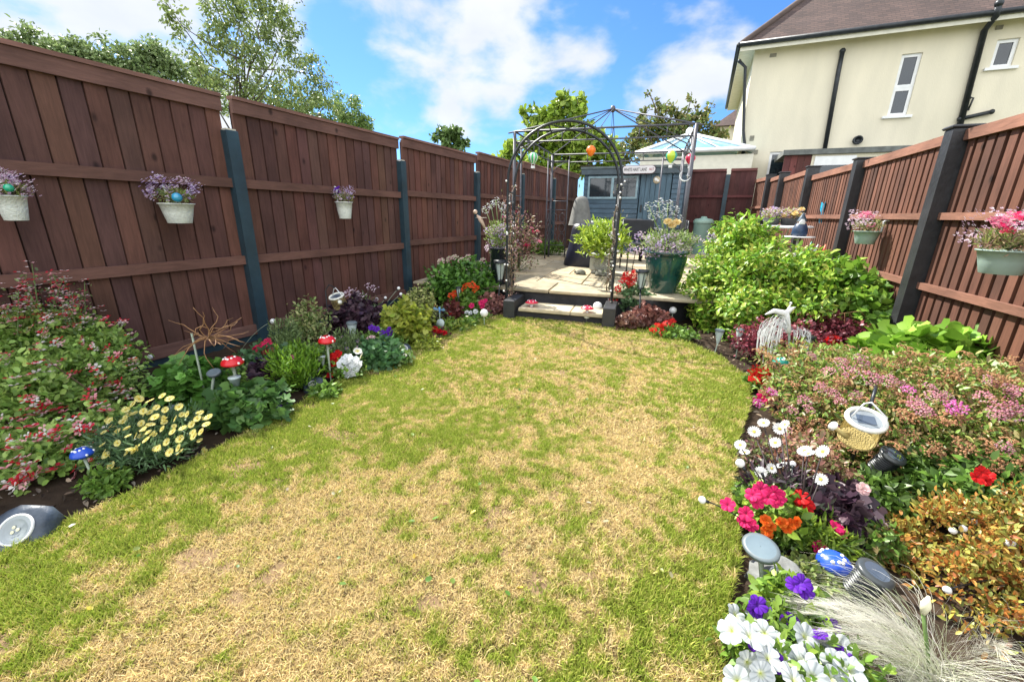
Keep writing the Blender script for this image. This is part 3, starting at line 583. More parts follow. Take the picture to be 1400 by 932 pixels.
# ================================================================== neighbour's house
HY = 15.0
def hp(u, v): return AY(u, v, HY)
hx0 = AY(1013, 65, HY-.38)[0]+.38; hx1 = 11.0; hz = hp(1150, 52)[2]
M_REND = P('cream_render', (.74, .68, .52), .9, var=.12, scale=1.6, bump=.6, bscale=45, stretch=(1, 1, .28), dirt=(.64, .595, .46))
M_TILE, nt, b, out = newmat('roof_tile'); N = nt.nodes; L = nt.links
tc = N.new('ShaderNodeTexCoord'); br = N.new('ShaderNodeTexBrick'); br.inputs['Scale'].default_value = 1; br.inputs['Brick Width'].default_value = .17; br.inputs['Row Height'].default_value = .065; br.inputs['Mortar Size'].default_value = .006
br.inputs['Color1'].default_value = (.095, .060, .050, 1); br.inputs['Color2'].default_value = (.060, .040, .036, 1); br.inputs['Mortar'].default_value = (.05, .035, .03, 1); br.inputs['Bias'].default_value = -.1
sp = N.new('ShaderNodeSeparateXYZ'); cb = N.new('ShaderNodeCombineXYZ'); L.new(tc.outputs['Object'], sp.inputs[0]); L.new(sp.outputs[2], cb.inputs[1])
ax = N.new('ShaderNodeMath'); ax.operation = 'ADD'; L.new(sp.outputs[0], ax.inputs[0]); L.new(sp.outputs[1], ax.inputs[1]); L.new(sp.outputs[0], cb.inputs[0]); L.new(cb.outputs[0], br.inputs['Vector'])
ns = N.new('ShaderNodeTexNoise'); ns.inputs['Scale'].default_value = 1.5; ns.inputs['Detail'].default_value = 6; L.new(tc.outputs['Object'], ns.inputs['Vector'])
mr = N.new('ShaderNodeMapRange'); mr.inputs[1].default_value = .3; mr.inputs[2].default_value = .7; mr.inputs[3].default_value = .8; mr.inputs[4].default_value = 1.25; L.new(ns.outputs['Fac'], mr.inputs[0])
s_ = N.new('ShaderNodeVectorMath'); s_.operation = 'SCALE'; L.new(br.outputs['Color'], s_.inputs[0]); L.new(mr.outputs[0], s_.inputs['Scale']); L.new(s_.outputs[0], b.inputs['Base Color']); b.inputs['Roughness'].default_value = .85
bp = N.new('ShaderNodeBump'); bp.inputs['Strength'].default_value = .8; bp.inputs['Distance'].default_value = .03; L.new(br.outputs['Fac'], bp.inputs['Height']); bp.invert = True; L.new(bp.outputs[0], b.inputs['Normal'])
ho = thing('house', (hx0+3, HY, 0), 'two-storey cream rendered house with brown hipped roof behind the right fence', 'house', 'houses beyond the fences')
def wallholes(mb, x0, x1, z0, z1, y, holes, th=.15):
    xs = sorted({x0, x1, *[h[0] for h in holes], *[h[1] for h in holes]}); zs = sorted({z0, z1, *[h[2] for h in holes], *[h[3] for h in holes]})
    for i in range(len(xs)-1):
        for j in range(len(zs)-1):
            cx, cz = (xs[i]+xs[i+1])/2, (zs[j]+zs[j+1])/2
            if any(h[0] < cx < h[1] and h[2] < cz < h[3] for h in holes): continue
            mb.add([(xs[i], y, zs[j]), (xs[i+1], y, zs[j]), (xs[i+1], y, zs[j+1]), (xs[i], y, zs[j+1])], [(0, 1, 2, 3)])
    for h in holes:
        a, b_, c, d_ = h; mb.add([(a, y, c), (b_, y, c), (b_, y, d_), (a, y, d_), (a, y+th, c), (b_, y+th, c), (b_, y+th, d_), (a, y+th, d_)], [(0, 1, 5, 4), (1, 2, 6, 5), (2, 3, 7, 6), (3, 0, 4, 7)])
def rectpx(ul, vt, ur, vb): a = hp(ul, vt); c = hp(ur, vb); return (a[0], c[0], c[2], a[2])
W1 = rectpx(1232, 73, 1246, 158); W1 = (hp(1226, 110)[0]-.02, hp(1250, 110)[0]+.03, hp(1232, 158)[2], hp(1248, 73)[2])
W2 = (hp(1358, 75)[0], hp(1388, 75)[0], hp(1370, 92)[2], hp(1370, 54)[2])
W3 = (hp(1052, 214)[0], hp(1097, 214)[0], 1.2, hp(1075, 207)[2])
mb = MB(); wallholes(mb, hx0, hx1, 0, hz, HY, [W1, W2, W3]); mb.add([(hx0, HY, 0), (hx0, HY+7, 0), (hx0, HY+7, hz), (hx0, HY, hz)], [(0, 1, 2, 3)]); mb.add([(hx1, HY, 0), (hx1, HY+7, 0), (hx1, HY+7, hz), (hx1, HY, hz)], [(0, 3, 2, 1)]); mb.add([(hx0, HY+7, 0), (hx1, HY+7, 0), (hx1, HY+7, hz), (hx0, HY+7, hz)], [(0, 3, 2, 1)])
mb.build('wall', M_REND, ho)
ov = .38; ez = hz+.02; rh = 3.6; r0 = (hx0-ov, HY-ov); 
mb = MB(); A = (hx0-ov, HY-ov, ez); B = (hx1+ov, HY-ov, ez); Cc = (hx1+ov, HY+7+ov, ez); D = (hx0-ov, HY+7+ov, ez); R1 = (hx0+3.3, HY+3.5, ez+rh); R2 = (hx1-3.3, HY+3.5, ez+rh)
mb.add([A, B, Cc, D, R1, R2], [(0, 1, 5, 4), (1, 2, 5), (2, 3, 4, 5), (3, 0, 4)]); ro_ = mb.build('roof', M_TILE, ho)
mb = MB(); mb.tube([A, R1], .09, 6); mb.tube([R1, R2], .09, 6); mb.build('ridge_tile', P('ridge', (.10, .07, .06), .8), ro_)
mb = MB(); mb.box((hx0-ov, HY-ov, ez-.05), (hx1+ov, HY+7+ov, ez-.005)); mb.box((hx0-ov+.001, HY-ov-.012, ez-.17), (hx1+ov, HY-ov-.002, ez-.03)); mb.box((hx0-ov-.012, HY-ov, ez-.17), (hx0-ov-.002, HY+7, ez-.03)); mb.build('soffit', P('cream_soffit', (.70, .68, .56), .6, var=.1), ho)
mb = MB(); mb.tube([(hx0-ov-.04, HY-ov-.06, ez-.02), (hx1+ov, HY-ov-.06, ez-.02)], .06, 8); mb.tube([(hx0-ov-.06, HY-ov-.06, ez-.02), (hx0-ov-.06, HY+7, ez-.02)], .06, 8); mb.build('gutter', M_BLACK, ho)
def dpipe(pts, r=.05, col_=True):
    mb = MB(); mb.tube(pts, r, 8)
    for p in pts[::max(1, len(pts)-1)]: mb.ball(p, r*1.3, 8)
    return mb.build('drainpipe', M_BLACK, ho)
yp = HY-.08
p = lambda u, v, y=yp: tuple(AY(u, v, y))
dpipe([p(1152, 70), p(1146, 100), p(1127, 207)], .055); dpipe([p(1366, 5, HY-.5), p(1362, 22, HY-.45), p(1346, 42), p(1307, 192)], .065)
dpipe([p(1312, 163), p(1356, 153)], .045); dpipe([p(1324, 150), p(1331, 134), p(1327, 134)], .02)
dpipe([p(1011, 84), p(1019, 92), (hx0+.03, yp, hp(1005, 180)[2]), p(1018, 197), p(1016, 209)], .04)
M_VENT = P('vent_brick', (.30, .28, .22), .9)
for (u, v, w_, h_) in ((1028, 189, 7, 7), (1032, 208, 9, 6), (1057, 76, 10, 6), (1366, 38, 12, 7)):
    a = hp(u-w_/2, v+h_/2); c = hp(u+w_/2, v-h_/2); mb = MB(); mb.box((a[0], HY-.02, a[2]), (c[0], HY+.01, c[2]))
    for q in range(4): z = a[2]+(c[2]-a[2])*(q+.5)/4; mb.box((a[0]+.01, HY-.028, z-.008), (c[0]-.01, HY-.021, z+.008))
    mb.build('air_vent', M_VENT, ho)
c = hp(1172, 192); mb = MB(); mb.at(c, (PI/2, 0, 0)); mb.lathe([(.11, 0), (.11, .09), (.075, .09), (.07, .02), (.001, .02)], 14); mb.build('flue', M_BLACK, ho)
def hwindow(W, mull=None, small=False):
    a, b_, z0, z1 = W; y = HY+.05; t = .07; mb = MB()
    def fr(a, b_, z0, z1, t):
        mb.box((a, y, z0), (b_, y+.06, z0+t)); mb.box((a, y, z1-t), (b_, y+.06, z1)); mb.box((a, y, z0+t), (a+t, y+.06, z1-t)); mb.box((b_-t, y, z0+t), (b_, y+.06, z1-t))
    if mull: fr(a, b_, z0, mull, t); fr(a, b_, mull+.002, z1, t)
    else: fr(a, b_, z0, z1, t)
    f = mb.build('window', M_WHITE, ho); mb = MB(); mb.box((a+.01, y+.025, z0+.01), (b_-.01, y+.035, z1-.01)); mb.build('pane', M_GLASS, f)
    mb = MB(); mb.box((a-.1, HY-.07, z0-.06), (b_+.1, HY+.05, z0-.002)); mb.build('sill', M_WHITE, f)
hwindow(W1, (W1[2]+W1[3])/2-.05); hwindow(W2); hwindow(W3)
# distant roof left of the house
fh = thing('house', (1.6, 30, 0), 'distant house whose brown roof slope shows left of the cream house', 'house', 'houses beyond the fences')
a = AY(1003, 148, 30); b2 = AY(975, 168, 30)
mb = MB(); mb.box((b2[0]+.4, 30, 0), (7, 37, b2[2]-.2)); mb.build('wall', M_REND, fh)
mb = MB(); mb.add([(b2[0], 29.6, b2[2]-.25), (7.4, 29.6, b2[2]-.25), (7.4, 37.4, b2[2]-.25), (b2[0], 37.4, b2[2]-.25), (b2[0]+3, 33.5, b2[2]+2.6), (5, 33.5, b2[2]+2.6)], [(0, 1, 5, 4), (1, 2, 5), (2, 3, 4, 5), (3, 0, 4), (0, 3, 2, 1)]); mb.build('roof', M_TILE, fh)
# conservatory
CY = 14.2; cv = thing('conservatory', (-.5, CY, 0), 'white conservatory with blue glazed hipped roof behind the shed', 'conservatory')
c_l = AY(876, 210, CY); c_r = AY(1012, 206, CY); cz = c_l[2]-.02; ap = AY(943, 184, CY+1.3); cxl, cxr = c_l[0], hx0+.35
mb = MB(); mb.box((cxl, CY, 0), (cxr, CY+.12, cz-.1)); mb.box((cxl, CY+.13, 0), (cxl+.12, CY+2.6, cz-.1)); mb.build('wall', P('cream_panel', (.74, .71, .58), .5, var=.08), cv)
A = (cxl-.12, CY-.12, cz); B = (cxr, CY-.12, cz); D = (cxl-.12, CY+2.7, cz); E_ = (cxr, CY+2.7, cz); R1 = (ap[0], CY+1.3, ap[2]); R2 = (cxr-.55, CY+1.3, ap[2]-.0)
mb = MB(); mb.add([A, B, E_, D, R1, (ap[0]+.1, CY+1.3, ap[2])], [(0, 1, 5, 4), (1, 2, 5), (2, 3, 4, 5), (3, 0, 4)]); mb.build('roof', M_SKYGLASS, cv)
mb = MB(); 
for q0, q1, r in ((A, R1, .045), (B, R1, .045), (A, B, .06), (A, D, .06), (R1, ((A[0]*.5+B[0]*.5), A[1], A[2]), .03), (R1, ((A[0]*.78+B[0]*.22), A[1], A[2]), .025), (R1, ((A[0]*.25+B[0]*.75), A[1], A[2]), .025)): mb.tube([(q0[0], q0[1], q0[2]+.03), (q1[0], q1[1], q1[2]+.03)], r, 6)
mb.ball((R1[0], R1[1], R1[2]+.08), .13, 8); mb.build('glazing_bar', M_WHITE, cv)
# neighbour lean-to
LY = 13.4; lt = thing('outbuilding', (3, LY, 0), 'low outbuilding with grey felt edge and dark red boards behind the right fence', 'outbuilding')
a = AY(1070, 212, LY); b_ = AY(1285, 200, LY); zt = AY(1180, 205, LY)[2]; bx = AY(1108, 225, LY)[0]
mb = MB(); mb.box((a[0], LY-.1, zt-.07), (b_[0], LY+1.5, zt+.05)); mb.build('roof', P('grey_felt', (.15, .16, .15), .9, var=.3, bump=.4), lt)
mb = MB(); boards(mb, (a[0]+.05, LY), (bx, LY), 0, zt-.075, .14, [(.16, .05, .045), (.13, .045, .04)], (0, -1.), seed=77); mb.build('board_wall', M_WOOD, lt)
mb = MB(); mb.box((bx+.002, LY-.02, 0), (b_[0]-.1, LY+.1, zt-.075)); mb.build('wall', M_REND, lt)
da, db = AY(1112, 225, LY)[0], AY(1168, 225, LY)[0]; mb = MB(); mb.box((da, LY-.06, 0), (db, LY-.022, zt-.12), .004); dd = mb.build('door', M_WHITE, lt)
mb = MB(); mb.box((da+.08, LY-.07, .8), (db-.08, LY-.061, zt-.33)); mb.build('pane', M_GLASS, dd)
# ================================================================== trees
def tree(base, label, cat, blobs, n, leaf, cols, trunk_r=.12, group='trees beyond the garden', gap=0., shape='leaf', limbs=None, name='tree', up=.5, shell=.25, lump=.25, droop=0., clus=9, cs=.2):
    t = thing(name, base, label, cat, group); b = np.array(base, float)
    mb = MB(); tp = np.array([np.mean([q[0] for q in blobs]), np.mean([q[1] for q in blobs]), np.mean([q[2] for q in blobs])])
    mb.tube([b, b*.7+tp*.3+np.array((.1, 0, 0)), b*.35+tp*.65, tp], [trunk_r, trunk_r*.8, trunk_r*.55, trunk_r*.25], 8)
    for q in blobs:
        q = np.array(q[:3]); s = b+(tp-b)*rs.uniform(.45, .95); mb.tube([s, (s+q)/2+rs.randn(3)*.12, q, q+(q-s)*.04+rs.randn(3)*.05], [trunk_r*.35, trunk_r*.22, trunk_r*.12, trunk_r*.04], 5)
    mb.build('trunk', M_BARK, t)
    foliage(t, blobs, n, leaf, leaf*.6, cols, shape, up=up, shell=shell, gap=gap, name='crown', lump=lump, droop=droop, clus=clus, cs=cs)
    return t
def pb(u, v, rp, Y=None, X=None, sq=1.): 
    c = AY(u, v, Y) if Y is not None else AX(u, v, X); r = m_px(c, rp); return (c[0], c[1], c[2], r, r, r*sq)
BIRCH = [(.20, .28, .08), (.26, .34, .10), (.14, .20, .06), (.32, .38, .14)]
bl = [pb(u, v, r, X=-9.) for u, v, r in ((300, 20, 28), (350, 30, 30), (330, 70, 34), (290, 62, 24), (385, 65, 30), (415, 95, 26), (370, 110, 34), (320, 115, 28), (430, 130, 26), (280, 100, 20), (240, 30, 18), (262, 70, 16), (395, 30, 20), (400, 145, 30), (345, 145, 28), (310, 0, 25), (365, 5, 25), (340, -30, 30), (228, 5, 12), (445, 105, 12))]
tree((-9, 5.2, 0), 'tall airy birch with thin drooping sprays above the left fence', 'tree', bl, 11000, .07, BIRCH, lump=.6, shell=.15, up=.2, droop=.8, trunk_r=.05, clus=26, cs=.13)
bl = [pb(u, v, r, X=-12.) for u, v, r in ((40, 68, 26), (85, 78, 28), (130, 92, 30), (180, 104, 32), (230, 108, 34), (165, 84, 20), (120, 72, 16), (270, 125, 28), (215, 80, 20), (20, 58, 12), (60, 80, 30), (190, 120, 30), (140, 110, 34))]
tree((-12, 2.2, 0), 'pale bushy tree spreading low behind the left fence beside the birch', 'tree', bl, 16000, .085, [(.26, .35, .13), (.20, .28, .10), (.33, .41, .18), (.14, .21, .07)], lump=.45, clus=11, cs=.2)
bl = [pb(u, v, r, X=-11.) for u, v, r in ((440, 150, 22), (475, 160, 24), (400, 150, 20), (500, 170, 14), (350, 150, 22))]
tree((-11, 6.5, 0), 'low mid-green tree top sloping down behind the second left fence panel', 'tree', bl, 6500, .09, [(.16, .26, .07), (.24, .34, .09)], lump=.4, clus=14, cs=.16)
bl = [pb(u, v, r, Y=20) for u, v, r in ((605, 190, 11), (622, 192, 13), (613, 186, 10), (630, 197, 8))]
tree((-13.5, 20, 0), 'small rounded distant tree top just above the left fence', 'tree', bl, 1500, .22, [(.10, .17, .05), (.14, .22, .06)])
bl = [pb(u, v, r, Y=14.5) for u, v, r in ((727, 190, 18), (735, 165, 14), (760, 185, 28), (775, 160, 20), (790, 140, 10), (770, 145, 10), (800, 195, 24), (745, 215, 26), (785, 215, 28), (825, 205, 18), (710, 210, 18), (720, 158, 8), (797, 160, 12), (835, 222, 18), (700, 200, 9))]
tree((-3.6, 14.5, 0), 'bright fresh-green leafy tree behind the arch', 'tree', bl, 6500, .19, [(.24, .36, .04), (.32, .44, .06), (.15, .25, .03), (.4, .5, .09)], shape='round', lump=.4, shell=.1, clus=9, cs=.2)
bl = [pb(u, v, r, Y=17) for u, v, r in ((890, 190, 24), (910, 185, 22), (935, 175, 22), (965, 185, 20), (880, 165, 12), (905, 165, 14), (940, 155, 10), (985, 185, 14), (870, 205, 20), (895, 145, 6), (945, 135, 5), (968, 147, 5), (888, 128, 4), (955, 160, 7), (925, 160, 10), (852, 212, 14))]
tree((-1.2, 17, 0), 'darker ragged tree with dead twigs behind the shed and conservatory', 'tree', bl, 5200, .14, [(.10, .16, .045), (.16, .23, .06), (.27, .27, .07), (.2, .16, .06)], lump=.7, shell=.05, clus=7, cs=.17)
def pd(u, v, ru, rv, d): c = ray(u, v)*d+np.array([0, 0, H]); return (c[0], c[1], c[2], ru*d/F, (ru+rv)/2*d/F, rv*d/F)
# ================================================================== small plants
RED_ = (.62, .012, .012); CERISE = (.62, .015, .10); PINK = (.66, .20, .30); LILAC = (.42, .28, .55); WHT = (.74, .75, .74); PURP = (.10, .015, .38); ORG = (.80, .14, .015); YEL = (.78, .66, .12)
B_CREAMD = bloom_mesh('cream_daisy', 'daisy', [(.80, .72, .24), (.82, .76, .34), (.78, .68, .18)], (.62, .42, .03))
B_WDAISY = bloom_mesh('white_daisy', 'daisy', [WHT], (.75, .65, .12)); B_WPET = bloom_mesh('white_petunia', 'petunia', [(.60, .63, .63), (.34, .40, .42)], (.50, .55, .10))
B_WDBL = bloom_mesh('white_double', 'double', [(.84, .85, .84), (.76, .79, .8)]); B_CPET = bloom_mesh('cerise_petunia', 'petunia', [(.68, .02, .14), (.34, .006, .06)], (.25, .01, .05))
B_RPET = bloom_mesh('red_petunia', 'petunia', [RED_, (.3, .005, .01)], (.2, .01, .01)); B_PPET = bloom_mesh('purple_petunia', 'petunia', [(.13, .02, .42), (.04, .008, .16)], (.03, .01, .08))
B_PPAN = bloom_mesh('purple_pansy', 'pansy', [PURP, (.05, .03, .22)], (.6, .5, .1)); B_REDG = bloom_mesh('red_umbel', 'umbel', [RED_, (.72, .02, .015), (.5, .008, .01)])
B_CERG = bloom_mesh('cerise_umbel', 'umbel', [CERISE, (.7, .03, .14), (.5, .01, .06)]); B_ORGG = bloom_mesh('orange_umbel', 'umbel', [(.80, .10, .02), (.7, .06, .015)]); B_PNKG = bloom_mesh('pink_umbel', 'umbel', [PINK, (.7, .35, .4), (.7, .12, .25)])
B_LIPS = bloom_mesh('red_white_lips', 'lips', [(.66, .03, .05), (.80, .76, .72), (.80, .45, .45), (.78, .70, .66)]); B_LIPR = bloom_mesh('red_lips', 'lips', [(.66, .03, .06), (.8, .4, .42), (.75, .2, .25)])
B_SPPK = bloom_mesh('pink_corymb', 'corymb', [(.66, .32, .36), (.68, .44, .44), (.58, .20, .28), (.45, .25, .18)]); B_SPMG = bloom_mesh('magenta_corymb', 'corymb', [(.70, .12, .42), (.72, .22, .5)]); B_SPRU = bloom_mesh('rust_corymb', 'corymb', [(.40, .19, .09), (.52, .28, .14), (.28, .13, .07), (.5, .33, .15)])
B_HYD = bloom_mesh('pale_hydrangea_head', 'umbel', [(.62, .66, .40), (.72, .62, .55), (.68, .36, .42)]); B_AGAP = bloom_mesh('agapanthus_head', 'agap', [(.74, .74, .82), (.62, .64, .78), (.6, .68, .45)])
B_LIL = bloom_mesh('lilac_spray', 'spray', [LILAC, (.60, .48, .70), (.74, .68, .76), (.35, .22, .5)]); B_LILP = bloom_mesh('pink_spray', 'spray', [(.72, .52, .62), (.80, .72, .76), (.60, .38, .52)]); B_MARI = bloom_mesh('orange_marigold', 'double', [ORG, (.8, .2, .02)]); B_ROSE = bloom_mesh('yellow_rose', 'double', [(.80, .60, .22), (.85, .68, .35)]); B_PRO = bloom_mesh('pale_rose', 'double', [(.80, .66, .62), (.75, .5, .5)]); B_CROSE = bloom_mesh('red_rose', 'double', [(.62, .02, .03), (.5, .01, .02)])
B_DUSTY = bloom_mesh('dusty_pink', 'cosmos', [(.55, .12, .22)], (.2, .05, .08)); B_COSM = bloom_mesh('white_violet', 'pansy', [(.78, .78, .8)], (.5, .45, .05))
GRN = [(.14, .27, .04), (.21, .35, .055), (.10, .18, .03)]; LIME = [(.26, .38, .04), (.34, .46, .06), (.17, .28, .035), (.12, .22, .03)]; SAGE = [(.19, .28, .10), (.27, .36, .14), (.13, .20, .07)]
DKP = [(.055, .025, .045), (.09, .04, .06), (.03, .018, .03), (.14, .09, .11)]; BRZ = [(.20, .07, .06), (.30, .13, .10), (.12, .04, .045)]; YGR = [(.34, .40, .05), (.44, .46, .08), (.22, .30, .04)]
def mound(name, label, cat, u, vb, hw, vt, n, L, W, cols, shape='leaf', group=None, zb=0., squash=.85, blob=None, stem=M_STEMG, flowers=(), **kw):
    c = G(u, vb, zb); r = m_px(c, hw); h = max(.05, AY(u, vt, c[1])[2]-zb); t = thing(name, c, label, cat, group)
    bl = blob or [(c[0], c[1], zb+h*.52, r*squash, r*squash, h*.50), (c[0]-r*.45, c[1], zb+h*.36, r*.55, r*.55, h*.36), (c[0]+r*.42, c[1]-r*.1, zb+h*.38, r*.58, r*.58, h*.38), (c[0], c[1]-r*.3, zb+h*.33, r*.6, r*.5, h*.33)]
    kw.setdefault('zmin', zb+.008)
    o, p, s = foliage(t, bl, n, L, W, cols, shape, **kw)
    tops = [p[i] for i in rs.choice(len(p), min(14, len(p)), replace=False)]; stems(t, c, tops, .004, stem)
    for f in flowers: strew(t, p, s, **f)
    return t, c, r, h, p, s
def strew(t, p, s, mesh, k, size, lift=.015, name='flower', top=.3, cap=96, tilt=.5, j=.2, stuff=True):
    meshes = mesh if isinstance(mesh, list) else [mesh]
    sc_ = s[:, 2]-.25*s[:, 1]; ok = np.where(sc_ > top)[0]; 
    if len(ok) == 0: ok = np.arange(len(p))
    # keep flowers apart
    pick = []; rs.shuffle(ok)
    for i in ok:
        if len(pick) >= k: break
        if all(np.linalg.norm(p[i]-p[q]) > size*1.1 for q in pick[-60:]): pick.append(i)
    for i in pick[:cap]:
        nn = s[i]*.6+np.array((0, -.35, .8))+rs.randn(3)*tilt*.4
        put(t, meshes[rs.randint(len(meshes))], p[i]+nrm(s[i:i+1])[0]*lift+np.array((0, 0, lift*.5)), nn, size*(1+j*rs.randn()), name)
    rest = pick[cap:]
    if rest and stuff:
        me = meshes[0]; nv = len(me.vertices); co_ = np.zeros(nv*3); me.vertices.foreach_get('co', co_); co_ = co_.reshape(-1, 3)
        cc = np.zeros(nv*4); me.color_attributes['Col'].data.foreach_get('color', cc); cc = cc.reshape(-1, 4)[:, :3]; tri = np.array([tuple(q.vertices) for q in me.polygons])
        V = []; Fc = []; C = []
        for q, i in enumerate(rest): V.append(co_*size*(1+j*rs.randn())+p[i]+s[i]*lift); Fc.append(tri+q*nv); C.append(cc)
        o = npmesh('flower_mass', np.concatenate(V), np.concatenate(Fc), np.concatenate(C), M_PETAL, t); o['kind'] = 'stuff'
def spots(t, mesh, pts, Y, size, n=(0, -.6, .7), name='flower', label=None, jit=.25):
    """blooms at chosen places of the plant, at depth Y"""
    b = t.location; dd = dep((b.x, Y, b.z+.12))-.03
    for q in pts: put(t, mesh, ray(q[0], q[1])*dd+np.array([0, 0, H]), np.array(n)+rs.randn(3)*jit, size, name, label=label)
def surf(p, u, v, rad=9, lift=.02):
    q = p-np.array([0, 0, H]); w_ = q@fw; uu = PU+F*(q@rt)/w_; vv = PV-F*(q@up)/w_; k = np.where((abs(uu-u) < rad) & (abs(vv-v) < rad))[0]
    if len(k) == 0: return None
    d = np.partition(w_[k], min(2, len(k)-1))[min(2, len(k)-1)]; return ray(u, v)*(d-lift)+np.array([0, 0, H])
def onsurf(t, p, mesh, uvs, size, lift=.02, name='flower', jit=.3, rad=9):
    for k, (u, v) in enumerate(uvs):
        q = surf(p, u, v, rad, lift)
        if q is not None: put(t, mesh[k % len(mesh)] if isinstance(mesh, list) else mesh, q, np.array((0, -.5, .8))+rs.randn(3)*jit, size*(1+.15*rs.randn()), name)
def massput(t, mesh, pts, size, lim=None):
    nv = len(mesh.vertices); co_ = np.zeros(nv*3); mesh.vertices.foreach_get('co', co_); co_ = co_.reshape(-1, 3); cc = np.zeros(nv*4); mesh.color_attributes['Col'].data.foreach_get('color', cc); cc = cc.reshape(-1, 4)[:, :3]; tri = np.array([tuple(q.vertices) for q in mesh.polygons]); V = []; Fc = []; C = []
    for q in pts:
        if q is None: continue
        a = rs.rand()*6.28; R2 = np.array(((math.cos(a), -math.sin(a), 0), (math.sin(a), math.cos(a), 0), (0, 0, 1))); V.append(co_@R2.T*size*(1+.2*rs.randn())+q); Fc.append(tri+(len(V)-1)*nv); C.append(cc)
    o = npmesh('flower_mass', np.concatenate(V), np.concatenate(Fc), np.concatenate(C), M_PETAL, t); o['kind'] = 'stuff'
def pblob(u, v, ru, rv, Y): c = AY(u, v, Y); return (c[0], c[1], c[2], m_px(c, ru), m_px(c, (ru+rv)/2), m_px(c, rv))
# ---------------- left bed, near to far
# red and white salvia
t = thing('salvia_bush', (-2.75, 1.05, 0), 'big mint-green salvia bush dotted with small red and white flowers in the left corner', 'bush')
bl = [pd(*q) for q in ((40, 555, 85, 75, 2.15), (115, 545, 60, 70, 2.35), (25, 480, 70, 60, 2.45), (95, 480, 60, 55, 2.55), (150, 595, 42, 45, 2.1), (50, 635, 75, 55, 1.9), (115, 645, 45, 32, 1.95), (150, 500, 35, 50, 2.55))]
o, p, s = foliage(t, bl, 15000, .034, .019, [(.24, .40, .08), (.33, .50, .11), (.17, .29, .06), (.42, .56, .15)], 'round', up=.9, shell=.3, lump=.2)
stems(t, (-2.85, 1.0, 0), [p[i] for i in rs.choice(len(p), 40)], .005, M_STEMB)
tops = []
mb = MB(); 
for q in range(36):
    a = rs.randint(len(p)); 
    while p[a][2] < .40: a = rs.randint(len(p))
    b0 = p[a]; tip = b0+np.array((rs.randn()*.05, rs.randn()*.05, .12+.16*rs.rand())); mb.tube([b0-np.array((0, 0, .1)), b0, tip], [.0035, .003, .0015], 5); tops.append((b0, tip))
mb.build('flower_stem', M_STEMG, t)
k = 0; more = []
for b0, tip in tops:
    for q in (1., .8, .6, .4):
        pt_ = tip*q+b0*(1-q)+rs.randn(3)*.008
        if k < 34: put(t, (B_LIPS, B_LIPR)[k % 3 == 0], pt_, (0, -.5, .8), .022, 'flower')
        else: more.append(pt_)
        k += 1
more += [surf(p, rs.uniform(0, 185), rs.uniform(415, 670), 9, .03) for q in range(75)]; massput(t, B_LIPS, more[::2], .021); massput(t, B_LIPR, more[1::2], .021)
onsurf(t, p, [B_LIPS, B_LIPS, B_LIPR], [(rs.uniform(0, 185), rs.uniform(415, 670)) for q in range(54)], .022, lift=.025)
onsurf(t, p, [B_LIPS, B_LIPR], [(40, 655), (28, 648), (34, 662), (48, 645), (110, 575), (118, 583), (8, 672), (52, 560), (45, 548), (60, 552)], .026, lift=.03)
V, Fc, C = leaves(np.repeat(np.array([a*.3+b*.7 for a, b in tops]), 6, 0)+rs.randn(len(tops)*6, 3)*.03, rs.randn(len(tops)*6, 3), rs.randn(len(tops)*6, 3)+np.array((0, 0, 1)), .024, .012, pal(len(tops)*6, SAGE), 'round'); npmesh('foliage', V, Fc, C, M_LEAF, t)
# cream daisies
t, c, r, h, p, s = mound('daisy_clump', 'spreading clump of pale yellow daisies over ferny blue-green leaves by the lawn', 'flower clump', 212, 622, 72, 575, 6500, .035, .007, [(.10, .19, .08), (.15, .26, .11), (.07, .13, .06)], 'thin', upright=.5, shell=.2,
    blob=None, flowers=())
for (u, v) in [(140, 608), (160, 590), (150, 575), (172, 560), (190, 545), (205, 548), (222, 541), (232, 545), (178, 568), (196, 562), (212, 570), (226, 560), (245, 556), (256, 566), (262, 580), (250, 585), (236, 590), (222, 586), (206, 580), (190, 588), (170, 600), (270, 572), (282, 580), (275, 590), (246, 600), (228, 604), (216, 612), (232, 618), (244, 612), (186, 612), (152, 636), (78+115, 596), (200, 601), (174, 618), (145, 622), (160, 640), (182, 552), (240, 572), (265, 596), (285, 570), (214, 557), (168, 576)]:
    g = ray(u, v)*(dep((c[0], c[1], .12))-.10-.10*(v > 600))+np.array([0, 0, H]); put(t, B_CREAMD, g, (rs.randn()*.35, -.5+.3*rs.randn(), .8), .015+.005*rs.rand(), 'flower')
onsurf(t, p, B_CREAMD, [(140+rs.rand()*145, 562+rs.rand()*62) for q in range(50)], .0145, lift=.02, jit=.35)
# dry topknot on a stake
g = G(284, 556); tp = AY(283, 455, g[1]); t = thing('dried_plant', g, 'leafless brown twisted dried plant on a thin cane in front of the left fence', 'dried plant')
MB().tube([g, (g[0], g[1], tp[2]-.02)], .006, 6).build('cane', M_STAKE, t)
mb = MB()
for q in range(26):
    a = rs.rand()*2*PI; pts = [np.array(tp)+np.array((0, 0, -.03))]; d = np.array((math.cos(a), math.sin(a)*.6, rs.rand()*.4)); 
    for z in range(6): d = d+rs.randn(3)*.45+np.array((0, 0, -.06)); pts.append(pts[-1]+d/np.linalg.norm(d)*.035)
    mb.tube(pts, [.003, .003, .0025, .0025, .002, .0015, .001], 4)
mb.build('twig', P('dry_brown', (.30, .16, .07), .8, var=.4, scale=30), t)
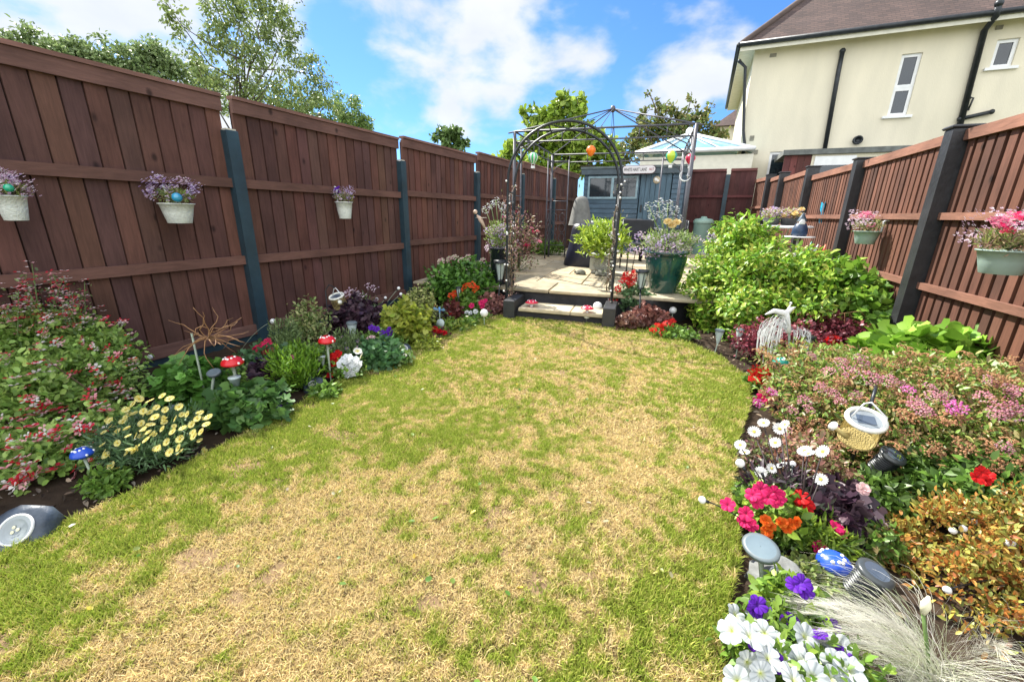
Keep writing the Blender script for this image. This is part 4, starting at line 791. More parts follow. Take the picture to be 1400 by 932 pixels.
# leafy plants
mound('strawberry_plant', 'bright green clump of toothed round leaves below the dried plant', 'plant', 268, 545, 44, 498, 1100, .055, .055, [(.10, .25, .04), (.14, .31, .05), (.07, .17, .03)], 'lobed', up=1.2, shell=.4)
mound('pansy_plant', 'mid-green big-leaved pansy plant with blue-violet blooms beside the red toadstool cone', 'pansies', 345, 572, 55, 535, 1000, .055, .055, [(.09, .20, .04), (.13, .25, .06), (.06, .14, .04)], 'lobed', up=1.2, shell=.4, flowers=())
t, c, r, h, p, s = mound('pansy_plant', 'low pansies with dark blue flowers between the yellow daisies and the strawberry leaves', 'pansies', 292, 578, 26, 555, 420, .035, .03, GRN, 'round', up=1.)
for (u, v) in ((300, 550), (278, 563), (270, 570), (283, 558)): put(t, B_PPAN, G(u, v, .09), (0, -.5, .8), .022, 'flower')
t, c, r, h, p, s = mound('petunia_plant', 'purple petunia plant at the lawn edge below the dark heuchera', 'petunias', 372, 562, 24, 540, 420, .03, .022, GRN, 'leaf')
for (u, v) in ((380, 548), (372, 540), (386, 555), (362, 538), (384, 541), (378, 560)): put(t, B_PPET, G(u, v, .08), (.2, -.6, .7), .035, 'flower')
t, c, r, h, p, s = mound('geranium', 'cerise-pink geranium head on grey-green leaves right of the first blue post', 'geranium', 365, 515, 34, 475, 700, .045, .045, [(.07, .15, .06), (.10, .2, .08)], 'lobed', up=1.)
spots(t, B_CERG, [(352, 478), (365, 470), (376, 477), (370, 482), (358, 484)], c[1]-.02, .042)
mound('dark_heuchera', 'small dark purple-grey heuchera in front of the cerise geranium', 'heuchera', 366, 532, 26, 498, 500, .045, .045, DKP, 'lobed', up=1.)
t, c, r, h, p, s = mound('feathery_shrub', 'rounded lime-green feathery shrub with a few dusky pink blooms', 'shrub', 408, 530, 38, 475, 3400, .042, .010, [(.18, .34, .03), (.25, .43, .04), (.11, .24, .025)], 'leaf', upright=1., up=.4, shell=.3)
spots(t, B_DUSTY, [(399, 488), (403, 507)], c[1]-.08, .020)
mound('rosemary_shrub', 'grey-green spiky small shrub behind the lime feathery shrub', 'shrub', 398, 500, 28, 440, 1500, .04, .007, SAGE, 'leaf', upright=1.2)
mound('euonymus', 'small shrub with cream-edged leaves left of the hanging watering can lamp', 'shrub', 428, 480, 30, 412, 1300, .035, .02, [(.20, .28, .08), (.52, .50, .22), (.12, .2, .05)], 'leaf', up=.8)
t, c, r, h, p, s = mound('dark_heuchera', 'black-purple leafy heuchera with airy pale pink flower sprays against the left fence', 'heuchera', 490, 462, 40, 412, 1700, .05, .045, DKP, 'lobed', up=.8)
spots(t, B_LILP, [(476, 400), (482, 403), (488, 399), (503, 391), (510, 394), (493, 405), (470, 404)], c[1], .035)
mb = MB(); 
for (u, v) in ((480, 402), (505, 392), (492, 404)): q = AY(u, v, c[1]); mb.tube([(q[0]*.3+c[0]*.7, c[1], .15), q], .0025, 4)
mb.build('flower_stem', M_STEMD, t)
t, c, r, h, p, s = mound('lavender_plant', 'soft grey-green plant with small violet-blue flowers behind the second red toadstool', 'lavender', 478, 498, 30, 455, 1300, .04, .007, SAGE, 'leaf', upright=1.2)
strew(t, p, s, B_PPAN, 26, .012, top=0.)
t, c, r, h, p, s = mound('petunia_plant', 'low plant with violet flowers in front of the yellow-green shrub', 'petunias', 525, 480, 34, 450, 900, .03, .02, GRN, 'leaf')
spots(t, B_PPET, [(515, 450), (523, 455), (532, 451), (528, 458), (508, 448), (536, 455)], c[1]-.05, .03)
t, c, r, h, p, s = mound('petunia_plant', 'white double petunias at the lawn edge beside the second red toadstool', 'petunias', 478, 518, 26, 490, 500, .03, .022, GRN, 'leaf')
spots(t, B_WDBL, [(474, 491), (484, 495), (478, 510), (470, 497), (482, 506), (488, 500), (476, 503)], c[1]-.05, .048); spots(t, B_RPET, [(456, 490), (461, 485), (453, 512), (459, 496)], c[1], .04, label='red petunia flower'); spots(t, B_COSM, [(489, 480), (494, 487)], c[1], .03)
mound('heuchera', 'light yellow-green crinkled heuchera between the two far blue posts', 'heuchera', 557, 468, 36, 415, 1500, .05, .045, YGR, 'lobed', up=.9)
mound('spindle_shrub', 'upright variegated yellow and green shrub close to the second blue post', 'shrub', 576, 445, 26, 392, 1500, .035, .018, [(.36, .38, .12), (.20, .28, .06), (.5, .5, .2)], 'leaf', up=.5)
mound('green_plant', 'low bluish-green leafy plant around the small dark spotlight', 'plant', 518, 500, 40, 468, 1100, .045, .035, [(.07, .17, .06), (.10, .22, .08)], 'round', up=1.)
mound('dwarf_plant', 'tiny yellow-green cushion plant at the lawn edge beyond the small dark spotlight', 'plant', 568, 470, 18, 452, 500, .02, .012, YGR, 'leaf')
t, c, r, h, p, s = mound('begonia', 'red begonias at the lawn edge under the blue dragonfly ornament', 'begonias', 600, 462, 18, 448, 400, .03, .025, BRZ+GRN, 'round')
spots(t, B_CROSE, [(594, 450), (600, 453), (607, 455), (592, 455)], c[1]-.02, .034)
t, c, r, h, p, s = mound('bronze_heuchera', 'small bronze-pink ruffled plant left of the red begonias', 'heuchera', 582, 466, 16, 452, 300, .03, .028, [(.40, .2, .13), (.3, .14, .1)], 'lobed')
mound('hosta', 'small yellow-edged leafy plant right of the red begonias', 'hosta', 620, 452, 24, 438, 420, .045, .025, YGR+GRN, 'leaf', up=1.)
for (u, vb, hw, vt, cols, sh, lab, nm, fl) in (
    (446, 545, 22, 528, GRN, 'round', 'low round-leaved seedlings at the lawn edge below the white petunias', 'seedlings', None), (585, 478, 20, 462, YGR, 'leaf', 'gold-green cushion plant at the lawn edge left of the red begonias', 'plant', None),
    (535, 455, 26, 425, SAGE, 'leaf', 'greyish feathery plant with mauve buds between the dark and the lime heucheras', 'plant', (B_LIL, .022, 14)), (440, 505, 24, 470, GRN, 'leaf', 'green plant with small pink buds right of the lime feathery shrub', 'plant', (B_LILP, .02, 8)),
    (600, 440, 20, 418, GRN+DKP, 'leaf', 'mixed dark green plant with red buds behind the dragonfly ornament', 'plant', (B_CROSE, .03, 6)), (330, 535, 26, 505, GRN, 'leaf', 'upright green plant behind the nearer red toadstool', 'plant', None),
    (545, 500, 24, 478, SAGE+GRN, 'round', 'silvery creeping plant with tiny white flowers beside the far spotlight', 'ground cover', (B_COSM, .014, 12)), (420, 515, 18, 498, GRN, 'round', 'small bright plant in front of the second red toadstool with violet flowers', 'pansies', (B_PPAN, .022, 5)),
    (640, 446, 16, 436, GRN, 'round', 'tiny white-flowered edging plant below the orange geraniums', 'ground cover', (B_COSM, .02, 7)), (150, 668, 30, 650, GRN, 'leaf', 'thin green seedlings on bare soil beside the blue toadstool stake', 'seedlings', None), (240, 615, 30, 598, SAGE, 'leaf', 'low dusty-green leaves at the lawn edge right of the yellow daisies', 'plant', None)):
    t, c, r, h, p, s = mound('bedding_plant', lab, nm, u, vb, hw, vt, 520, .032, .018, cols, sh, up=.8)
    if fl: strew(t, p, s, fl[0], fl[2], fl[1], top=0.)
# hydrangea by the left end of the patio
t, c, r, h, p, s = mound('hydrangea', 'green hydrangea with pale pink and cream heads below the left fence by the patio', 'hydrangea', 636, 418, 54, 358, 3600, .065, .045, [(.10, .24, .03), (.15, .32, .045), (.07, .16, .03)], 'leaf', up=1.)
spots(t, B_HYD, [(603, 358), (615, 355), (622, 353), (632, 357), (640, 353), (650, 361), (601, 375), (660, 358), (655, 367)], c[1]-.05, .055)
t, c, r, h, p, s = mound('geranium', 'orange-red geraniums on a short stake by the left end of the patio', 'geranium', 636, 432, 24, 398, 800, .04, .035, GRN, 'lobed', up=1.)
spots(t, B_ORGG, [(637, 392), (645, 390), (622, 402), (630, 399), (651, 396), (618, 405)], c[1]-.05, .05)
t, c, r, h, p, s = mound('bronze_heuchera', 'pinkish-bronze heuchera growing at the foot of the left arch legs', 'heuchera', 668, 428, 26, 402, 900, .04, .036, [(.34, .15, .13), (.42, .22, .17), (.22, .09, .09)], 'lobed')
t, c, r, h, p, s = mound('dianthus', 'magenta and white low flowers at the lawn edge left of the arch', 'flower clump', 652, 437, 24, 424, 500, .025, .016, GRN, 'leaf')
spots(t, B_CPET, [(658, 414), (663, 412), (645, 418), (660, 419)], c[1], .035); spots(t, B_WDBL, [(638, 427), (643, 428), (650, 426)], c[1]-.03, .03, label='white flower')
mound('bronze_heuchera', 'very dark red heuchera between the orange geraniums and the hydrangea', 'heuchera', 617, 438, 16, 412, 500, .04, .036, [(.12, .03, .03), (.2, .06, .05)], 'lobed')
t, c, r, h, p, s = mound('flower_plant', 'pink and white low flowers between the left fence and the tall black planter', 'flower clump', 662, 372, 30, 356, 500, .04, .03, GRN, 'leaf', zb=.0)
spots(t, B_WDBL, [(660, 362), (668, 360)], c[1], .05); spots(t, B_CPET, [(650, 360), (655, 365), (674, 357)], c[1], .05)
mound('fern', 'loose little fern of thin fronds at the foot of the fence between the blue-black posts', 'fern', 500, 440, 20, 405, 300, .06, .01, SAGE, 'leaf', upright=1.)
# ---------------- right bed
HYG = [(.20, .40, .03), (.33, .53, .05), (.10, .23, .025), (.44, .58, .08), (.16, .33, .03), (.42, .42, .09)]
t = thing('hydrangea', (.62, 5.0, 0), 'large fresh-green leafy hydrangea bush between the patio and the right fence', 'hydrangea')
bl = [(.55, 4.85, .42, .50, .50, .46), (.30, 4.9, .34, .36, .4, .36), (.58, 5.15, .68, .42, .42, .44), (.98, 5.3, .42, .40, .5, .42), (.45, 5.2, .6, .36, .4, .42), (.6, 4.55, .28, .4, .3, .3), (.95, 4.7, .34, .4, .34, .34), (.50, 5.3, .88, .24, .26, .28), pd(1010, 338, 42, 36, 5.0), pd(985, 365, 38, 36, 5.1), pd(1000, 335, 30, 28, 5.3), pd(955, 410, 25, 40, 4.9), pd(965, 455, 28, 25, 4.5)]
o, p, s = foliage(t, bl, 20000, .062, .034, HYG, 'leaf', up=1.1, shell=.45, lump=.35, clus=34, cs=.13)
stems(t, (.65, 5.0, 0), [p[i] for i in rs.choice(len(p), 30)], .008, M_STEMG)
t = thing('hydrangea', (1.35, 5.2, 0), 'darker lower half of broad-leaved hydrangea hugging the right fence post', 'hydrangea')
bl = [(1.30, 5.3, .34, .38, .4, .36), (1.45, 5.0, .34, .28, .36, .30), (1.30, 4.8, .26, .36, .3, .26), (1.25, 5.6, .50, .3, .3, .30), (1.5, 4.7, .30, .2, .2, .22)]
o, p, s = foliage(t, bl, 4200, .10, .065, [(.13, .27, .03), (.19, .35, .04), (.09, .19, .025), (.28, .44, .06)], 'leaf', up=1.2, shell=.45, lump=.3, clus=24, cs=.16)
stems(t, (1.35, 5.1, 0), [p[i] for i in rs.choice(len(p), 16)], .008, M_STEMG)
t, c, r, h, p, s = mound('heuchera', 'pinkish-brown heuchera cushion in front of the green glazed planter', 'heuchera', 884, 446, 28, 420, 1100, .045, .042, [(.26, .10, .08), (.36, .18, .14), (.16, .06, .05)], 'lobed')
t, c, r, h, p, s = mound('geranium', 'tall red geranium beside the right leg of the arch', 'geranium', 862, 436, 26, 388, 1300, .045, .04, [(.10, .19, .08), (.15, .25, .11)], 'lobed', up=.9)
spots(t, B_REDG, [(857, 378), (865, 380), (863, 388), (845, 396), (838, 413), (852, 384), (869, 375)], c[1]-.08, .058)
t, c, r, h, p, s = mound('begonia', 'bright red begonias at the lawn edge in front of the big hydrangea', 'begonias', 918, 462, 32, 446, 700, .035, .03, GRN, 'round')
spots(t, B_REDG, [(893, 452), (903, 448), (911, 443), (918, 441), (906, 455), (925, 457), (900, 446), (929, 460)], c[1]-.03, .042)
mound('heuchera', 'brown-purple heuchera with dark leaves behind the white ball lamp near the hydrangea', 'heuchera', 858, 452, 18, 430, 500, .04, .036, [(.16, .07, .06), (.25, .14, .10)], 'lobed')
BARB = [(.28, .05, .07), (.18, .03, .05), (.38, .10, .12), (.10, .02, .03)]
t, c, r, h, p, s = mound('barberry', 'dark red small-leaved barberry around the white fibre-optic plume', 'barberry', 1058, 492, 58, 440, 5200, .026, .017, BARB, 'round', up=.6, shell=.25, lump=.3)
t, c, r, h, p, s = mound('barberry', 'taller wine-red barberry behind the black lantern near the fence', 'barberry', 1125, 478, 52, 425, 4200, .028, .018, BARB, 'round', up=.6, shell=.2, lump=.35)
spots(t, B_REDG, [(1136, 464), (1142, 466), (1132, 467)], c[1]-.3, .045, label='bright red flower head')
mb = MB()
for (u, v) in ((1140, 430), (1155, 428), (1130, 440), (1160, 445), (1148, 450)): q = AY(u, v, c[1]-.1); mb.tube([(q[0], q[1]+.05, .1), (q[0]+.03, q[1], q[2]*.6), q, q+np.array((.1, 0, .03)), q+np.array((.16, -.02, -.03))], [.004, .003, .003, .002, .001], 4)
mb.build('dry_twig', P('dry_brown', (.30, .16, .07)), t)
mound('rhubarb', 'bright green rhubarb-like plant with huge crinkled leaves below the right fence', 'plant', 1262, 560, 118, 466, 1300, .11, .10, [(.20, .38, .04), (.30, .50, .06), (.14, .28, .03)], 'lobed', up=1.4, shell=.6, lump=.15, blob=[pd(1195, 500, 42, 32, 2.9), pd(1255, 486, 50, 34, 2.85), pd(1325, 492, 50, 30, 2.75), pd(1265, 520, 60, 30, 2.6), pd(1160, 515, 32, 27, 2.95), pd(1350, 512, 45, 26, 2.7), pd(1210, 525, 50, 26, 2.6)])
# red flowers by the lawn
t, c, r, h, p, s = mound('geranium', 'red geraniums at the lawn edge beside the teal toadstool', 'geranium', 1038, 532, 18, 508, 500, .035, .032, GRN, 'lobed')
spots(t, B_REDG, [(1030, 508), (1038, 506), (1046, 510), (1032, 519), (1043, 521), (1037, 514)], c[1]-.04, .042); spots(t, B_CPET, [(1052, 536), (1046, 542), (1038, 550)], c[1]-.2, .05, label='magenta flower')
# spirea
t = thing('spirea_bush', (1.2, 2.75, 0), 'wide spirea bush covered in pink and faded rust-brown flower plates on the right', 'bush')
bl = [(.95, 2.75, .30, .42, .45, .30), (1.3, 2.75, .34, .45, .5, .32), (.80, 3.15, .25, .36, .40, .26), (1.15, 3.2, .32, .45, .4, .30), (1.6, 3.1, .36, .45, .45, .34), (1.55, 2.55, .32, .4, .35, .30), (1.05, 2.35, .24, .34, .3, .26), (1.85, 3.4, .36, .35, .4, .34), (.72, 2.75, .20, .3, .3, .22), (1.35, 2.25, .22, .34, .28, .26)]
bl = [bl[q] for q in (0, 1, 2, 5, 6, 8, 9)]+[(1.55, 2.9, .3, .35, .35, .28)]
bl = [(a, b_, c*.74, d, e, f*.74) for a, b_, c, d, e, f in bl]
bl += [pd(1150, 640, 50, 45, 2.05), pd(1230, 655, 50, 45, 2.0), pd(1200, 610, 50, 40, 2.1), pd(1290, 650, 50, 40, 2.0), pd(1110, 600, 45, 40, 2.3)]
o, p, s = foliage(t, bl, 23000, .034, .015, [(.17, .29, .045), (.25, .38, .06), (.12, .2, .035), (.30, .24, .09), (.38, .24, .10)], 'leaf', up=.8, shell=.3, lump=.14)
stems(t, (1.2, 2.75, 0), [p[i] for i in rs.choice(len(p), 50)], .004, M_STEMB)
pk = [(430, 355), (655, 380), (510, 425), (605, 430), (565, 385), (780, 470), (840, 490), (970, 500), (1220, 545), (1285, 610), (1330, 600), (1310, 770), (1240, 470), (1330, 515), (345, 605), (420, 600), (475, 500), (530, 525), (635, 540), (920, 590), (905, 570), (935, 605), (985, 540), (1040, 545), (1360, 610), (1270, 625), (400, 560), (560, 560), (700, 460), (1380, 520)]
mg = [(870, 510), (1090, 590), (1075, 600), (250, 520), (190, 570)]
onsurf(t, p, B_SPPK, [(980+x/3.33, 380+y/3.33) for x, y in pk], .034, lift=.05, jit=.2, rad=12); onsurf(t, p, B_SPMG, [(980+x/3.33, 380+y/3.33) for x, y in mg], .034, lift=.05, jit=.2, rad=12)
onsurf(t, p, B_SPRU, [(rs.uniform(1040, 1400), rs.uniform(478, 655)) for q in range(58)], .036, lift=.04, jit=.2)
strew(t, p, s, B_SPRU, 360, .030, top=.1, cap=0, lift=.02, tilt=.3, j=.25)
SPP = p
# black watering-can-side shady plants
t, c, r, h, p, s = mound('dark_heuchera', 'dark plum heuchera in the shade behind the magenta petunias', 'heuchera', 1128, 722, 48, 672, 1300, .052, .05, DKP, 'lobed', up=.8)
t, c, r, h, p, s = mound('leafy_rose', 'mid-green rose-like shrub with small pink-red buds at the right edge', 'shrub', 1330, 705, 80, 625, 3600, .045, .026, [(.10, .21, .03), (.16, .30, .045), (.07, .13, .025)], 'leaf', up=.9)
spots(t, B_RPET, [(1342, 645), (1350, 650), (1336, 652), (1346, 656)], c[1]-.2, .022); spots(t, B_PRO, [(1180, 668)], c[1]-.3, .022)
# osteospermum
g = G(1078, 742); t = thing('white_daisies', (g[0], g[1], 0), 'white daisies on long dark stems rising beside the lawn edge', 'daisies')
pts = [(1044, 578), (1031, 590), (1073, 580), (1060, 605), (1012, 608), (1018, 618), (1105, 620), (1125, 617), (1055, 640), (1068, 636), (1082, 662), (1122, 655), (1100, 616), (1066, 586), (1040, 645), (1118, 660)]
mb = MB()
for k, (u, v) in enumerate(pts):
    q = AY(u, v, g[1]+rs.uniform(.0, .35)); put(t, B_WDAISY, q, (rs.randn()*.5-.1, -.45+.4*rs.randn(), .75), .021+.006*rs.rand(), 'flower')
    mb.tube([(g[0]+rs.randn()*.04, g[1]+.1+rs.randn()*.04, .02), (q[0]*.5+g[0]*.5+.01, q[1]*.5+g[1]*.5, q[2]*.55), q-np.array((0, -.004, .006))], [.0035, .003, .0022], 5)
mb.build('stem', M_STEMD, t)
foliage(t, [(g[0], g[1]+.15, .10, .14, .14, .10)], 700, .045, .014, DKP+[(.08, .13, .05)], 'leaf', upright=.4)
onsurf(bpy.data.objects['spirea_bush'], SPP, [B_SPPK], [(1060, 600), (1075, 590), (1095, 575), (1120, 600), (1140, 585)], .028, lift=.04)
mound('bronze_foliage', 'reddish small-leaved foliage among the white daisy stems', 'plant', 1092, 680, 50, 590, 2200, .026, .014, [(.30, .12, .09), (.40, .22, .14), (.2, .1, .07), (.22, .28, .08)], 'leaf', up=.6, shell=.1, lump=.3)
mound('edging_plant', 'dark reddish foliage spilling to the lawn edge left of the white daisies', 'plant', 1036, 650, 26, 600, 1100, .022, .012, [(.22, .1, .08), (.14, .2, .05), (.12, .05, .06), (.2, .26, .08)], 'leaf', up=.6, shell=.2)
mound('edging_plant', 'small-leaved green plant beside the lawn just above the magenta petunias', 'plant', 1024, 690, 20, 655, 800, .022, .012, GRN, 'leaf', up=.6, shell=.2)
mound('shade_plant', 'dark green leafy plant between the black lantern and the plum heuchera', 'plant', 1190, 700, 40, 650, 1300, .036, .02, [(.10, .19, .03), (.14, .25, .04), (.07, .13, .025)], 'leaf', up=.7, shell=.2)
mound('shade_plant', 'dark green leafy plant between the plum heuchera and the orange shrub', 'plant', 1188, 760, 30, 715, 900, .03, .018, [(.10, .19, .03), (.14, .25, .04), (.16, .12, .04)], 'leaf', up=.7, shell=.2)
# magenta petunias, red one, marigolds
t, c, r, h, p, s = mound('petunia_plant', 'magenta and crimson petunias in a sunny clump beside the daisy stems', 'petunias', 1055, 728, 46, 672, 1300, .042, .026, LIME+GRN, 'leaf')
spots(t, B_CPET, [(1029, 676), (1040, 668), (1034, 686), (1020, 702), (1018, 712), (1058, 672), (1066, 678), (1050, 680), (995, 690), (1026, 718), (1060, 684)], c[1]-.08, .026); spots(t, B_RPET, [(1094, 680), (1098, 686), (1101, 692)], c[1]-.02, .031, label='crimson petunia flower')
spots(t, B_CPET, [(1143, 720), (1149, 727), (1120, 748)], c[1]-.1, .024)
t, c, r, h, p, s = mound('marigold', 'orange marigolds low in front of the magenta petunias', 'marigolds', 1064, 745, 28, 712, 600, .028, .010, GRN, 'leaf')
spots(t, B_MARI, [(1047, 711), (1053, 719), (1048, 726), (1069, 714), (1076, 721), (1089, 713), (1050, 733), (1082, 716)], c[1]-.05, .020)
mound('fern_leaf', 'fresh green ferny foliage to the right of the marigolds', 'plant', 1118, 752, 34, 715, 900, .05, .010, LIME, 'leaf', upright=.5)
mound('creeping_plant', 'small-leaved creeping plant around the stone-look spotlight', 'ground cover', 1108, 800, 36, 772, 1100, .022, .012, [(.20, .28, .06), (.3, .3, .1), (.13, .2, .05)], 'round')
t, c, r, h, p, s = mound('petunia_plant', 'deep violet petunias between the stone-look spotlight and the white petunias', 'petunias', 1075, 855, 44, 800, 1100, .034, .024, LIME+GRN, 'leaf')
spots(t, B_PPET, [(1036, 826), (1030, 832), (1042, 834), (1087, 800), (1100, 806), (1096, 797), (1080, 850), (1076, 858), (1084, 864), (1135, 855), (1012, 870)], c[1]-.05, .024)
t, c, r, h, p, s = mound('petunia_plant', 'mass of large white petunias at the near right edge of the lawn', 'petunias', 1085, 935, 88, 872, 2200, .030, .018, LIME+GRN+GRN, 'leaf', squash=1.)
wp = [(1005, 840), (998, 848), (1012, 852), (1022, 905), (1010, 895), (1030, 890), (1045, 865), (1060, 880), (1080, 890), (1050, 900), (1070, 912), (1095, 905), (1110, 925), (1085, 930), (1060, 928), (1120, 895), (1140, 905), (1160, 915), (1100, 870), (1088, 858), (1115, 872), (1040, 920), (1018, 918), (1150, 930), (1172, 925), (1130, 880), (1046, 882), (1075, 870), (1000, 862), (1135, 928), (1025, 870), (1035, 845), (1062, 862), (1070, 893), (1030, 860), (1008, 930), (1025, 932), (1090, 915), (1105, 885), (1125, 912), (1050, 915), (1145, 885), (1160, 895), (1015, 885), (1082, 905)]
kept = []
for (u, v) in wp:
    if any(math.hypot(u-a, v-b_) < 19 for a, b_ in kept): continue
    kept.append((u, v)); q = G(u, v, .09+.09*rs.rand()); put(t, B_WPET, q, (rs.randn()*.45, -.4+.45*rs.randn(), .8), .028+.008*rs.rand(), 'flower')
onsurf(t, p, B_PPET, [(1035, 880), (1120, 868), (1060, 905), (1150, 900)], .022)
# bronze-orange shrub
t = thing('abelia_shrub', (1.15, 1.75, 0), 'glossy orange and bronze leaved shrub filling the near right corner', 'shrub')
bl = [pd(*q) for q in ((1195, 740, 35, 35, 1.6), (1222, 750, 48, 50, 1.55), (1290, 735, 58, 52, 1.5), (1370, 730, 60, 52, 1.45), (1340, 800, 75, 50, 1.33), (1260, 805, 50, 42, 1.4), (1420, 705, 55, 45, 1.55), (1410, 830, 60, 50, 1.3), (1210, 735, 25, 25, 1.7), (1205, 790, 30, 40, 1.5), (1350, 880, 60, 30, 1.2), (1290, 850, 45, 30, 1.3), (1225, 730, 35, 25, 1.65))]
o, p, s = foliage(t, bl, 19000, .022, .0115, [(.48, .18, .04), (.60, .29, .07), (.34, .32, .06), (.44, .42, .09), (.20, .24, .05), (.36, .11, .03), (.30, .34, .07)], 'leaf', up=.9, shell=.3, lump=.3, clus=34, cs=.13, upright=.6)
stems(t, (1.15, 1.75, 0), [p[i] for i in rs.choice(len(p), 40)], .004, M_STEMB)
# feather grass
g = G(1268, 945); t = thing('feather_grass', (g[0], g[1], 0), 'silvery feather grass arching from the bottom right corner over the petunias', 'grass clump')
V = []; Fc = []; C = []
def ribbon(pts, w, c):
    o = len(V); n = len(pts); side = np.array(rt)*.8+np.array((0, .3, .2))
    for i, q in enumerate(pts):
        ww = w*(1-.85*i/(n-1)); V.append(q-side*ww*.5); V.append(q+side*ww*.5); C.append(c); C.append(c)
    for i in range(n-1): a = o+2*i; Fc.append((a, a+1, a+3)); Fc.append((a, a+3, a+2))
for k in range(820):
    a = rs.uniform(0, 2*PI); 
    q_ = rs.rand()
    if q_ < .5: a = rs.uniform(2.2, 3.9)
    elif q_ < .75: a = rs.uniform(-.6, .9)
    L_ = rs.uniform(.15, .37); up_ = rs.uniform(.7, 2.3); d = np.array((math.cos(a), math.sin(a), 0)); b0 = np.array((g[0], g[1], 0))+rs.randn(3)*np.array((.025, .025, 0)); pts = []
    for q in np.linspace(0, 1, 9): pts.append(b0+d*L_*(q**1.25)*.9+np.array((0, 0, 1))*L_*up_*(q*.95-.80*q*q)+rs.randn(3)*.002)
    f = rs.uniform(.7, 1.1); c = [(.62, .63, .48), (.74, .72, .58), (.48, .54, .32), (.78, .75, .68)][rs.randint(4)]; ribbon(pts, rs.uniform(.0011, .0022), tuple(x*f for x in c))
npmesh('leaf_blades', np.array(V), np.array(Fc), np.array(C), M_LEAF, t)
for k, (u, v) in enumerate(((1090, 822), (1105, 838), (1145, 826), (1180, 845), (1135, 862), (1110, 880), (1365, 885))):
    V = []; Fc = []; C = []; q1 = AY(u, v, g[1]-.02*k); b0 = np.array((g[0], g[1], .01)); mid = (b0+q1)/2+np.array((.02, 0, .13)); 
    ax = [(1-q)**2*b0+2*q*(1-q)*mid+q*q*q1 for q in np.linspace(0, 1, 30)]
    ribbon(ax, .004, (.5, .5, .36))
    for i in range(10, 30):
        for j in range(13): dd = (ax[i]-ax[i-1]); dd /= np.linalg.norm(dd); e = dd*.055+rs.randn(3)*.012; ribbon([ax[i], ax[i]+e*.6, ax[i]+e+np.array((0, 0, -.006))], .0010, tuple(np.array((.72, .70, .60))*rs.uniform(.7, 1.15)))
    npmesh('plume', np.array(V), np.array(Fc), np.array(C), M_LEAF, t)
tp = AY(1270, 815, g[1]); b0 = AY(1262, 838, g[1]); mb = MB().tube([b0, b0*.5+tp*.5, tp], [.006, .011, .003], 8); mb.build('flower_bud', P('cream_bud', (.75, .72, .5), .6), t)
MB().tube([(g[0], g[1], 0), b0*.5+np.array((g[0], g[1], 0))*.5+np.array((.005, 0, 0)), b0], .004, 6).build('bud_stem', M_STEMG, t)
# ================================================================== arch
def AD(u, v, d): return ray(u, v)*d+np.array([0, 0, H])
fa = G(692, 434); fb = G(833, 442); axv = (fb-fa); Wd = np.linalg.norm(axv); axv /= Wd; dv = np.array((-axv[1], axv[0], 0)); R0 = Wd/2; DD = .46
arch = thing('garden_arch', ((fa+fb)/2), 'tall black metal rose arch with lattice sides standing over the step', 'arch')
def hoop(off, r=.014):
    mb = MB(); c = (fa+fb)/2+dv*off; zs = 2.05-R0*.96; pts = [c-axv*(R0+.0)+np.array((0, 0, -.02))]; pts += [c-axv*R0+np.array((0, 0, zs*q)) for q in (.3, .6, .9)]
    for k in range(0, 25): a = PI-PI*k/24; pts.append(c+axv*R0*math.cos(a)+np.array((0, 0, zs+R0*.96*math.sin(a))))
    pts += [c+axv*R0+np.array((0, 0, zs*q)) for q in (.9, .6, .3)]+[c+axv*R0+np.array((0, 0, -.02))]
    mb.tube(pts, r, 8); return mb.build('hoop', M_BLACK, arch), c, zs
h1, c1, zs = hoop(0); h2, c2, _ = hoop(DD)
for off in (.035,):   # thinner twin rods beside each main leg
    mb = MB()
    for c_ in (c1, c2):
        for s_ in (-1, 1): mb.at(); mb.tube([c_+axv*(R0+.05)*s_+np.array((0, 0, 0)), c_+axv*(R0+.05)*s_+np.array((0, 0, zs+.05))], .008, 6)
for s_ in (-1, 1):
    mb = MB()
    for zz in (.25, .62, 1.0, 1.38): mb.tube([c1+axv*R0*s_+np.array((0, 0, zz)), c2+axv*R0*s_+np.array((0, 0, zz))], .008, 6)
    for q in (.33, .67): p0 = c1*(1-q)+c2*q+axv*R0*s_; mb.tube([p0, p0+np.array((0, 0, 1.38))], .006, 6)
    for zz in (.25, .62, 1.0):
        for q in range(3):
            ctr = c1*(1-(q+.5)/3)+c2*((q+.5)/3)+axv*R0*s_+np.array((0, 0, zz+.19)); mb.tube([ctr+dv*.06*math.cos(a)+np.array((0, 0, .10*math.sin(a))) for a in np.linspace(0, 2*PI, 13)], .004, 5)
    mb.build('side_lattice', M_BLACK, arch)
for a in (PI*.22, PI*.40, PI*.6, PI*.78):
    o_ = axv*R0*math.cos(a)+np.array((0, 0, zs+R0*.96*math.sin(a))); MB().tube([c1+o_, c2+o_], .008, 6).build('cross_bar', M_BLACK, arch)
MB().tube([c1+axv*R0*math.cos(PI*.6)+np.array((0, 0, zs+R0*.96*math.sin(PI*.6))), c2+axv*R0*math.cos(PI*.4)+np.array((0, 0, zs+R0*.96*math.sin(PI*.4)))], .006, 6).build('cross_bar', M_BLACK, arch)
# small solar bulbs on the arch
for k in range(26):
    s_ = -1 if k % 2 else 1; c_ = c1 if k % 3 else c2; zz = .3+1.2*rs.rand(); q = c_+axv*(R0*s_+rs.randn()*.012)+np.array((0, 0, zz))-dv*.02
    mb = MB(); mb.ball(q, .011, 8); mb.build('fairy_bulb', M_WHITE, arch)
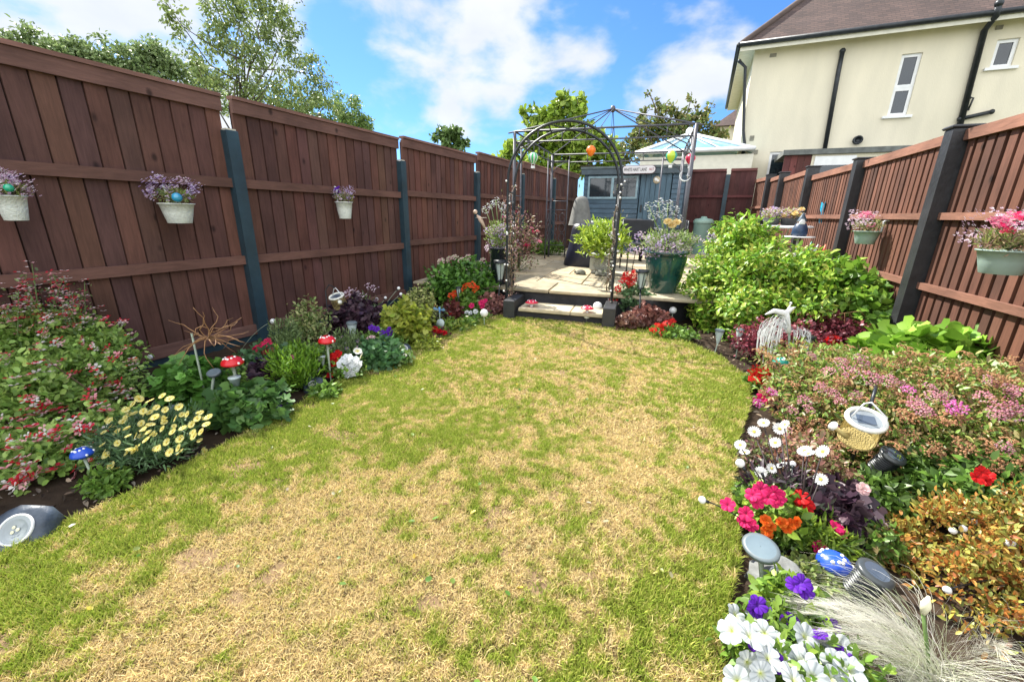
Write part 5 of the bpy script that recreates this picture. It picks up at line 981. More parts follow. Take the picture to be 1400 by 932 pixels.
# climbing plants on the arch
for s_, lab, cols, n in ((-1, 'thin pink and bronze climber twining up the left legs of the arch', [(.30, .16, .12), (.40, .24, .2), (.2, .24, .08), (.45, .3, .3)], 620), (1, 'sparse pale climber twining up the right legs of the arch', [(.34, .33, .3), (.16, .2, .08), (.25, .2, .16)], 330)):
    b0 = (c1+c2)/2+axv*(R0-.01)*s_; t = thing('climbing_plant', b0, lab, 'climber')
    mb = MB(); allp = []
    for k in range(5):
        pts = []; ph = rs.rand()*6; top_ = rs.uniform(.7, 1.45)
        for z in np.linspace(0, top_, 14): pts.append(b0+dv*.2*math.sin(z*6+ph)+axv*.03*math.cos(z*9+ph)+np.array((0, 0, z)))
        mb.tube(pts, .005, 5); allp += pts
    mb.build('vine', M_STEMB, t); allp = np.array(allp); i = rs.randint(0, len(allp), n); pp = allp[i]+rs.randn(n, 3)*.035; pp[:, 2] = np.maximum(pp[:, 2], .05)
    V, Fc, C = leaves(pp, rs.randn(n, 3), rs.randn(n, 3)+np.array((0, -.5, .6)), .03, .016, pal(n, cols)); npmesh('foliage', V, Fc, C, M_LEAF, t)
# ================================================================== gazebo frame
M_GAZ = P('gazebo_metal', (.085, .085, .10), .5, .2, var=.3, bump=.1)
FLp = AY(704, 181, 6.0); FRp = AY(953, 168, 6.25); gx = (FRp-FLp); gx[2] = 0; gw = np.linalg.norm(gx); gx /= gw; gy = np.array((-gx[1], gx[0], 0)); gz = (FLp[2]+FRp[2])/2; gc0 = np.array((FLp[0], FLp[1], 0))
gaz = thing('gazebo_frame', (gc0+gx*gw/2+gy*1.2+np.array((0, 0, .3))), 'bare square metal gazebo frame with pointed roof ribs over the patio', 'gazebo')
GD = 2.45; cor = [gc0, gc0+gx*gw, gc0+gx*gw+gy*GD, gc0+gy*GD]; Z3 = lambda z: np.array((0, 0, z)); apx = AY(838, 149, (gc0+gy*GD/2+gx*gw/2)[1])
for i, c_ in enumerate(cor):
    dirs = [(cor[(i+1) % 4]-c_), (cor[(i-1) % 4]-c_)]; dirs = [q/np.linalg.norm(q) for q in dirs]
    MB().tube([c_+Z3(.3), c_+Z3(gz)], .024, 8).build('post', M_GAZ, gaz)
    for q in dirs:
        if i == 1 and abs(q@gx) > .5 or i == 0 and abs(q@gx) > .5: continue
        mb = MB(); w_ = .34; p0 = c_+q*w_; mb.tube([p0+Z3(.3), p0+Z3(gz-.1)], .014, 6)
        for z in (.55, 1.25, 1.42, gz-.12): mb.tube([c_+Z3(z), p0+Z3(z)], .008, 6)
        for z in (.7, .9, 1.1):
            for e in (.25, .75): ct = c_+q*w_*e+Z3(z); mb.tube([ct+q*.06*math.cos(a)+Z3(.09*math.sin(a)) for a in np.linspace(0, 2*PI, 11)], .006, 5)
        mb.build('side_panel', M_GAZ, gaz)
for i in range(4):
    a, b = cor[i], cor[(i+1) % 4]; mb = MB(); mb.tube([a+Z3(gz), b+Z3(gz)], .013, 6); mb.tube([a+Z3(gz-.14), b+Z3(gz-.14)], .010, 6)
    for q in np.linspace(0, 1, 8)[1:-1]: mb.tube([a*(1-q)+b*q+Z3(gz-.14), a*(1-q)+b*q+Z3(gz)], .007, 5)
    mid = (a+b)/2; d_ = (b-a)/np.linalg.norm(b-a)
    for s_ in (0, 1):
        e0 = a if s_ == 0 else b; dd = d_ if s_ == 0 else -d_; mb.tube([e0+Z3(gz-.36), e0+dd*.10+Z3(gz-.22), e0+dd*.26+Z3(gz-.15)], .008, 5)
    mb.build('top_rail', M_GAZ, gaz)
for i in range(4):
    MB().tube([cor[i]+(cor[i]-cor[(i+2) % 4])*.03+Z3(gz-.03), apx], .010, 6).build('roof_rib', M_GAZ, gaz)
    m_ = (cor[i]+cor[(i+1) % 4])/2; MB().tube([m_+Z3(gz), apx], .006, 6).build('roof_rib', M_GAZ, gaz)
mb = MB(); mb.lathe([(.001, .05), (.03, .04), (.05, -.02), (.02, -.05), (.001, -.05)], 10, apx); mb.build('finial', M_GAZ, gaz)
MB().tube([apx-Z3(.03), apx-Z3(.55)], .004, 5).build('hanging_wire', M_GAZ, gaz)
# ================================================================== hanging ornaments
def hot_air(u, v, Y, rpx, cols, name, label, basket=True):
    c = AY(u, v, Y); r = m_px(c, rpx); t = thing(name, c, label, 'ornament', 'ornaments hanging from the gazebo'); n = 16; vs = []; prof = [(math.sin(PI*q/12), math.cos(PI*q/12)) for q in range(13)]
    mb = MB()
    for k in range(n):
        mb.col = cols[(k*len(cols)//n) if len(cols) > 2 else k % len(cols)]; a0, a1 = 2*PI*k/n, 2*PI*(k+1)/n; vs = []
        for (s_, z) in prof:
            rr_ = r*max(s_, .02)*(1 if z > 0 else (1-.35*abs(z))); zz = r*(z if z > 0 else z*1.15)
            vs += [(c[0]+rr_*math.cos(a0), c[1]+rr_*math.sin(a0), c[2]+zz), (c[0]+rr_*math.cos(a1), c[1]+rr_*math.sin(a1), c[2]+zz)]
        mb.add(vs, [(2*i, 2*i+1, 2*i+3, 2*i+2) for i in range(12)], True)
    mb.build('balloon', M_COL, t)
    MB().tube([c+Z3(r), c+Z3(max(r+.02, min(.5, gz-.02-c[2])))], .002, 4).build('string', M_BLACK, t)
    if basket:
        mb = MB(); mb.box(c+np.array((-r*.3, -r*.3, -r*1.9)), c+np.array((r*.3, r*.3, -r*1.45))); mb.build('basket', M_WHITE, t)
        mb = MB(); mb.tube([c+np.array((-r*.3, 0, -r*1.45)), c+np.array((-r*.35, 0, -r*.95))], .003, 4); mb.tube([c+np.array((r*.3, 0, -r*1.45)), c+np.array((r*.35, 0, -r*.95))], .003, 4); mb.build('rope', M_WHITE, t)
GRNB = [(.03, .40, .20), (.05, .45, .25), (.55, .60, .10), (.06, .30, .55)]
hot_air(729, 216, 5.6, 7, [(.04, .42, .12), (.55, .6, .55)], 'balloon_ornament', 'green and white striped balloon ornament seen inside the left curve of the arch')
hot_air(808, 206, 6.2, 6.5, [(.80, .16, .01), (.85, .22, .02)], 'lantern_ball', 'round orange paper-like ball hanging behind the arch', False)
hot_air(918, 214, 6.3, 7.5, [(.04, .42, .25), (.55, .65, .06), (.45, .62, .05), (.04, .38, .30)]*2, 'balloon_ornament', 'blue, green and yellow striped balloon ornament hanging in front of the shed roof')
hot_air(944, 217, 6.4, 6.5, [(.60, .02, .06), (.7, .03, .10)], 'balloon_ornament', 'crimson balloon ornament hanging just behind the right gazebo post')
c = AY(937, 240, 6.15); t = thing('moon_ornament', c, 'thin silver crescent moon ornament hanging by the right gazebo post', 'ornament', 'ornaments hanging from the gazebo'); r = m_px(c, 7)
mb = MB(); pts = [c+gx*r*math.cos(a)+Z3(r*math.sin(a)) for a in np.linspace(2.2, 6.0, 16)]; mb.tube(pts, [.002+.007*math.sin(PI*i/15) for i in range(16)], 6); mb.build('crescent', M_WHITE, t)
mb = MB(); mb.tube([c+gx*r*.1, c+gx*r*.75+Z3(-.0)], .004, 5); mb.tube([c+gx*r*.4+Z3(.03), c+gx*r*.4-Z3(.03)], .004, 5); mb.build('star', M_WHITE, t)
MB().tube([c+Z3(r), c+Z3(.35)], .002, 4).build('string', M_BLACK, t)
# disc on shed door, sign, angel
c = AY(898, 246, 10.96); t = thing('wall_plaque', c, 'small round white and tan plaque on the blue shed door', 'plaque'); mb = MB(); mb.at(c, (PI/2, 0, 0)); mb.lathe([(.001, .02), (.07, .02), (.085, 0)], 16, cap=False); mb.build('disc', P('tan_disc', (.45, .38, .26), .6), t)
mb = MB(); mb.at(c, (PI/2, 0, 0)); mb.lathe([(.001, .028), (.03, .03), (.035, .021)], 12, (-.02, .01, 0)); mb.lathe([(.001, .028), (.02, .03), (.025, .021)], 12, (.03, -.02, 0)); mb.build('face', M_WHITE, t)
sa = AY(851, 233, 10.78); sb = AY(896, 231, 10.78); cc = (sa+sb)/2; sw = np.linalg.norm(sb-sa); shh = m_px(cc, 9.5)
t = thing('street_sign', cc, 'white street-name sign with black letters fixed across the top of the shed', 'sign')
mb = MB(); poly = []; hr = shh/2
for a in np.linspace(-PI/2, PI/2, 9): poly.append((sw/2-hr+hr*math.cos(a), hr*math.sin(a)))
for a in np.linspace(PI/2, 3*PI/2, 9): poly.append((-sw/2+hr+hr*math.cos(a), hr*math.sin(a)))
mb.at(cc+np.array((0, 0, 0)), (PI/2, 0, 0)); mb.prism(poly, 0, .015); mb.build('board', P('sign_white', (.62, .60, .60), .4, var=.06, bump=0), t)
mb = MB(); mb.at(cc+np.array((0, .006, 0)), (PI/2, 0, 0)); mb.prism([(x*1.025, y*1.14) for x, y in poly], -.008, .011); mb.build('border', P('sign_edge', (.12, .05, .06), .5, bump=0), t)
def text(s_, size, loc, rot, mat, parent, name='lettering', xs=1.):
    cu = bpy.data.curves.new('txt', 'FONT'); cu.body = s_; cu.size = size; cu.align_x = 'CENTER'; cu.align_y = 'CENTER'; cu.extrude = .0015
    ob = bpy.data.objects.new('txt', cu); col.objects.link(ob); dg = bpy.context.evaluated_depsgraph_get(); me = bpy.data.meshes.new_from_object(ob.evaluated_get(dg)); bpy.data.objects.remove(ob); bpy.data.curves.remove(cu)
    me.materials.clear(); me.materials.append(mat); o = bpy.data.objects.new(name, me); col.objects.link(o); o.parent = parent; o.location = Vector(loc)-WL(parent); o.rotation_euler = rot; o.scale = (xs, 1, 1); return o
M_INK = P('black_lettering', (.012, .012, .014), .5, bump=0); M_REDINK = P('red_lettering', (.35, .03, .04), .5, bump=0)
text('WHITE HART LANE', shh*.62, cc+np.array((-sw*.10, -.018, 0)), (PI/2, 0, 0), M_INK, t, xs=.60); text('N17', shh*.52, cc+np.array((sw*.395, -.018, 0)), (PI/2, 0, 0), M_REDINK, t, xs=.7)
# ================================================================== solar stakes and garden lights
def spotsurf(mb, c, r, n, pr):
    for k in range(n): a = rs.rand()*2*PI; e = rs.uniform(.15, 1.2); q = np.array((math.cos(a)*math.cos(e), math.sin(a)*math.cos(e), math.sin(e)*.8)); mb.at(); mb.ball(np.array(c)+q*r*.96, pr, 6, .6)
def toadstool(ub, vb, uc, vc, rpx, capc, label, conepx=None, capmat=None, lean=None, group='toadstool garden ornaments', zb=0., down=False):
    g = G(ub, vb, zb); c = AD(uc, vc, dep(g)-.0); r = m_px(c, rpx); t = thing('toadstool_ornament', g, label, 'ornament', group)
    mb = MB(); prof = [(r*math.sin(a), r*.78*math.cos(a)) for a in np.linspace(0.02, PI/2, 9)]+[(r*.8, -r*.08), (.01, -.02)]
    mb.col = capc; mb.lathe(prof, 18, c); mb.col = (.85, .85, .82)
    for k in range(11): a = k*2.4; e = .25+1.0*((k*.37) % 1); q = np.array((r*math.cos(a)*math.cos(e), r*math.sin(a)*math.cos(e), r*.78*math.sin(e))); mb.ball(c+q*.97, r*.13, 6)
    mb.build('cap', M_COL, t)
    d_ = (g-c); MB().tube([c, c+d_*.45, g-np.array((0, 0, .03))], [r*.17, r*.12, .004], 8).build('stem', M_STAKE, t)
    if conepx:
        q = AD(conepx[0], conepx[1], dep(g)-.02); rc = m_px(q, conepx[2]); mb = MB(); mb.lathe([(rc*.2, -rc*2.2), (rc, rc*1.1), (rc*1.1, rc*1.15), (rc*1.1, rc*1.4), (.001, rc*1.4)], 12, q); mb.build('cone', M_FROST, t)
REDC = (.62, .012, .02); BLUEC = (.02, .08, .50)
toadstool(333, 570, 318, 497, 14, REDC, 'red toadstool ornament on a stake above the broad pansy leaves', (322, 524, 7))
toadstool(453, 526, 447, 467, 11.5, REDC, 'red toadstool ornament just behind the red and white petunias', (441, 492, 4))
toadstool(134, 668, 113, 621, 13, BLUEC, 'blue white-spotted toadstool ornament on a clear stake below the cream daisies')
toadstool(1090, 806, 1140, 771, 21, BLUEC, 'blue white-spotted toadstool ornament leaning over the right bed')
toadstool(1064, 556, 1067, 496, 10, (.01, .28, .22), 'small teal toadstool ornament beside the red geraniums on the right')
for k, (u, v, lab) in enumerate(((727, 416, 'red and white upside-down toadstool solar light in front of the step, left one'), (803, 424, 'red and white upside-down toadstool solar light in front of the step, right one'))):
    c = AD(u, v-3, dep(G(u, v+14))-.28); g = np.array((c[0], c[1], 0)); r = m_px(c, 9); t = thing('toadstool_light', g, lab, 'garden light', 'toadstool lights by the step')
    mb = MB(); mb.col = (.60, .02, .05); mb.lathe([(.001, r*.35), (r*.5, r*.3), (r*.95, 0), (r, -.08*r), (r*.4, -r*.15)], 16, c); mb.col = (.8, .78, .76)
    for q in range(7): a = q*.9; mb.ball(c+np.array((r*.62*math.cos(a), r*.62*math.sin(a), r*.2)), r*.11, 6)
    mb.build('cap', M_COL, t); MB().lathe([(r*.2, -r*.1), (r*.26, -r*.6), (r*.52, -r*1.15), (r*.38, -r*1.55), (.002, -r*1.7)], 12, c).build('bulb', M_WHITE, t)
    MB().tube([g-Z3(.03), c-Z3(r*1.5)], .004, 6).build('stake', M_STAKE, t)
def cone_light(ub, vb, ut, vt, rpx, lab, grp='cone solar stake lights', capm=None):
    g = G(ub, vb); c = AD(ut, vt, dep(g)); r = m_px(c, rpx); t = thing('stake_light', g, lab, 'solar light', grp)
    mb = MB(); mb.lathe([(r*.25, -r*3.2), (r, 0), (r*.9, .005), (.001, .004)], 14, c); mb.build('cone', M_FROST, t); MB().lathe([(r*1.12, 0), (r*1.12, r*.35), (r*.9, r*.5), (.001, r*.5)], 14, c+Z3(.002)).build('solar_cap', M_GREYPL, t)
    MB().tube([g-Z3(.03), c-Z3(r*3)], .005, 6).build('stake', M_STAKE, t)
cone_light(236, 592, 235, 560, 8, 'grey cone solar light sunk among the cream daisies'); cone_light(487, 480, 481, 443, 6.5, 'pale cone solar light behind the second red toadstool')
cone_light(1006, 490, 1012, 452, 5, 'cone solar light at the foot of the big hydrangea, nearer the white plume'); cone_light(976, 484, 984, 453, 5.5, 'cone solar light tilted at the foot of the big hydrangea, nearer the red begonias')
g = G(507, 492); c = AD(507, 464, dep(g)); t = thing('rose_ornament', g, 'pink flower ornament on a pale stake beyond the second red toadstool', 'ornament'); MB().tube([g, c], .005, 6).build('stake', M_STAKE, t); put(t, B_PRO, c, (0, -.5, .8), .045)
# flat disc solar lights
def disc_light(g, c, r, nrm_, lab, stake=True, cat='solar light'):
    t = thing('disc_light', g, lab, cat); M_ = Matrix.Translation(Vector(c.tolist())) @ Vector(nrm_).to_track_quat('Z', 'Y').to_matrix().to_4x4()
    mb = MB().mat(M_); mb.lathe([(.001, -.03*r/.05), (r*.6, -.026*r/.05), (r*.95, -.012), (r, 0), (r*.96, .004), (r*.80, .005)], 24, sx=1.25); mb.build('housing', M_GREYPL, t)
    mb = MB().mat(M_); mb.lathe([(r*.80, .005), (.001, .006)], 24, sx=1.25); mb.build('solar_panel', P('pale_glossy_lens', (.16, .21, .23), .12, bump=0, spec=.9), t)
    if stake: MB().tube([g-Z3(.03), c-Z3(.012)], .008, 8).build('stake', M_STAKE, t)
g = G(1048, 818); c = AD(1040, 748, dep(g)+.02); disc_light(g, c, m_px(c, 20), (-.25, -.25, .93), 'oval grey solar disc light tilted on a tan stake near the marigolds')
g = G(284, 560); c = AD(292, 509, dep(g)); disc_light(g, c, m_px(c, 8), (.1, -.4, .9), 'small dark solar disc on the cane below the dried plant')
# rock-shaped and box spotlights
def spotlight(g, size, nrm_, lab, rock=True, lensr=.4, mat=None, seed=1):
    t = thing('spotlight', g, lab, 'spotlight', 'solar spotlights on the beds'); R2 = random.Random(seed); M_ = Matrix.Translation(Vector(g.tolist())+Vector((0, 0, size*.38))) @ Vector(nrm_).to_track_quat('Z', 'Y').to_matrix().to_4x4()
    mb = MB().mat(M_); n = 14; vs = []
    prof = [(.30, -.55), (.62, -.42), (.74, -.12), (.66, .16), (.56, .24)]
    for (r, z) in prof:
        for k in range(n): a = 2*PI*k/n; rr_ = r*size*(1+(R2.uniform(-.13, .13) if rock else 0))*(1.15 if abs(math.cos(a)) > .6 else 1); vs.append((rr_*math.cos(a), rr_*math.sin(a), z*size))
    fs = [(i*n+j, i*n+(j+1) % n, (i+1)*n+(j+1) % n, (i+1)*n+j) for i in range(len(prof)-1) for j in range(n)]+[tuple(range(n))[::-1], tuple((len(prof)-1)*n+j for j in range(n))]
    mb.add(vs, fs, True); mb.build('body', mat or P('dark_rock_plastic', (.055, .075, .105), .5, var=.4, scale=20, bump=.5, bscale=30), t)
    mb = MB().mat(M_); mb.lathe([(size*lensr*1.12, size*.24), (size*lensr*1.12, size*.30), (size*lensr, size*.30), (size*lensr*.98, size*.27)], 28); mb.build('rim', M_WHITE, t)
    mb = MB().mat(M_); mb.lathe([(size*lensr, size*.27), (size*lensr*.75, size*.285), (size*lensr*.73, size*.275), (size*lensr*.4, size*.285), (size*lensr*.38, size*.278), (.001, size*.28)], 28)
    ln = mb.build('lens', P('clear_lens', (.30, .34, .35), .2, bump=0, spec=.8), t)
    mb = MB().mat(M_)
    for a in (0, 2.1, 4.2): mb.lathe([(size*.05, size*.30), (.001, size*.31)], 8, (size*.08*math.cos(a), size*.08*math.sin(a), 0))
    mb.build('led', P('led_yellow', (.75, .72, .5), .3, bump=0), ln)
g = G(38, 738); spotlight(g, .118, (.42, -.62, .66), 'round-lensed dark rock spotlight lying in the near left corner of the bed')
g = G(430, 533); spotlight(g, .085, (.35, -.72, .6), 'small square dark spotlight with a white lens at the lawn edge by the lime shrub', lensr=.30, seed=2)
g = G(552, 483); spotlight(g, .085, (.6, -.5, .6), 'small dark spotlight facing the lawn in the far left bed', lensr=.36, seed=4)
g = G(1062, 806); spotlight(g, .11, (-.3, -.2, .93), 'grey stone-look solar spotlight under the stake of the disc light', lensr=.2, mat=P('grey_stone_plastic', (.22, .23, .22), .8, var=.45, scale=18, bump=.6, bscale=35), seed=6)
# ribbed solar lanterns standing in the right bed
def ribbed(c, r, tilt, lab):
    t = thing('ribbed_lantern', c-np.array((0, 0, r*2.2)), lab, 'solar light', 'black ribbed solar lanterns'); M_ = Matrix.Translation(Vector(c.tolist())) @ Vector(tilt).to_track_quat('Z', 'Y').to_matrix().to_4x4()
    mb = MB().mat(M_); prof = [(r*.75, -r*2.2)]
    for k in range(9): z = -r*2.1+k*r*.2; prof += [(r*.9, z), (r*.9, z+r*.08), (r*.74, z+r*.1), (r*.74, z+r*.18)]
    mb.lathe(prof, 22); mb.build('ribbed_body', M_BLACK, t); mb = MB().mat(M_); mb.lathe([(r*.9, -r*.30), (r*1.05, -r*.2), (r*1.05, 0), (r*.9, r*.1), (r*.7, r*.12)], 22); mb.build('lid', P('charcoal_lid', (.05, .058, .06), .3, bump=.03), t)
    mb = MB().mat(M_); mb.box((-r*.45, -r*.45, r*.115), (r*.45, r*.45, r*.135)); mb.lathe([(r*.7, r*.118), (.001, r*.112)], 22); mb.build('solar_panel', M_SOLAR, t)
c = G(1198, 782, .20); ribbed(c, m_px(c, 21), (.22, -.12, .96), 'black ribbed solar lantern beside the feather grass plume'); c = AD(1222, 622, 1.80); ribbed(c, m_px(c, 15), (.25, -.3, .92), 'black ribbed solar lantern half hidden under the spirea bush')
# watering can lamps
def can_lamp(c, r, lab, spout, tiltv=(0, -.35, .94)):
    t = thing('watering_can_lamp', c-np.array((0, 0, r*1.7)), lab, 'solar lamp', 'hanging watering can lamps'); M_ = Matrix.Translation(Vector(c.tolist())) @ Vector(tiltv).to_track_quat('Z', 'Y').to_matrix().to_4x4()
    mb = MB().mat(M_)
    for j in range(15):   # woven wall: zigzag bands with gaps between them
        z = -r*1.55+j*r*.105; n = 36; vs = []
        for k in range(n):
            a = 2*PI*k/n; dz = r*.05*(1 if k % 2 else -1); vs += [(r*.93*math.cos(a), r*.93*math.sin(a), z+dz), (r*.95*math.cos(a), r*.95*math.sin(a), z+dz+r*.06)]
        mb.add(vs, [(2*k, 2*((k+1) % n), 2*((k+1) % n)+1, 2*k+1) for k in range(n)])
    mb.lathe([(r*.95, -r*1.66), (r*.95, -r*1.56)], 24); mb.lathe([(r*.9, -r*1.6), (.001, -r*1.62)], 24); mb.build('woven_body', P('straw_wire', (.62, .50, .20), .5, .1, var=.15, bump=0), t)
    mb = MB().mat(M_); mb.lathe([(r*.80, -.002), (r*.82, r*.12), (r*1.02, r*.12), (r*1.06, -r*.03), (r*.95, -r*.10)], 28); mb.build('rim', P('ivory_rim', (.76, .76, .66), .35, var=.06, bump=0), t)
    mb = MB().mat(M_); mb.lathe([(r*.80, r*.02), (.001, r*.021)], 24); lid = mb.build('lid', P('smoky_lid', (.22, .25, .27), .12, bump=0, spec=.8), t)
    mb = MB().mat(M_); mb.box((-r*.45, -r*.35, r*.03), (r*.45, r*.35, r*.05)); mb.build('solar_panel', M_SOLAR, lid)
    s_ = np.array(spout); p0 = c+s_*r*.9-Z3(r*1.1); p1 = p0+s_*r*1.0+Z3(r*.6); MB().tube([p0, (p0+p1)/2-Z3(r*.05), p1], [r*.2, r*.14, r*.12], 10).build('spout', P('straw_wire', (.62, .5, .2)), t)
    mb = MB(); mb.mat(Matrix.Translation(Vector((p1+s_*.0).tolist())) @ Vector((s_+Z3(.6)).tolist()).to_track_quat('Z', 'Y').to_matrix().to_4x4()); mb.lathe([(r*.1, -r*.1), (r*.3, r*.1), (.001, r*.14)], 14); mb.build('rose_head', P('ivory_rim', (.76, .76, .66)), t)
    MB().tube([c+s_*r*.0+np.array((-r*.7, 0, r*.1)), c+Z3(r*1.0)+np.array((-r*.3, 0, 0)), c+Z3(r*1.15), c+np.array((r*.9, 0, r*.35)), c+np.array((r*1.0, 0, -r*.2))], r*.05, 8).build('handle', M_WHITE, t); return t
c = AD(1184, 574, 1.74); r = m_px(c, 23); can_lamp(c, r, 'woven watering can lamp with a solar lid hanging over the spirea bush', (-.85, -.35, 0))
hk = c+Z3(r*1.1); g = np.array((hk[0]+.05, hk[1]+.16, 0)); t = thing('shepherd_hook', g, 'black hook rod rising behind the right-hand watering can lamp', 'hook', 'hook rods for the lamps'); tp = AD(1198, 528, dep(c)+.06)
MB().tube([g, g*.5+tp*.5, tp, (tp+hk)/2+Z3(.02), hk-Z3(.01)], .007, 8).build('rod', M_BLACK, t)
c = AD(460, 405, dep(G(462, 470))); r = m_px(c, 10); can_lamp(c, r, 'cream watering can lamp hanging on a hook against the left fence', (.8, -.5, 0))
hk = c+Z3(r*1.2); g = G(452, 470); t = thing('shepherd_hook', g, 'thin dark curved hook holding the left-hand watering can lamp', 'hook', 'hook rods for the lamps'); a0 = AD(445, 397, dep(c)); a1 = AD(450, 389, dep(c)); a2 = AD(457, 393, dep(c))
MB().tube([g, a0*.6+g*.4, a0, a1, a2, hk], .005, 8).build('rod', M_BLACK, t)
# firefly ball lights
def fire(base, tips, lab, brpx=5, blk=True, dz=0., ms=None):
    t = thing('firefly_lights', base, lab, 'solar light', 'ball lights on wires')
    for k, q in enumerate(tips):
        tp = AD(q[0], q[1], q[2] if len(q) > 2 else dep(base)); mid = base*.5+tp*.5+np.array((0, 0, .06+.02*np.linalg.norm((tp-base)[:2])))
        pts = [(1-s)**2*base+2*s*(1-s)*mid+s*s*tp for s in np.linspace(0, 1, 9)]; MB().tube(pts, .0022, 5).build('wire', ms or M_BLACK, t)
        br_ = m_px(tp, q[3] if len(q) > 3 else brpx); mb = MB(); mb.ball(tp, br_, 12); o_ = mb.build('bulb', M_WHITE, t)
        d_ = pts[-2]-pts[-1]; d_ = d_/np.linalg.norm(d_); MB().tube([tp+d_*br_*.7, tp+d_*br_*1.9], [br_*.5, br_*.4], 8).build('socket', M_BLACK, t)
b = G(1068, 760); db = dep(b); fire(b, [(960, 683, db-.02, 5), (1012, 633, db+.05, 6), (1040, 643, db+.12, 4.5), (1084, 634, db+.15, 4), (1183, 706, db+.1, 5.5)], 'ball lights on long black wires fanning out beside the daisies')
b = G(1420, 800); db = dep(b); fire(b, [(1303, 725, db, 4.5), (1317, 722, db+.05, 4.5), (1333, 713, db+.1, 4.5), (1380, 742, db, 6.5), (1295, 806, db-.1, 5)], 'ball lights on wires reaching in from the right edge over the orange shrub')
b = G(172, 545); db = dep(b); fire(b, [(205, 488, db+.1, 3.3), (242, 496, db, 4)], 'pair of tiny ball lights on wires behind the salvia bush', ms=M_STAKE)
b = G(330, 478); db = dep(b); fire(b, [(373, 439, db, 3.6)], 'single ball light on a pale wire against the first blue post', ms=M_STAKE)
b = G(505, 455); db = dep(b); fire(b, [(492, 412, db, 2.3), (515, 409, db, 2.4), (545, 394, db, 2.2), (548, 402, db, 2.2), (527, 407, db, 2.), (470, 433, db-.2, 6), (474, 446, db-.2, 3)], 'scatter of tiny ball lights on wires around the black heuchera', ms=M_STAKE)
b = G(1330, 690); 
for (u, v, rp, lab) in ((662, 428, 5.5, 'white ball light at the lawn edge left of the arch'), (704, 410, 6, 'white ball light beside the left sleeper of the step'), (817, 419, 6.5, 'large white ball light beside the right sleeper of the step'), (920, 424, 5, 'white ball light under the slab ledge of the green planter')):
    c = AD(u, v, dep(G(u, v+14))-.22); g = np.array((c[0], c[1], 0)); r = m_px(c, rp); t = thing('ball_light', g, lab, 'garden light', 'white ball lights on stakes'); MB().ball(c, r, 14).build('ball', M_WHITE, t); MB().tube([g-Z3(.02), c-Z3(r*.9)], .005, 6).build('stake', M_STAKE, t)
# blue dragonfly
g = G(602, 458); c = AD(601, 425, dep(g)); t = thing('dragonfly_ornament', g, 'small blue dragonfly ornament with a pale disc on a stake by the red begonias', 'ornament'); r = m_px(c, 9)
MB().tube([g, c], .004, 6).build('stake', M_STAKE, t); mb = MB(); mb.tube([c-Z3(r*1.2), c, c+Z3(r*.6)], [.004, .009, .010], 8); mb.build('body', P('sky_blue', (.08, .25, .55), .3, bump=0), t)
for s_ in (-1, 1):
    mb = MB(); mb.add([c+Z3(r*.2), c+np.array((s_*r*.9, -.01, r*.55)), c+np.array((s_*r*1.1, -.01, r*.2)), c+np.array((s_*r*.6, 0, -.0))], [(0, 1, 2, 3)]); mb.add([c+Z3(r*.2)+np.array((0, .004, 0)), c+np.array((s_*r*.9, -.006, r*.55)), c+np.array((s_*r*1.1, -.006, r*.2)), c+np.array((s_*r*.6, .004, -.0))], [(3, 2, 1, 0)]); mb.build('wing', P('wing_blue', (.25, .45, .7), .3, bump=0), t)
c2_ = AD(602, 442, dep(g)-.02); mb = MB(); mb.at(c2_, (PI*.4, 0, 0)); mb.lathe([(.001, .012), (m_px(c2_, 6), .008), (m_px(c2_, 6.5), -.004), (.001, -.006)], 14); mb.build('solar_panel', M_FROST, t)
# fibre-optic plume
g = G(1079, 530); c = AD(1079, 455, dep(g)); tpp = AD(1080, 421, dep(g)); t = thing('plume_ornament', g, 'white fibre-optic plume ornament with cascading threads on a stake in the barberry', 'ornament')
MB().tube([g, c], .008, 8).build('stake', M_STAKE, t)
mb = MB(); q1 = AD(1075, 428, dep(g)); q2 = AD(1058, 425, dep(g)); q3 = AD(1046, 430, dep(g)); q4 = AD(1088, 420, dep(g)); mb.tube([c, c*.4+q1*.6, q1, q2, q3], [.014, .020, .022, .017, .004], 10); mb.tube([q1, q1*.5+q4*.5+Z3(.01), q4], [.02, .015, .003], 8); mb.tube([q1, tpp+Z3(.03)], [.012, .002], 6); mb.ball(tpp+Z3(.035), .009, 6); mb.build('white_body', M_WHITE, t)
V = []; Fc = []; C = []
def rib2(pts, w, c_):
    o = len(V); n = len(pts); sd = np.array(rt)
    for i, q in enumerate(pts): V.append(q-sd*w*.5); V.append(q+sd*w*.5); C.append(c_); C.append(c_)
    for i in range(n-1): a = o+2*i; Fc.append((a, a+1, a+3)); Fc.append((a, a+3, a+2))
for k in range(80):
    left = rs.rand() < .82; dx = -m_px(c, rs.uniform(8, 36)) if left else m_px(c, rs.uniform(5, 26)); hh = m_px(c, rs.uniform(2, 26) if left else rs.uniform(2, 12)); drop = m_px(c, rs.uniform(10, 42)); s0 = c+Z3(rs.uniform(-.01, .04)); yo = rs.randn()*.05
    pts = []
    for s in np.linspace(0, 1, 12): pts.append(s0+np.array((dx*math.sin(s*PI*.62)/math.sin(PI*.5), yo*s, hh*2.2*s*(1-s)*1.6-drop*s**2.2)))
    rib2(pts, .0055, tuple(np.array((.74, .76, .76))*rs.uniform(.7, 1.1)))
npmesh('fibre_threads', np.array(V), np.array(Fc), np.array(C), M_LEAF, t)
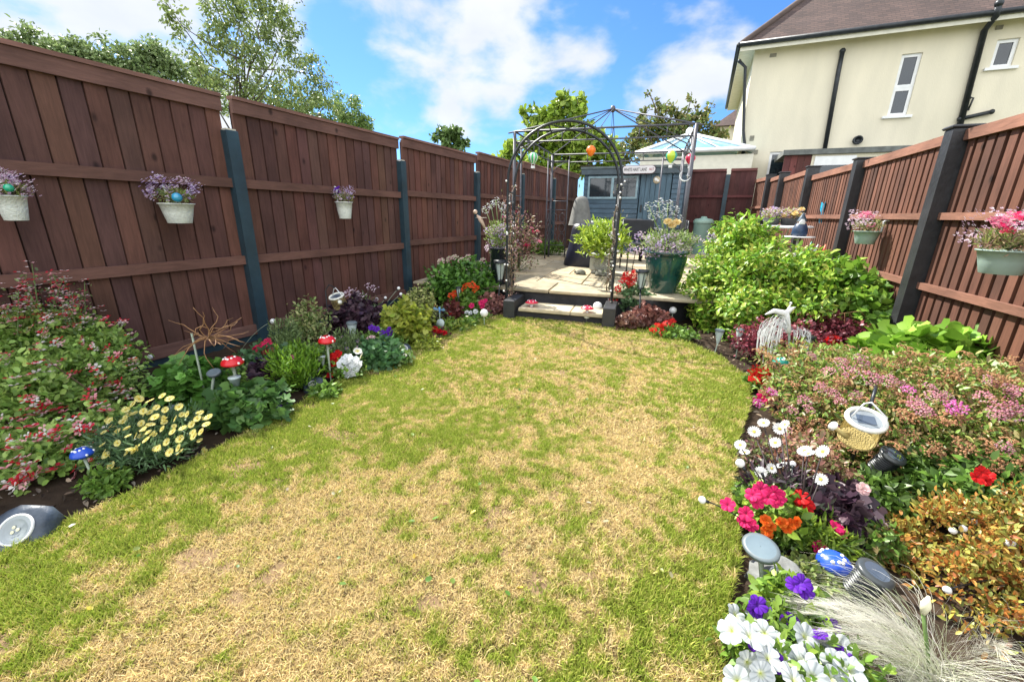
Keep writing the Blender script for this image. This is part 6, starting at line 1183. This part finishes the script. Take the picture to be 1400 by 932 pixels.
# torch lanterns
def torch(g, c, r, hgt, lab, rodmat=None):
    t = thing('torch_lantern', g, lab, 'solar light', 'black torch lanterns on stakes'); MB().tube([g-Z3(.02), c-Z3(hgt*.5)], .008, 8).build('stake', M_BLACK, t)
    mb = MB(); 
    for k in range(6): a = 2*PI*k/6; mb.tube([c+np.array((r*.45*math.cos(a), r*.45*math.sin(a), -hgt*.5)), c+np.array((r*math.cos(a), r*math.sin(a), hgt*.4))], .004, 5)
    mb.lathe([(r*.5, -hgt*.5), (r*.5, -hgt*.44), (.001, -hgt*.44)], 12, c); mb.lathe([(r*1.1, hgt*.36), (r*1.15, hgt*.5), (r*.3, hgt*.52), (.001, hgt*.52)], 12, c); mb.build('cage', M_BLACK, t)
    MB().lathe([(r*.38, -hgt*.42), (r*.85, hgt*.35)], 12, c).build('shade', M_FROST, t)
g = G(679, 430); c = AD(684, 370, dep(g)); torch(g, c, m_px(c, 8), m_px(c, 28), 'black torch lantern on a stake just left of the arch'); g = G(874, 448); c = AD(877, 382, dep(g)); torch(g, c, m_px(c, 8), m_px(c, 26), 'black torch lantern on a stake between the red geranium and the green planter')
g = G(1100, 525); c = AD(1104, 469, dep(g)-.05); torch(g, c, m_px(c, 8), m_px(c, 20), 'short black lantern standing in the dark red barberry'); g = G(629, 438); c = AD(627, 400, dep(g)); torch(g, c, m_px(c, 3.5), m_px(c, 16), 'slim black stake lantern among the orange geraniums')
# ================================================================== wall baskets
def basket(c, r, hgt, into, lab, plab, pc, mat, blooms, hookup=True, gl=None, gcol=None, half=False, n=420):
    t = thing('wall_basket', c-Z3(hgt), lab, 'hanging pot', 'pots hanging on the fences'); into = np.array(into, float)
    mb = MB(); prof = [(r*.68, -hgt), (r*.70, -hgt*.98), (r*.84, -hgt*.5), (r*.97, -hgt*.06), (r*1.05, -hgt*.05), (r*1.05, 0), (r*.94, 0), (r*.92, -hgt*.12), (.001, -hgt*.12)]
    mb.lathe(prof, 22, c, sx=1., sy=1.); mb.lathe([(.001, -hgt), (r*.68, -hgt)], 22, c); mb.build('pot', mat, t)
    mb = MB(); p0 = c+into*r*1.0; mb.tube([p0-Z3(hgt*.1), p0+Z3(hgt*.75), p0+into*.02+Z3(hgt*.88), p0+into*.05+Z3(hgt*.80)], [.009]*4, 8); mb.build('hook', M_WHITE, t)
    pt = thing('trailing_plant', c-Z3(hgt*.12), plab, 'flowers', 'flowers in the hanging pots')
    o_, p, s = foliage(pt, [(c[0], c[1], c[2]+r*.25, r*1.0, r*.95, r*.5), (c[0]-r*.5, c[1], c[2]+r*.4, r*.7, r*.7, r*.5), (c[0]+r*.5, c[1], c[2]+r*.4, r*.7, r*.7, r*.5)], n, .035, .008, pc, 'leaf', upright=.7, shell=.2, zmin=c[2]-hgt*.5)
    for mesh, k, sz, sp_ in blooms:
        for q in range(k): a = rs.rand()*2*PI; e = rs.rand()**.5*sp_; tp_ = c+np.array((math.cos(a)*r*1.3*e, math.sin(a)*r*1.1*e, r*(.35+1.25*rs.rand()))); put(pt, mesh, tp_, (rs.randn()*.4, -.5, .7), sz*rs.uniform(.8, 1.2))
    mb = MB()
    for q in range(8): a = rs.rand()*2*PI; mb.tube([c, c+np.array((math.cos(a)*r*.7, math.sin(a)*r*.6, r*.5)), c+np.array((math.cos(a)*r*1.3, math.sin(a)*r, r*.9))], .0025, 4)
    mb.build('stem', M_STEMG, pt)
    if gl is not None:
        gt = MB(); gt.col = gcol; gt.ball(gl, r*.30, 14); o_ = gt.build('glass_ball', P('glass_ball_%d' % int(gcol[1]*1000), gcol, .05, var=.3, bump=0, spec=.9), origin=gl); tag(o_, ('turquoise' if gcol[2] > .4 else 'green')+' glass ball nestling in the '+('second' if gcol[2] > .4 else 'first')+' white pot on the left fence', 'glass ball')
inL = (-1, .02, 0); YG = [(.22, .33, .07), (.35, .38, .12), (.45, .33, .2)]
def onfence(u, v, off): return AX(u, v, LFX(2)+off)
M_WICK = P('white_wicker', (.70, .74, .68), .6, var=.15, scale=60, bump=.7, bscale=110)
c = onfence(12, 267, .16); basket(c, m_px(c, 17), m_px(c, 33), inL, 'white wicker-look pot hooked on the fence at the left edge', 'lilac and white trailing flowers in the leftmost fence pot', YG, M_WICK, [(B_LILP, 26, .035, 1.25), (B_LIL, 10, .03, 1.2)], gl=AD(12, 257, dep(c)-.10), gcol=(.02, .40, .22))
c = onfence(241, 278, .16); basket(c, m_px(c, 20), m_px(c, 26), inL, 'white wicker-look pot hooked on the first full panel of the left fence', 'violet and pink spray flowers in the fence pot above the dried plant', YG, M_WICK, [(B_LIL, 24, .035, 1.3), (B_LILP, 12, .03, 1.3)], gl=AD(242, 270, dep(c)-.12), gcol=(.03, .30, .50))
c = AX(470, 276, LFX(4)+.15); basket(c, m_px(c, 11), m_px(c, 22), inL, 'white wicker-look pot hooked on the fence between the first two blue posts', 'purple and white flowers in the farthest left fence pot', YG, M_WICK, [(B_LIL, 14, .035, 1.2), (B_LILP, 8, .03, 1.2), (B_PPET, 2, .05, .8)])
M_GRNP = P('grey_green_tin', (.30, .40, .35), .5, var=.12, bump=.1)
c = AX(1186, 316, 1.50); basket(c, m_px(c, 15), m_px(c, 17), (1, 0, 0), 'grey-green tin pot on the right fence beyond the tall black post', 'pink-centred flowers in the farther pot on the right fence', YG, M_GRNP, [(B_LILP, 14, .035, 1.2), (B_PNKG, 3, .045, .7)], n=360)
c = AX(1378, 342, 1.50); basket(c, m_px(c, 30), m_px(c, 32), (1, 0, 0), 'large grey-green tin pot on the right fence at the photo edge', 'bright pink geranium and pale sprays in the nearest right fence pot', YG+[(.5, .36, .25)], M_GRNP, [(B_LILP, 24, .032, 1.3), (B_CERG, 3, .04, .8), (B_PNKG, 5, .045, .8)], n=900)
# butterfly on right fence
c = AX(1127, 292, 1.56); t = thing('butterfly_ornament', c, 'bright blue metal butterfly fixed to the right fence', 'ornament'); r = m_px(c, 15)
for s_ in (-1, 1):
    mb = MB(); o0 = c; Y_ = np.array((0, 1., 0)); pl = [(0, .0), (.25, .85), (.75, 1.0), (.7, .35), (.45, .05), (.6, -.3), (.5, -.8), (.25, -.9), (.05, -.4)]
    vs = [o0+Y_*s_*r*x*.9+Z3(r*y)+np.array((-.05*x, 0, 0)) for x, y in pl]; n_ = len(vs); vs2 = [q+np.array((-.006, 0, 0)) for q in vs]
    mb.add(vs+vs2, [tuple(range(n_)), tuple(range(2*n_-1, n_-1, -1))]+[(i, (i+1) % n_, n_+(i+1) % n_, n_+i) for i in range(n_)]); mb.build('wing', P('cyan_enamel', (.03, .42, .66), .3, var=.5, scale=25, bump=0), t)
MB().tube([c-Z3(r*.6), c+Z3(r*.55)], [.008, .012], 8).build('body', M_BLACK, t)
# ================================================================== things on the patio
ZP = .302
# left black planter
g = G(683, 388, ZP); r = m_px(g, 15); hh = AY(683, 338, g[1])[2]-ZP; t = thing('tall_planter', g, 'tall glossy black planter at the left front of the patio beside the arch', 'planter')
mb = MB(); mb.lathe([(.001, 0), (r*.62, 0), (r*.66, .02), (r*.95, hh*.96), (r*1.02, hh*.97), (r*1.02, hh), (r*.9, hh), (r*.88, hh-.05), (.001, hh-.05)], 26, g); mb.build('pot', P('gloss_black', (.016, .02, .028), .18, coat=.5, bump=0), t)
c = g+Z3(hh); pt = thing('potted_flowers', c, 'lilac trailing flowers with tall pale agapanthus in the black planter', 'flowers')
foliage(pt, [(c[0], c[1], c[2]+.05, r*1.2, r*1.1, .16), (c[0]-r*.3, c[1], c[2]+.16, r*.9, r*.9, .14)], 900, .05, .012, [(.2, .32, .07), (.32, .4, .12)], 'leaf', upright=.8, zmin=ZP+.2, shell=.2)
for q in range(36): put(pt, (B_LIL, B_LILP)[q % 2], c+np.array((rs.randn()*r*.7, -abs(rs.randn())*r*.5, rs.uniform(-.02, .26))), (rs.randn()*.4, -.5, .7), .04)
for (u, v) in ((671, 280), (678, 275), (686, 282), (664, 287), (690, 290)): p = AD(u, v, dep(c)); put(pt, B_AGAP, p, (0, 0, 1), .055); MB().tube([c, p], .004, 5).build('stem', M_STEMG, pt)
# angel/fairy ornament
c = AD(657, 300, dep(g)); t = thing('fairy_ornament', (c[0], c[1], 0.3), 'small cream and pink winged figure ornament on a rod left of the arch', 'ornament')
MB().tube([(c[0], c[1], .25), c], .004, 5).build('rod', M_BLACK, t); mb = MB(); mb.tube([c+np.array((-.05, 0, .05)), c, c+np.array((.06, 0, -.10))], [.012, .03, .014], 10); mb.ball(c+np.array((-.075, 0, .09)), .028, 10); mb.build('figure', P('cream_pink', (.62, .45, .34), .5), t)
for s_ in (-1, 1): mb = MB(); mb.lathe([(.001, .004), (.05, .003), (.055, 0), (.001, -.003)], 12, c+np.array((s_*.04, .02, .02)), sx=.6); mb.build('wing', P('pale_wing', (.7, .62, .5)), t)
# green glazed planter on the slab ledge
g = G(905, 399, ZP); r = m_px(g, 27); hh = AY(905, 343, g[1])[2]-ZP; t = thing('glazed_planter', g, 'big dark green glazed planter on the patio edge right of the arch', 'planter')
mb = MB(); mb.lathe([(.001, 0), (r*.60, 0), (r*.64, .015), (r*.85, hh*.4), (r*.98, hh*.85), (r*.96, hh*.93), (r*1.06, hh*.95), (r*1.08, hh), (r*.95, hh), (r*.93, hh-.05), (.001, hh-.05)], 30, g); mb.build('pot', P('dark_green_glaze', (.012, .060, .052), .10, var=.5, scale=6, coat=.8, bump=.05, bscale=12), t)
c = g+Z3(hh); pt = thing('potted_flowers', c, 'lilac flowers, tall white agapanthus and a yellow rose in the green glazed planter', 'flowers')
foliage(pt, [(c[0], c[1], c[2]+.04, r*1.2, r*1.1, .14), (c[0]-r*.4, c[1], c[2]+.1, r*.8, r*.8, .12), (c[0]+r*.5, c[1], c[2]+.1, r*.8, r*.8, .12)], 1500, .06, .012, [(.2, .32, .07), (.32, .42, .12), (.45, .5, .3)], 'leaf', upright=.6, zmin=ZP+.15, shell=.2)
for q in range(60): put(pt, (B_LIL, B_LILP)[q % 2], c+np.array((rs.randn()*r*.75, -abs(rs.randn())*r*.5, rs.uniform(-.05, .18))), (rs.randn()*.4, -.5, .7), .045)
for (u, v) in ((887, 283), (900, 277), (913, 280), (905, 292), (893, 295), (922, 288), (927, 300), (912, 300)): p = AD(u, v, dep(c)); put(pt, B_AGAP, p, (0, 0, 1), .062); MB().tube([c, p], .005, 5).build('stem', M_STEMG, pt)
for (u, v) in ((913, 303), (925, 304), (919, 308)): put(pt, B_ROSE, AD(u, v, dep(c)-.05), (0, -.7, .7), .05, 'rose')
# stone planter with lime shrub, tortoises
g = G(822, 373, ZP); r = m_px(g, 17); hh = AY(822, 347, g[1])[2]-ZP; t = thing('stone_planter', g, 'small pale carved stone planter in the middle of the patio', 'planter')
mb = MB(); mb.at(g, (0, 0, .15)); mb.box((-r*.8, -r*.7, 0), (r*.8, r*.7, hh*.12), .01); mb.box((-r*.9, -r*.78, hh*.12), (r*.9, r*.78, hh*.88), .03); mb.box((-r, -r*.88, hh*.88), (r, r*.88, hh), .012)
mb.tube([(-.6*r*math.cos(a), -r*.79-.006, hh*.5+hh*.3*math.sin(a)) for a in np.linspace(0, 2*PI, 20)], .009, 6); mb.tube([(-.28*r*math.cos(a), -r*.79-.004, hh*.5+hh*.16*math.sin(a)) for a in np.linspace(0, 2*PI, 16)], .014, 6)
mb.build('pot', P('pale_stone', (.40, .40, .36), .9, var=.25, scale=10, bump=.7, bscale=35), t)
mound('potted_shrub', 'bright yellow-green shrub bursting from the small stone planter', 'shrub', 823, 352, 38, 302, 1500, .10, .028, [(.34, .48, .04), (.45, .55, .07), (.22, .34, .04)], 'leaf', zb=ZP+hh-.02, upright=.5, shell=.2, up=.6)
for k, (u, v, rp, lab) in enumerate(((794, 375, 7, 'small dark stone tortoise on the paving left of the stone planter'), (822, 377, 9, 'grey stone tortoise leaning on the front of the stone planter'))):
    g2 = G(u, v, ZP); r2 = m_px(g2, rp); t = thing('stone_tortoise', g2, lab, 'statue', 'stone tortoises on the patio'); M_T = P('mossy_stone', (.15, .15, .12), .9, var=.4, scale=30, bump=.8, bscale=50)
    mb = MB(); mb.lathe([(r2*math.cos(a), r2*.75*math.sin(a)+r2*.2) for a in np.linspace(0, PI/2*.98, 8)]+[(.001, r2*.95)], 16, g2, sy=.8); mb.build('shell', M_T, t)
    MB().tube([g2+np.array((-r2*.8, 0, r2*.3)), g2+np.array((-r2*1.3, -.01, r2*.5))], [r2*.22, r2*.26], 10).build('head', M_T, t)
    for a in (.7, 2.4, 3.9, 5.5): MB().tube([g2+np.array((r2*.7*math.cos(a), r2*.6*math.sin(a), r2*.3)), g2+np.array((r2*1.0*math.cos(a), r2*.85*math.sin(a), .005))], [r2*.2, r2*.16], 8).build('leg', M_T, t)
# table with covered base and furled parasol
g = G(800, 362, ZP); gq = G(800, 352, ZP); hh = .74
tc0 = np.array((gq[0]+.42, gq[1]+.15, ZP)); t = thing('patio_table', tc0, 'white-topped patio table with folded dark chairs around it in front of the shed', 'table')
mb = MB(); mb.at(tc0, (0, 0, .1)); mb.box((-.75, -.42, hh-.04), (.75, .42, hh), .012); mb.build('tabletop', P('pale_table', (.62, .64, .60), .4, var=.1), t)
for sx_ in (-1, 1):
    for sy_ in (-1, 1): mb = MB(); mb.at(tc0, (0, 0, .1)); mb.tube([(sx_*.66, sy_*.34, hh-.04), (sx_*.7, sy_*.38, 0)], .02, 8); mb.build('leg', M_BLACK, t)
cb = np.array((g[0], g[1], ZP)); t = thing('covered_barbecue', cb, 'barbecue under a black weatherproof cover standing on the patio', 'barbecue cover'); w0 = m_px(g, 27)
mb = MB(); n = 5; vs = []; 
for z, f in ((0, 1.12), (.02, 1.16), (.3, 1.0), (.62, .88), (.70, .80), (.72, .6)):
    for k in range(24): a = 2*PI*k/24; q = (abs(math.cos(a))**6+abs(math.sin(a))**6)**(-1/6.); wv = 1+.03*math.sin(a*9)*(1-z); vs.append(cb+np.array((w0*f*q*math.cos(a)*wv+.08, w0*f*q*math.sin(a)*wv*.9, z)))
mb.add(vs, [(i*24+j, i*24+(j+1) % 24, (i+1)*24+(j+1) % 24, (i+1)*24+j) for i in range(5) for j in range(24)]+[tuple(5*24+j for j in range(24))], True); mb.build('cover', P('black_cover', (.010, .013, .03), .45, var=.4, scale=6, bump=.4, bscale=12), t)
pc_ = AY(793, 306, cb[1]+.25); ph = AY(793, 268, cb[1]+.25)[2]-pc_[2]; r = m_px(pc_, 14); t = thing('covered_parasol', pc_, 'grey pleated cover like a blunt cone standing on the covered barbecue', 'cover')
mb = MB(); vs = []; nn = 28
for z, f in ((-.05, 1.08), (0, 1.02), (.5, .82), (.85, .62), (.95, .45), (1.0, .1)):
    for k in range(nn): a = 2*PI*k/nn; wv = 1+(.07 if k % 2 else -.03)*(1-z*.6); vs.append(pc_+np.array((r*f*wv*math.cos(a), r*f*wv*math.sin(a), ph*z)))
mb.add(vs, [(i*nn+j, i*nn+(j+1) % nn, (i+1)*nn+(j+1) % nn, (i+1)*nn+j) for i in range(5) for j in range(nn)], True); mb.build('cloth', P('grey_canvas', (.17, .17, .155), .9, var=.25, scale=12, bump=.4), t)
M_CHB = P('black_mesh_fabric', (.022, .024, .03), .7, var=.3)
def chair(c, rz, lab):
    t = thing('patio_chair', c, lab, 'chair', 'dark patio chairs'); t.rotation_euler = (0, 0, rz)
    def loc(mb, nm, mat):
        o_ = mb.build(nm, mat, t, origin=None); return o_
    o0 = np.array(c)
    mb = MB().at(o0); mb.box((-.24, -.24, .40), (.24, .24, .44), .015); loc(mb, 'seat', M_CHB); mb = MB().at(o0); mb.box((-.24, .22, .46), (.24, .25, .80), .012); loc(mb, 'backrest', M_CHB)
    for sx_ in (-.25, .25):
        for sy_ in (-.23, .24): mb = MB().at(o0); mb.tube([(sx_, sy_, 0), (sx_, sy_, .62 if sy_ < 0 else .79)], .012, 8); loc(mb, 'leg', M_BLACK)
        mb = MB().at(o0); mb.tube([(sx_, -.25, .63), (sx_, .235, .64)], .016, 8); loc(mb, 'armrest', M_BLACK)
q = G(868, 372, ZP); chair((q[0], q[1]+.35, ZP), .4, 'dark mesh patio chair seen through the right legs of the arch'); chair((q[0]-.4, q[1]+2.1, ZP), 3.0, 'dark mesh patio chair on the far side of the patio table'); q = G(850, 366, ZP); chair((q[0]+.65, q[1]+.9, ZP), -1.3, 'dark mesh patio chair behind the green glazed planter')
# water butt
c = AY(962, 302, 11.2); r = m_px(c, 12); t = thing('storage_bin', (c[0], 11.2, ZP), 'pale green lidded bin against the far fence right of the shed', 'bin')
mb = MB(); mb.lathe([(r*.85, 0), (r, c[2]-ZP-.05)], 24, (c[0], 11.2, ZP)); mb.build('body', P('sage_plastic', (.16, .26, .22), .5, var=.1), t); MB().lathe([(r*1.08, -.05), (r*1.08, 0), (r*.9, .04), (r*.35, .06), (r*.3, .1), (.001, .1)], 24, (c[0], 11.2, c[2])).build('lid', P('sage_lid', (.22, .34, .28), .45, var=.1), t)
# white table with pots and gnome behind the hydrangea
tb = AY(1062, 308, 6.6); tc1 = np.array((tb[0], 6.6, 0)); zt = tb[2]; t = thing('garden_table', (tc1[0], tc1[1], ZP), 'white metal table half hidden behind the large hydrangea', 'table')
mb = MB(); mb.lathe([(.001, zt), (.34, zt), (.36, zt-.01), (.36, zt-.03), (.30, zt-.03)], 28, tc1, sx=1.15); mb.build('tabletop', M_WHITE, t)
for k in range(4): a = PI/4+k*PI/2; MB().tube([tc1+np.array((.25*math.cos(a), .25*math.sin(a), zt-.02)), tc1+np.array((.12*math.cos(a), .12*math.sin(a), (zt+ZP)/2)), tc1+np.array((.28*math.cos(a), .28*math.sin(a), ZP))], .012, 6).build('leg', M_WHITE, t)
for (u, v, mesh_, lab) in ((1056, 299, [B_LILP, B_LIL], 'bowl of pink and violet flowers on the white table'), (1079, 297, [B_LILP, B_ROSE], 'bowl of peach and pink flowers on the white table beside the gnome')):
    c = AY(u, v, 6.55); c = np.array((c[0], 6.55, zt+.002)); t = thing('flower_bowl', c, lab, 'potted flowers', 'flower bowls on the white table'); MB().lathe([(.001, 0), (.07, 0), (.12, .08), (.125, .09), (.11, .085), (.001, .075)], 16, c).build('pot', P('dark_bowl', (.05, .05, .05), .4), t)
    foliage(t, [(c[0], c[1], c[2]+.12, .13, .12, .08)], 220, .04, .02, YG, zmin=c[2]+.05)
    for q in range(18): put(t, mesh_[q % 2], c+np.array((rs.randn()*.07, -abs(rs.randn())*.06, .12+.08*rs.rand())), (0, -.5, .7), .04)
sbt = AY(1092, 323, 6.2); st_ = np.array((sbt[0], 6.2, sbt[2])); t = thing('side_stand', (st_[0], 6.2, 0.3), 'small round pale stand carrying the gnome by the right fence', 'stand')
MB().lathe([(.001, 0), (.17, 0), (.18, -.012), (.001, -.02)], 20, st_).build('top', M_WHITE, t); MB().tube([st_-Z3(.015), (st_[0], 6.2, .3)], .014, 8).build('leg', M_WHITE, t)
c = st_+Z3(.002); hg = AY(1094, 291, 6.2)[2]-st_[2]; r = .075; t = thing('garden_gnome', c, 'dark blue garden gnome figure with a pointed hat on the pale stand', 'gnome')
mb = MB(); mb.lathe([(.001, 0), (r, 0), (r*1.15, hg*.12), (r*1.1, hg*.3), (r*.8, hg*.5), (r*.55, hg*.56)], 18, c); mb.build('body', P('gnome_blue', (.02, .045, .10), .4, var=.5, scale=20), t)
MB().ball(c+Z3(hg*.62), r*.62, 12).build('head', P('gnome_skin', (.5, .32, .24), .5), t); MB().lathe([(r*.72, hg*.64), (r*.5, hg*.78), (.004, hg)], 14, c).build('hat', P('gnome_hat', (.03, .06, .09), .4), t); MB().lathe([(.001, 0), (r*.4, .02), (r*.45, .07), (r*.2, .1)], 10, c+np.array((0, -r*.55, hg*.36)), sy=.5).build('beard', M_WHITE, t)
# garden tools by the fence
for (u0, v0, u1, v1, cm, lab, w_) in ((1104, 357, 1110, 330, (.05, .22, .14), 'dark green plastic hand tool blade sticking up behind the hydrangea', .03), (1108, 360, 1119, 334, (.55, .62, .55), 'pale curved hand tool blade sticking up behind the hydrangea', .022), (1120, 360, 1122, 336, (.72, .14, .06), 'left-hand orange tool handle standing behind the hydrangea', .018), (1124, 360, 1129, 334, (.72, .14, .06), 'right-hand orange tool handle standing behind the hydrangea', .018)):
    a = AY(u0, v0, 6.0); b_ = AY(u1, v1, 6.0); g0 = np.array((a[0]-.02, 6.0, .0)); mb = MB(); mb.tube([g0, a, a*.5+b_*.5+np.array((-.01, 0, 0)), b_], [.008, w_*.9, w_, .006], 8); o_ = mb.build('hand_tool', P('tool_%d' % int(cm[0]*100+u0), cm, .4, var=.15, bump=0), origin=g0); tag(o_, lab, 'garden tool', 'hand tools by the right fence')
# low plants on the patio's left strip and blossoming shrub
mound('border_plant', 'low green border plants at the foot of the left fence beyond the arch', 'plant', 748, 349, 26, 330, 900, .09, .03, GRN, 'leaf', zb=.28, upright=.6)
t, c, r, h, p, s = mound('fuchsia', 'tall pink and red flowering shrub inside the arch by the left gazebo post', 'shrub', 708, 372, 34, 288, 1700, .05, .022, [(.30, .14, .12), (.16, .24, .06), (.4, .25, .2), (.2, .1, .1)], 'leaf', zb=.28, shell=.1)
strew(t, p, s, [B_PNKG, B_CERG, B_LILP], 34, .035, top=-.4)
# trellis under the slab ledge
g0 = G(888, 420); g1 = G(936, 424); t = thing('trellis', (g0+g1)/2, 'dark wire trellis panel under the paving ledge of the green planter', 'trellis'); mb = MB(); zt = .24
for q in np.linspace(0, 1, 8): p_ = g0*(1-q)+g1*q; mb.tube([p_+Z3(0), p_*1+(g1-g0)*.12+Z3(zt)], .004, 4); mb.tube([p_+Z3(0), p_*1-(g1-g0)*.12+Z3(zt)], .004, 4)
mb.tube([g0+Z3(zt), g1+Z3(zt)], .006, 5); mb.build('lattice', M_GREYPL, t)
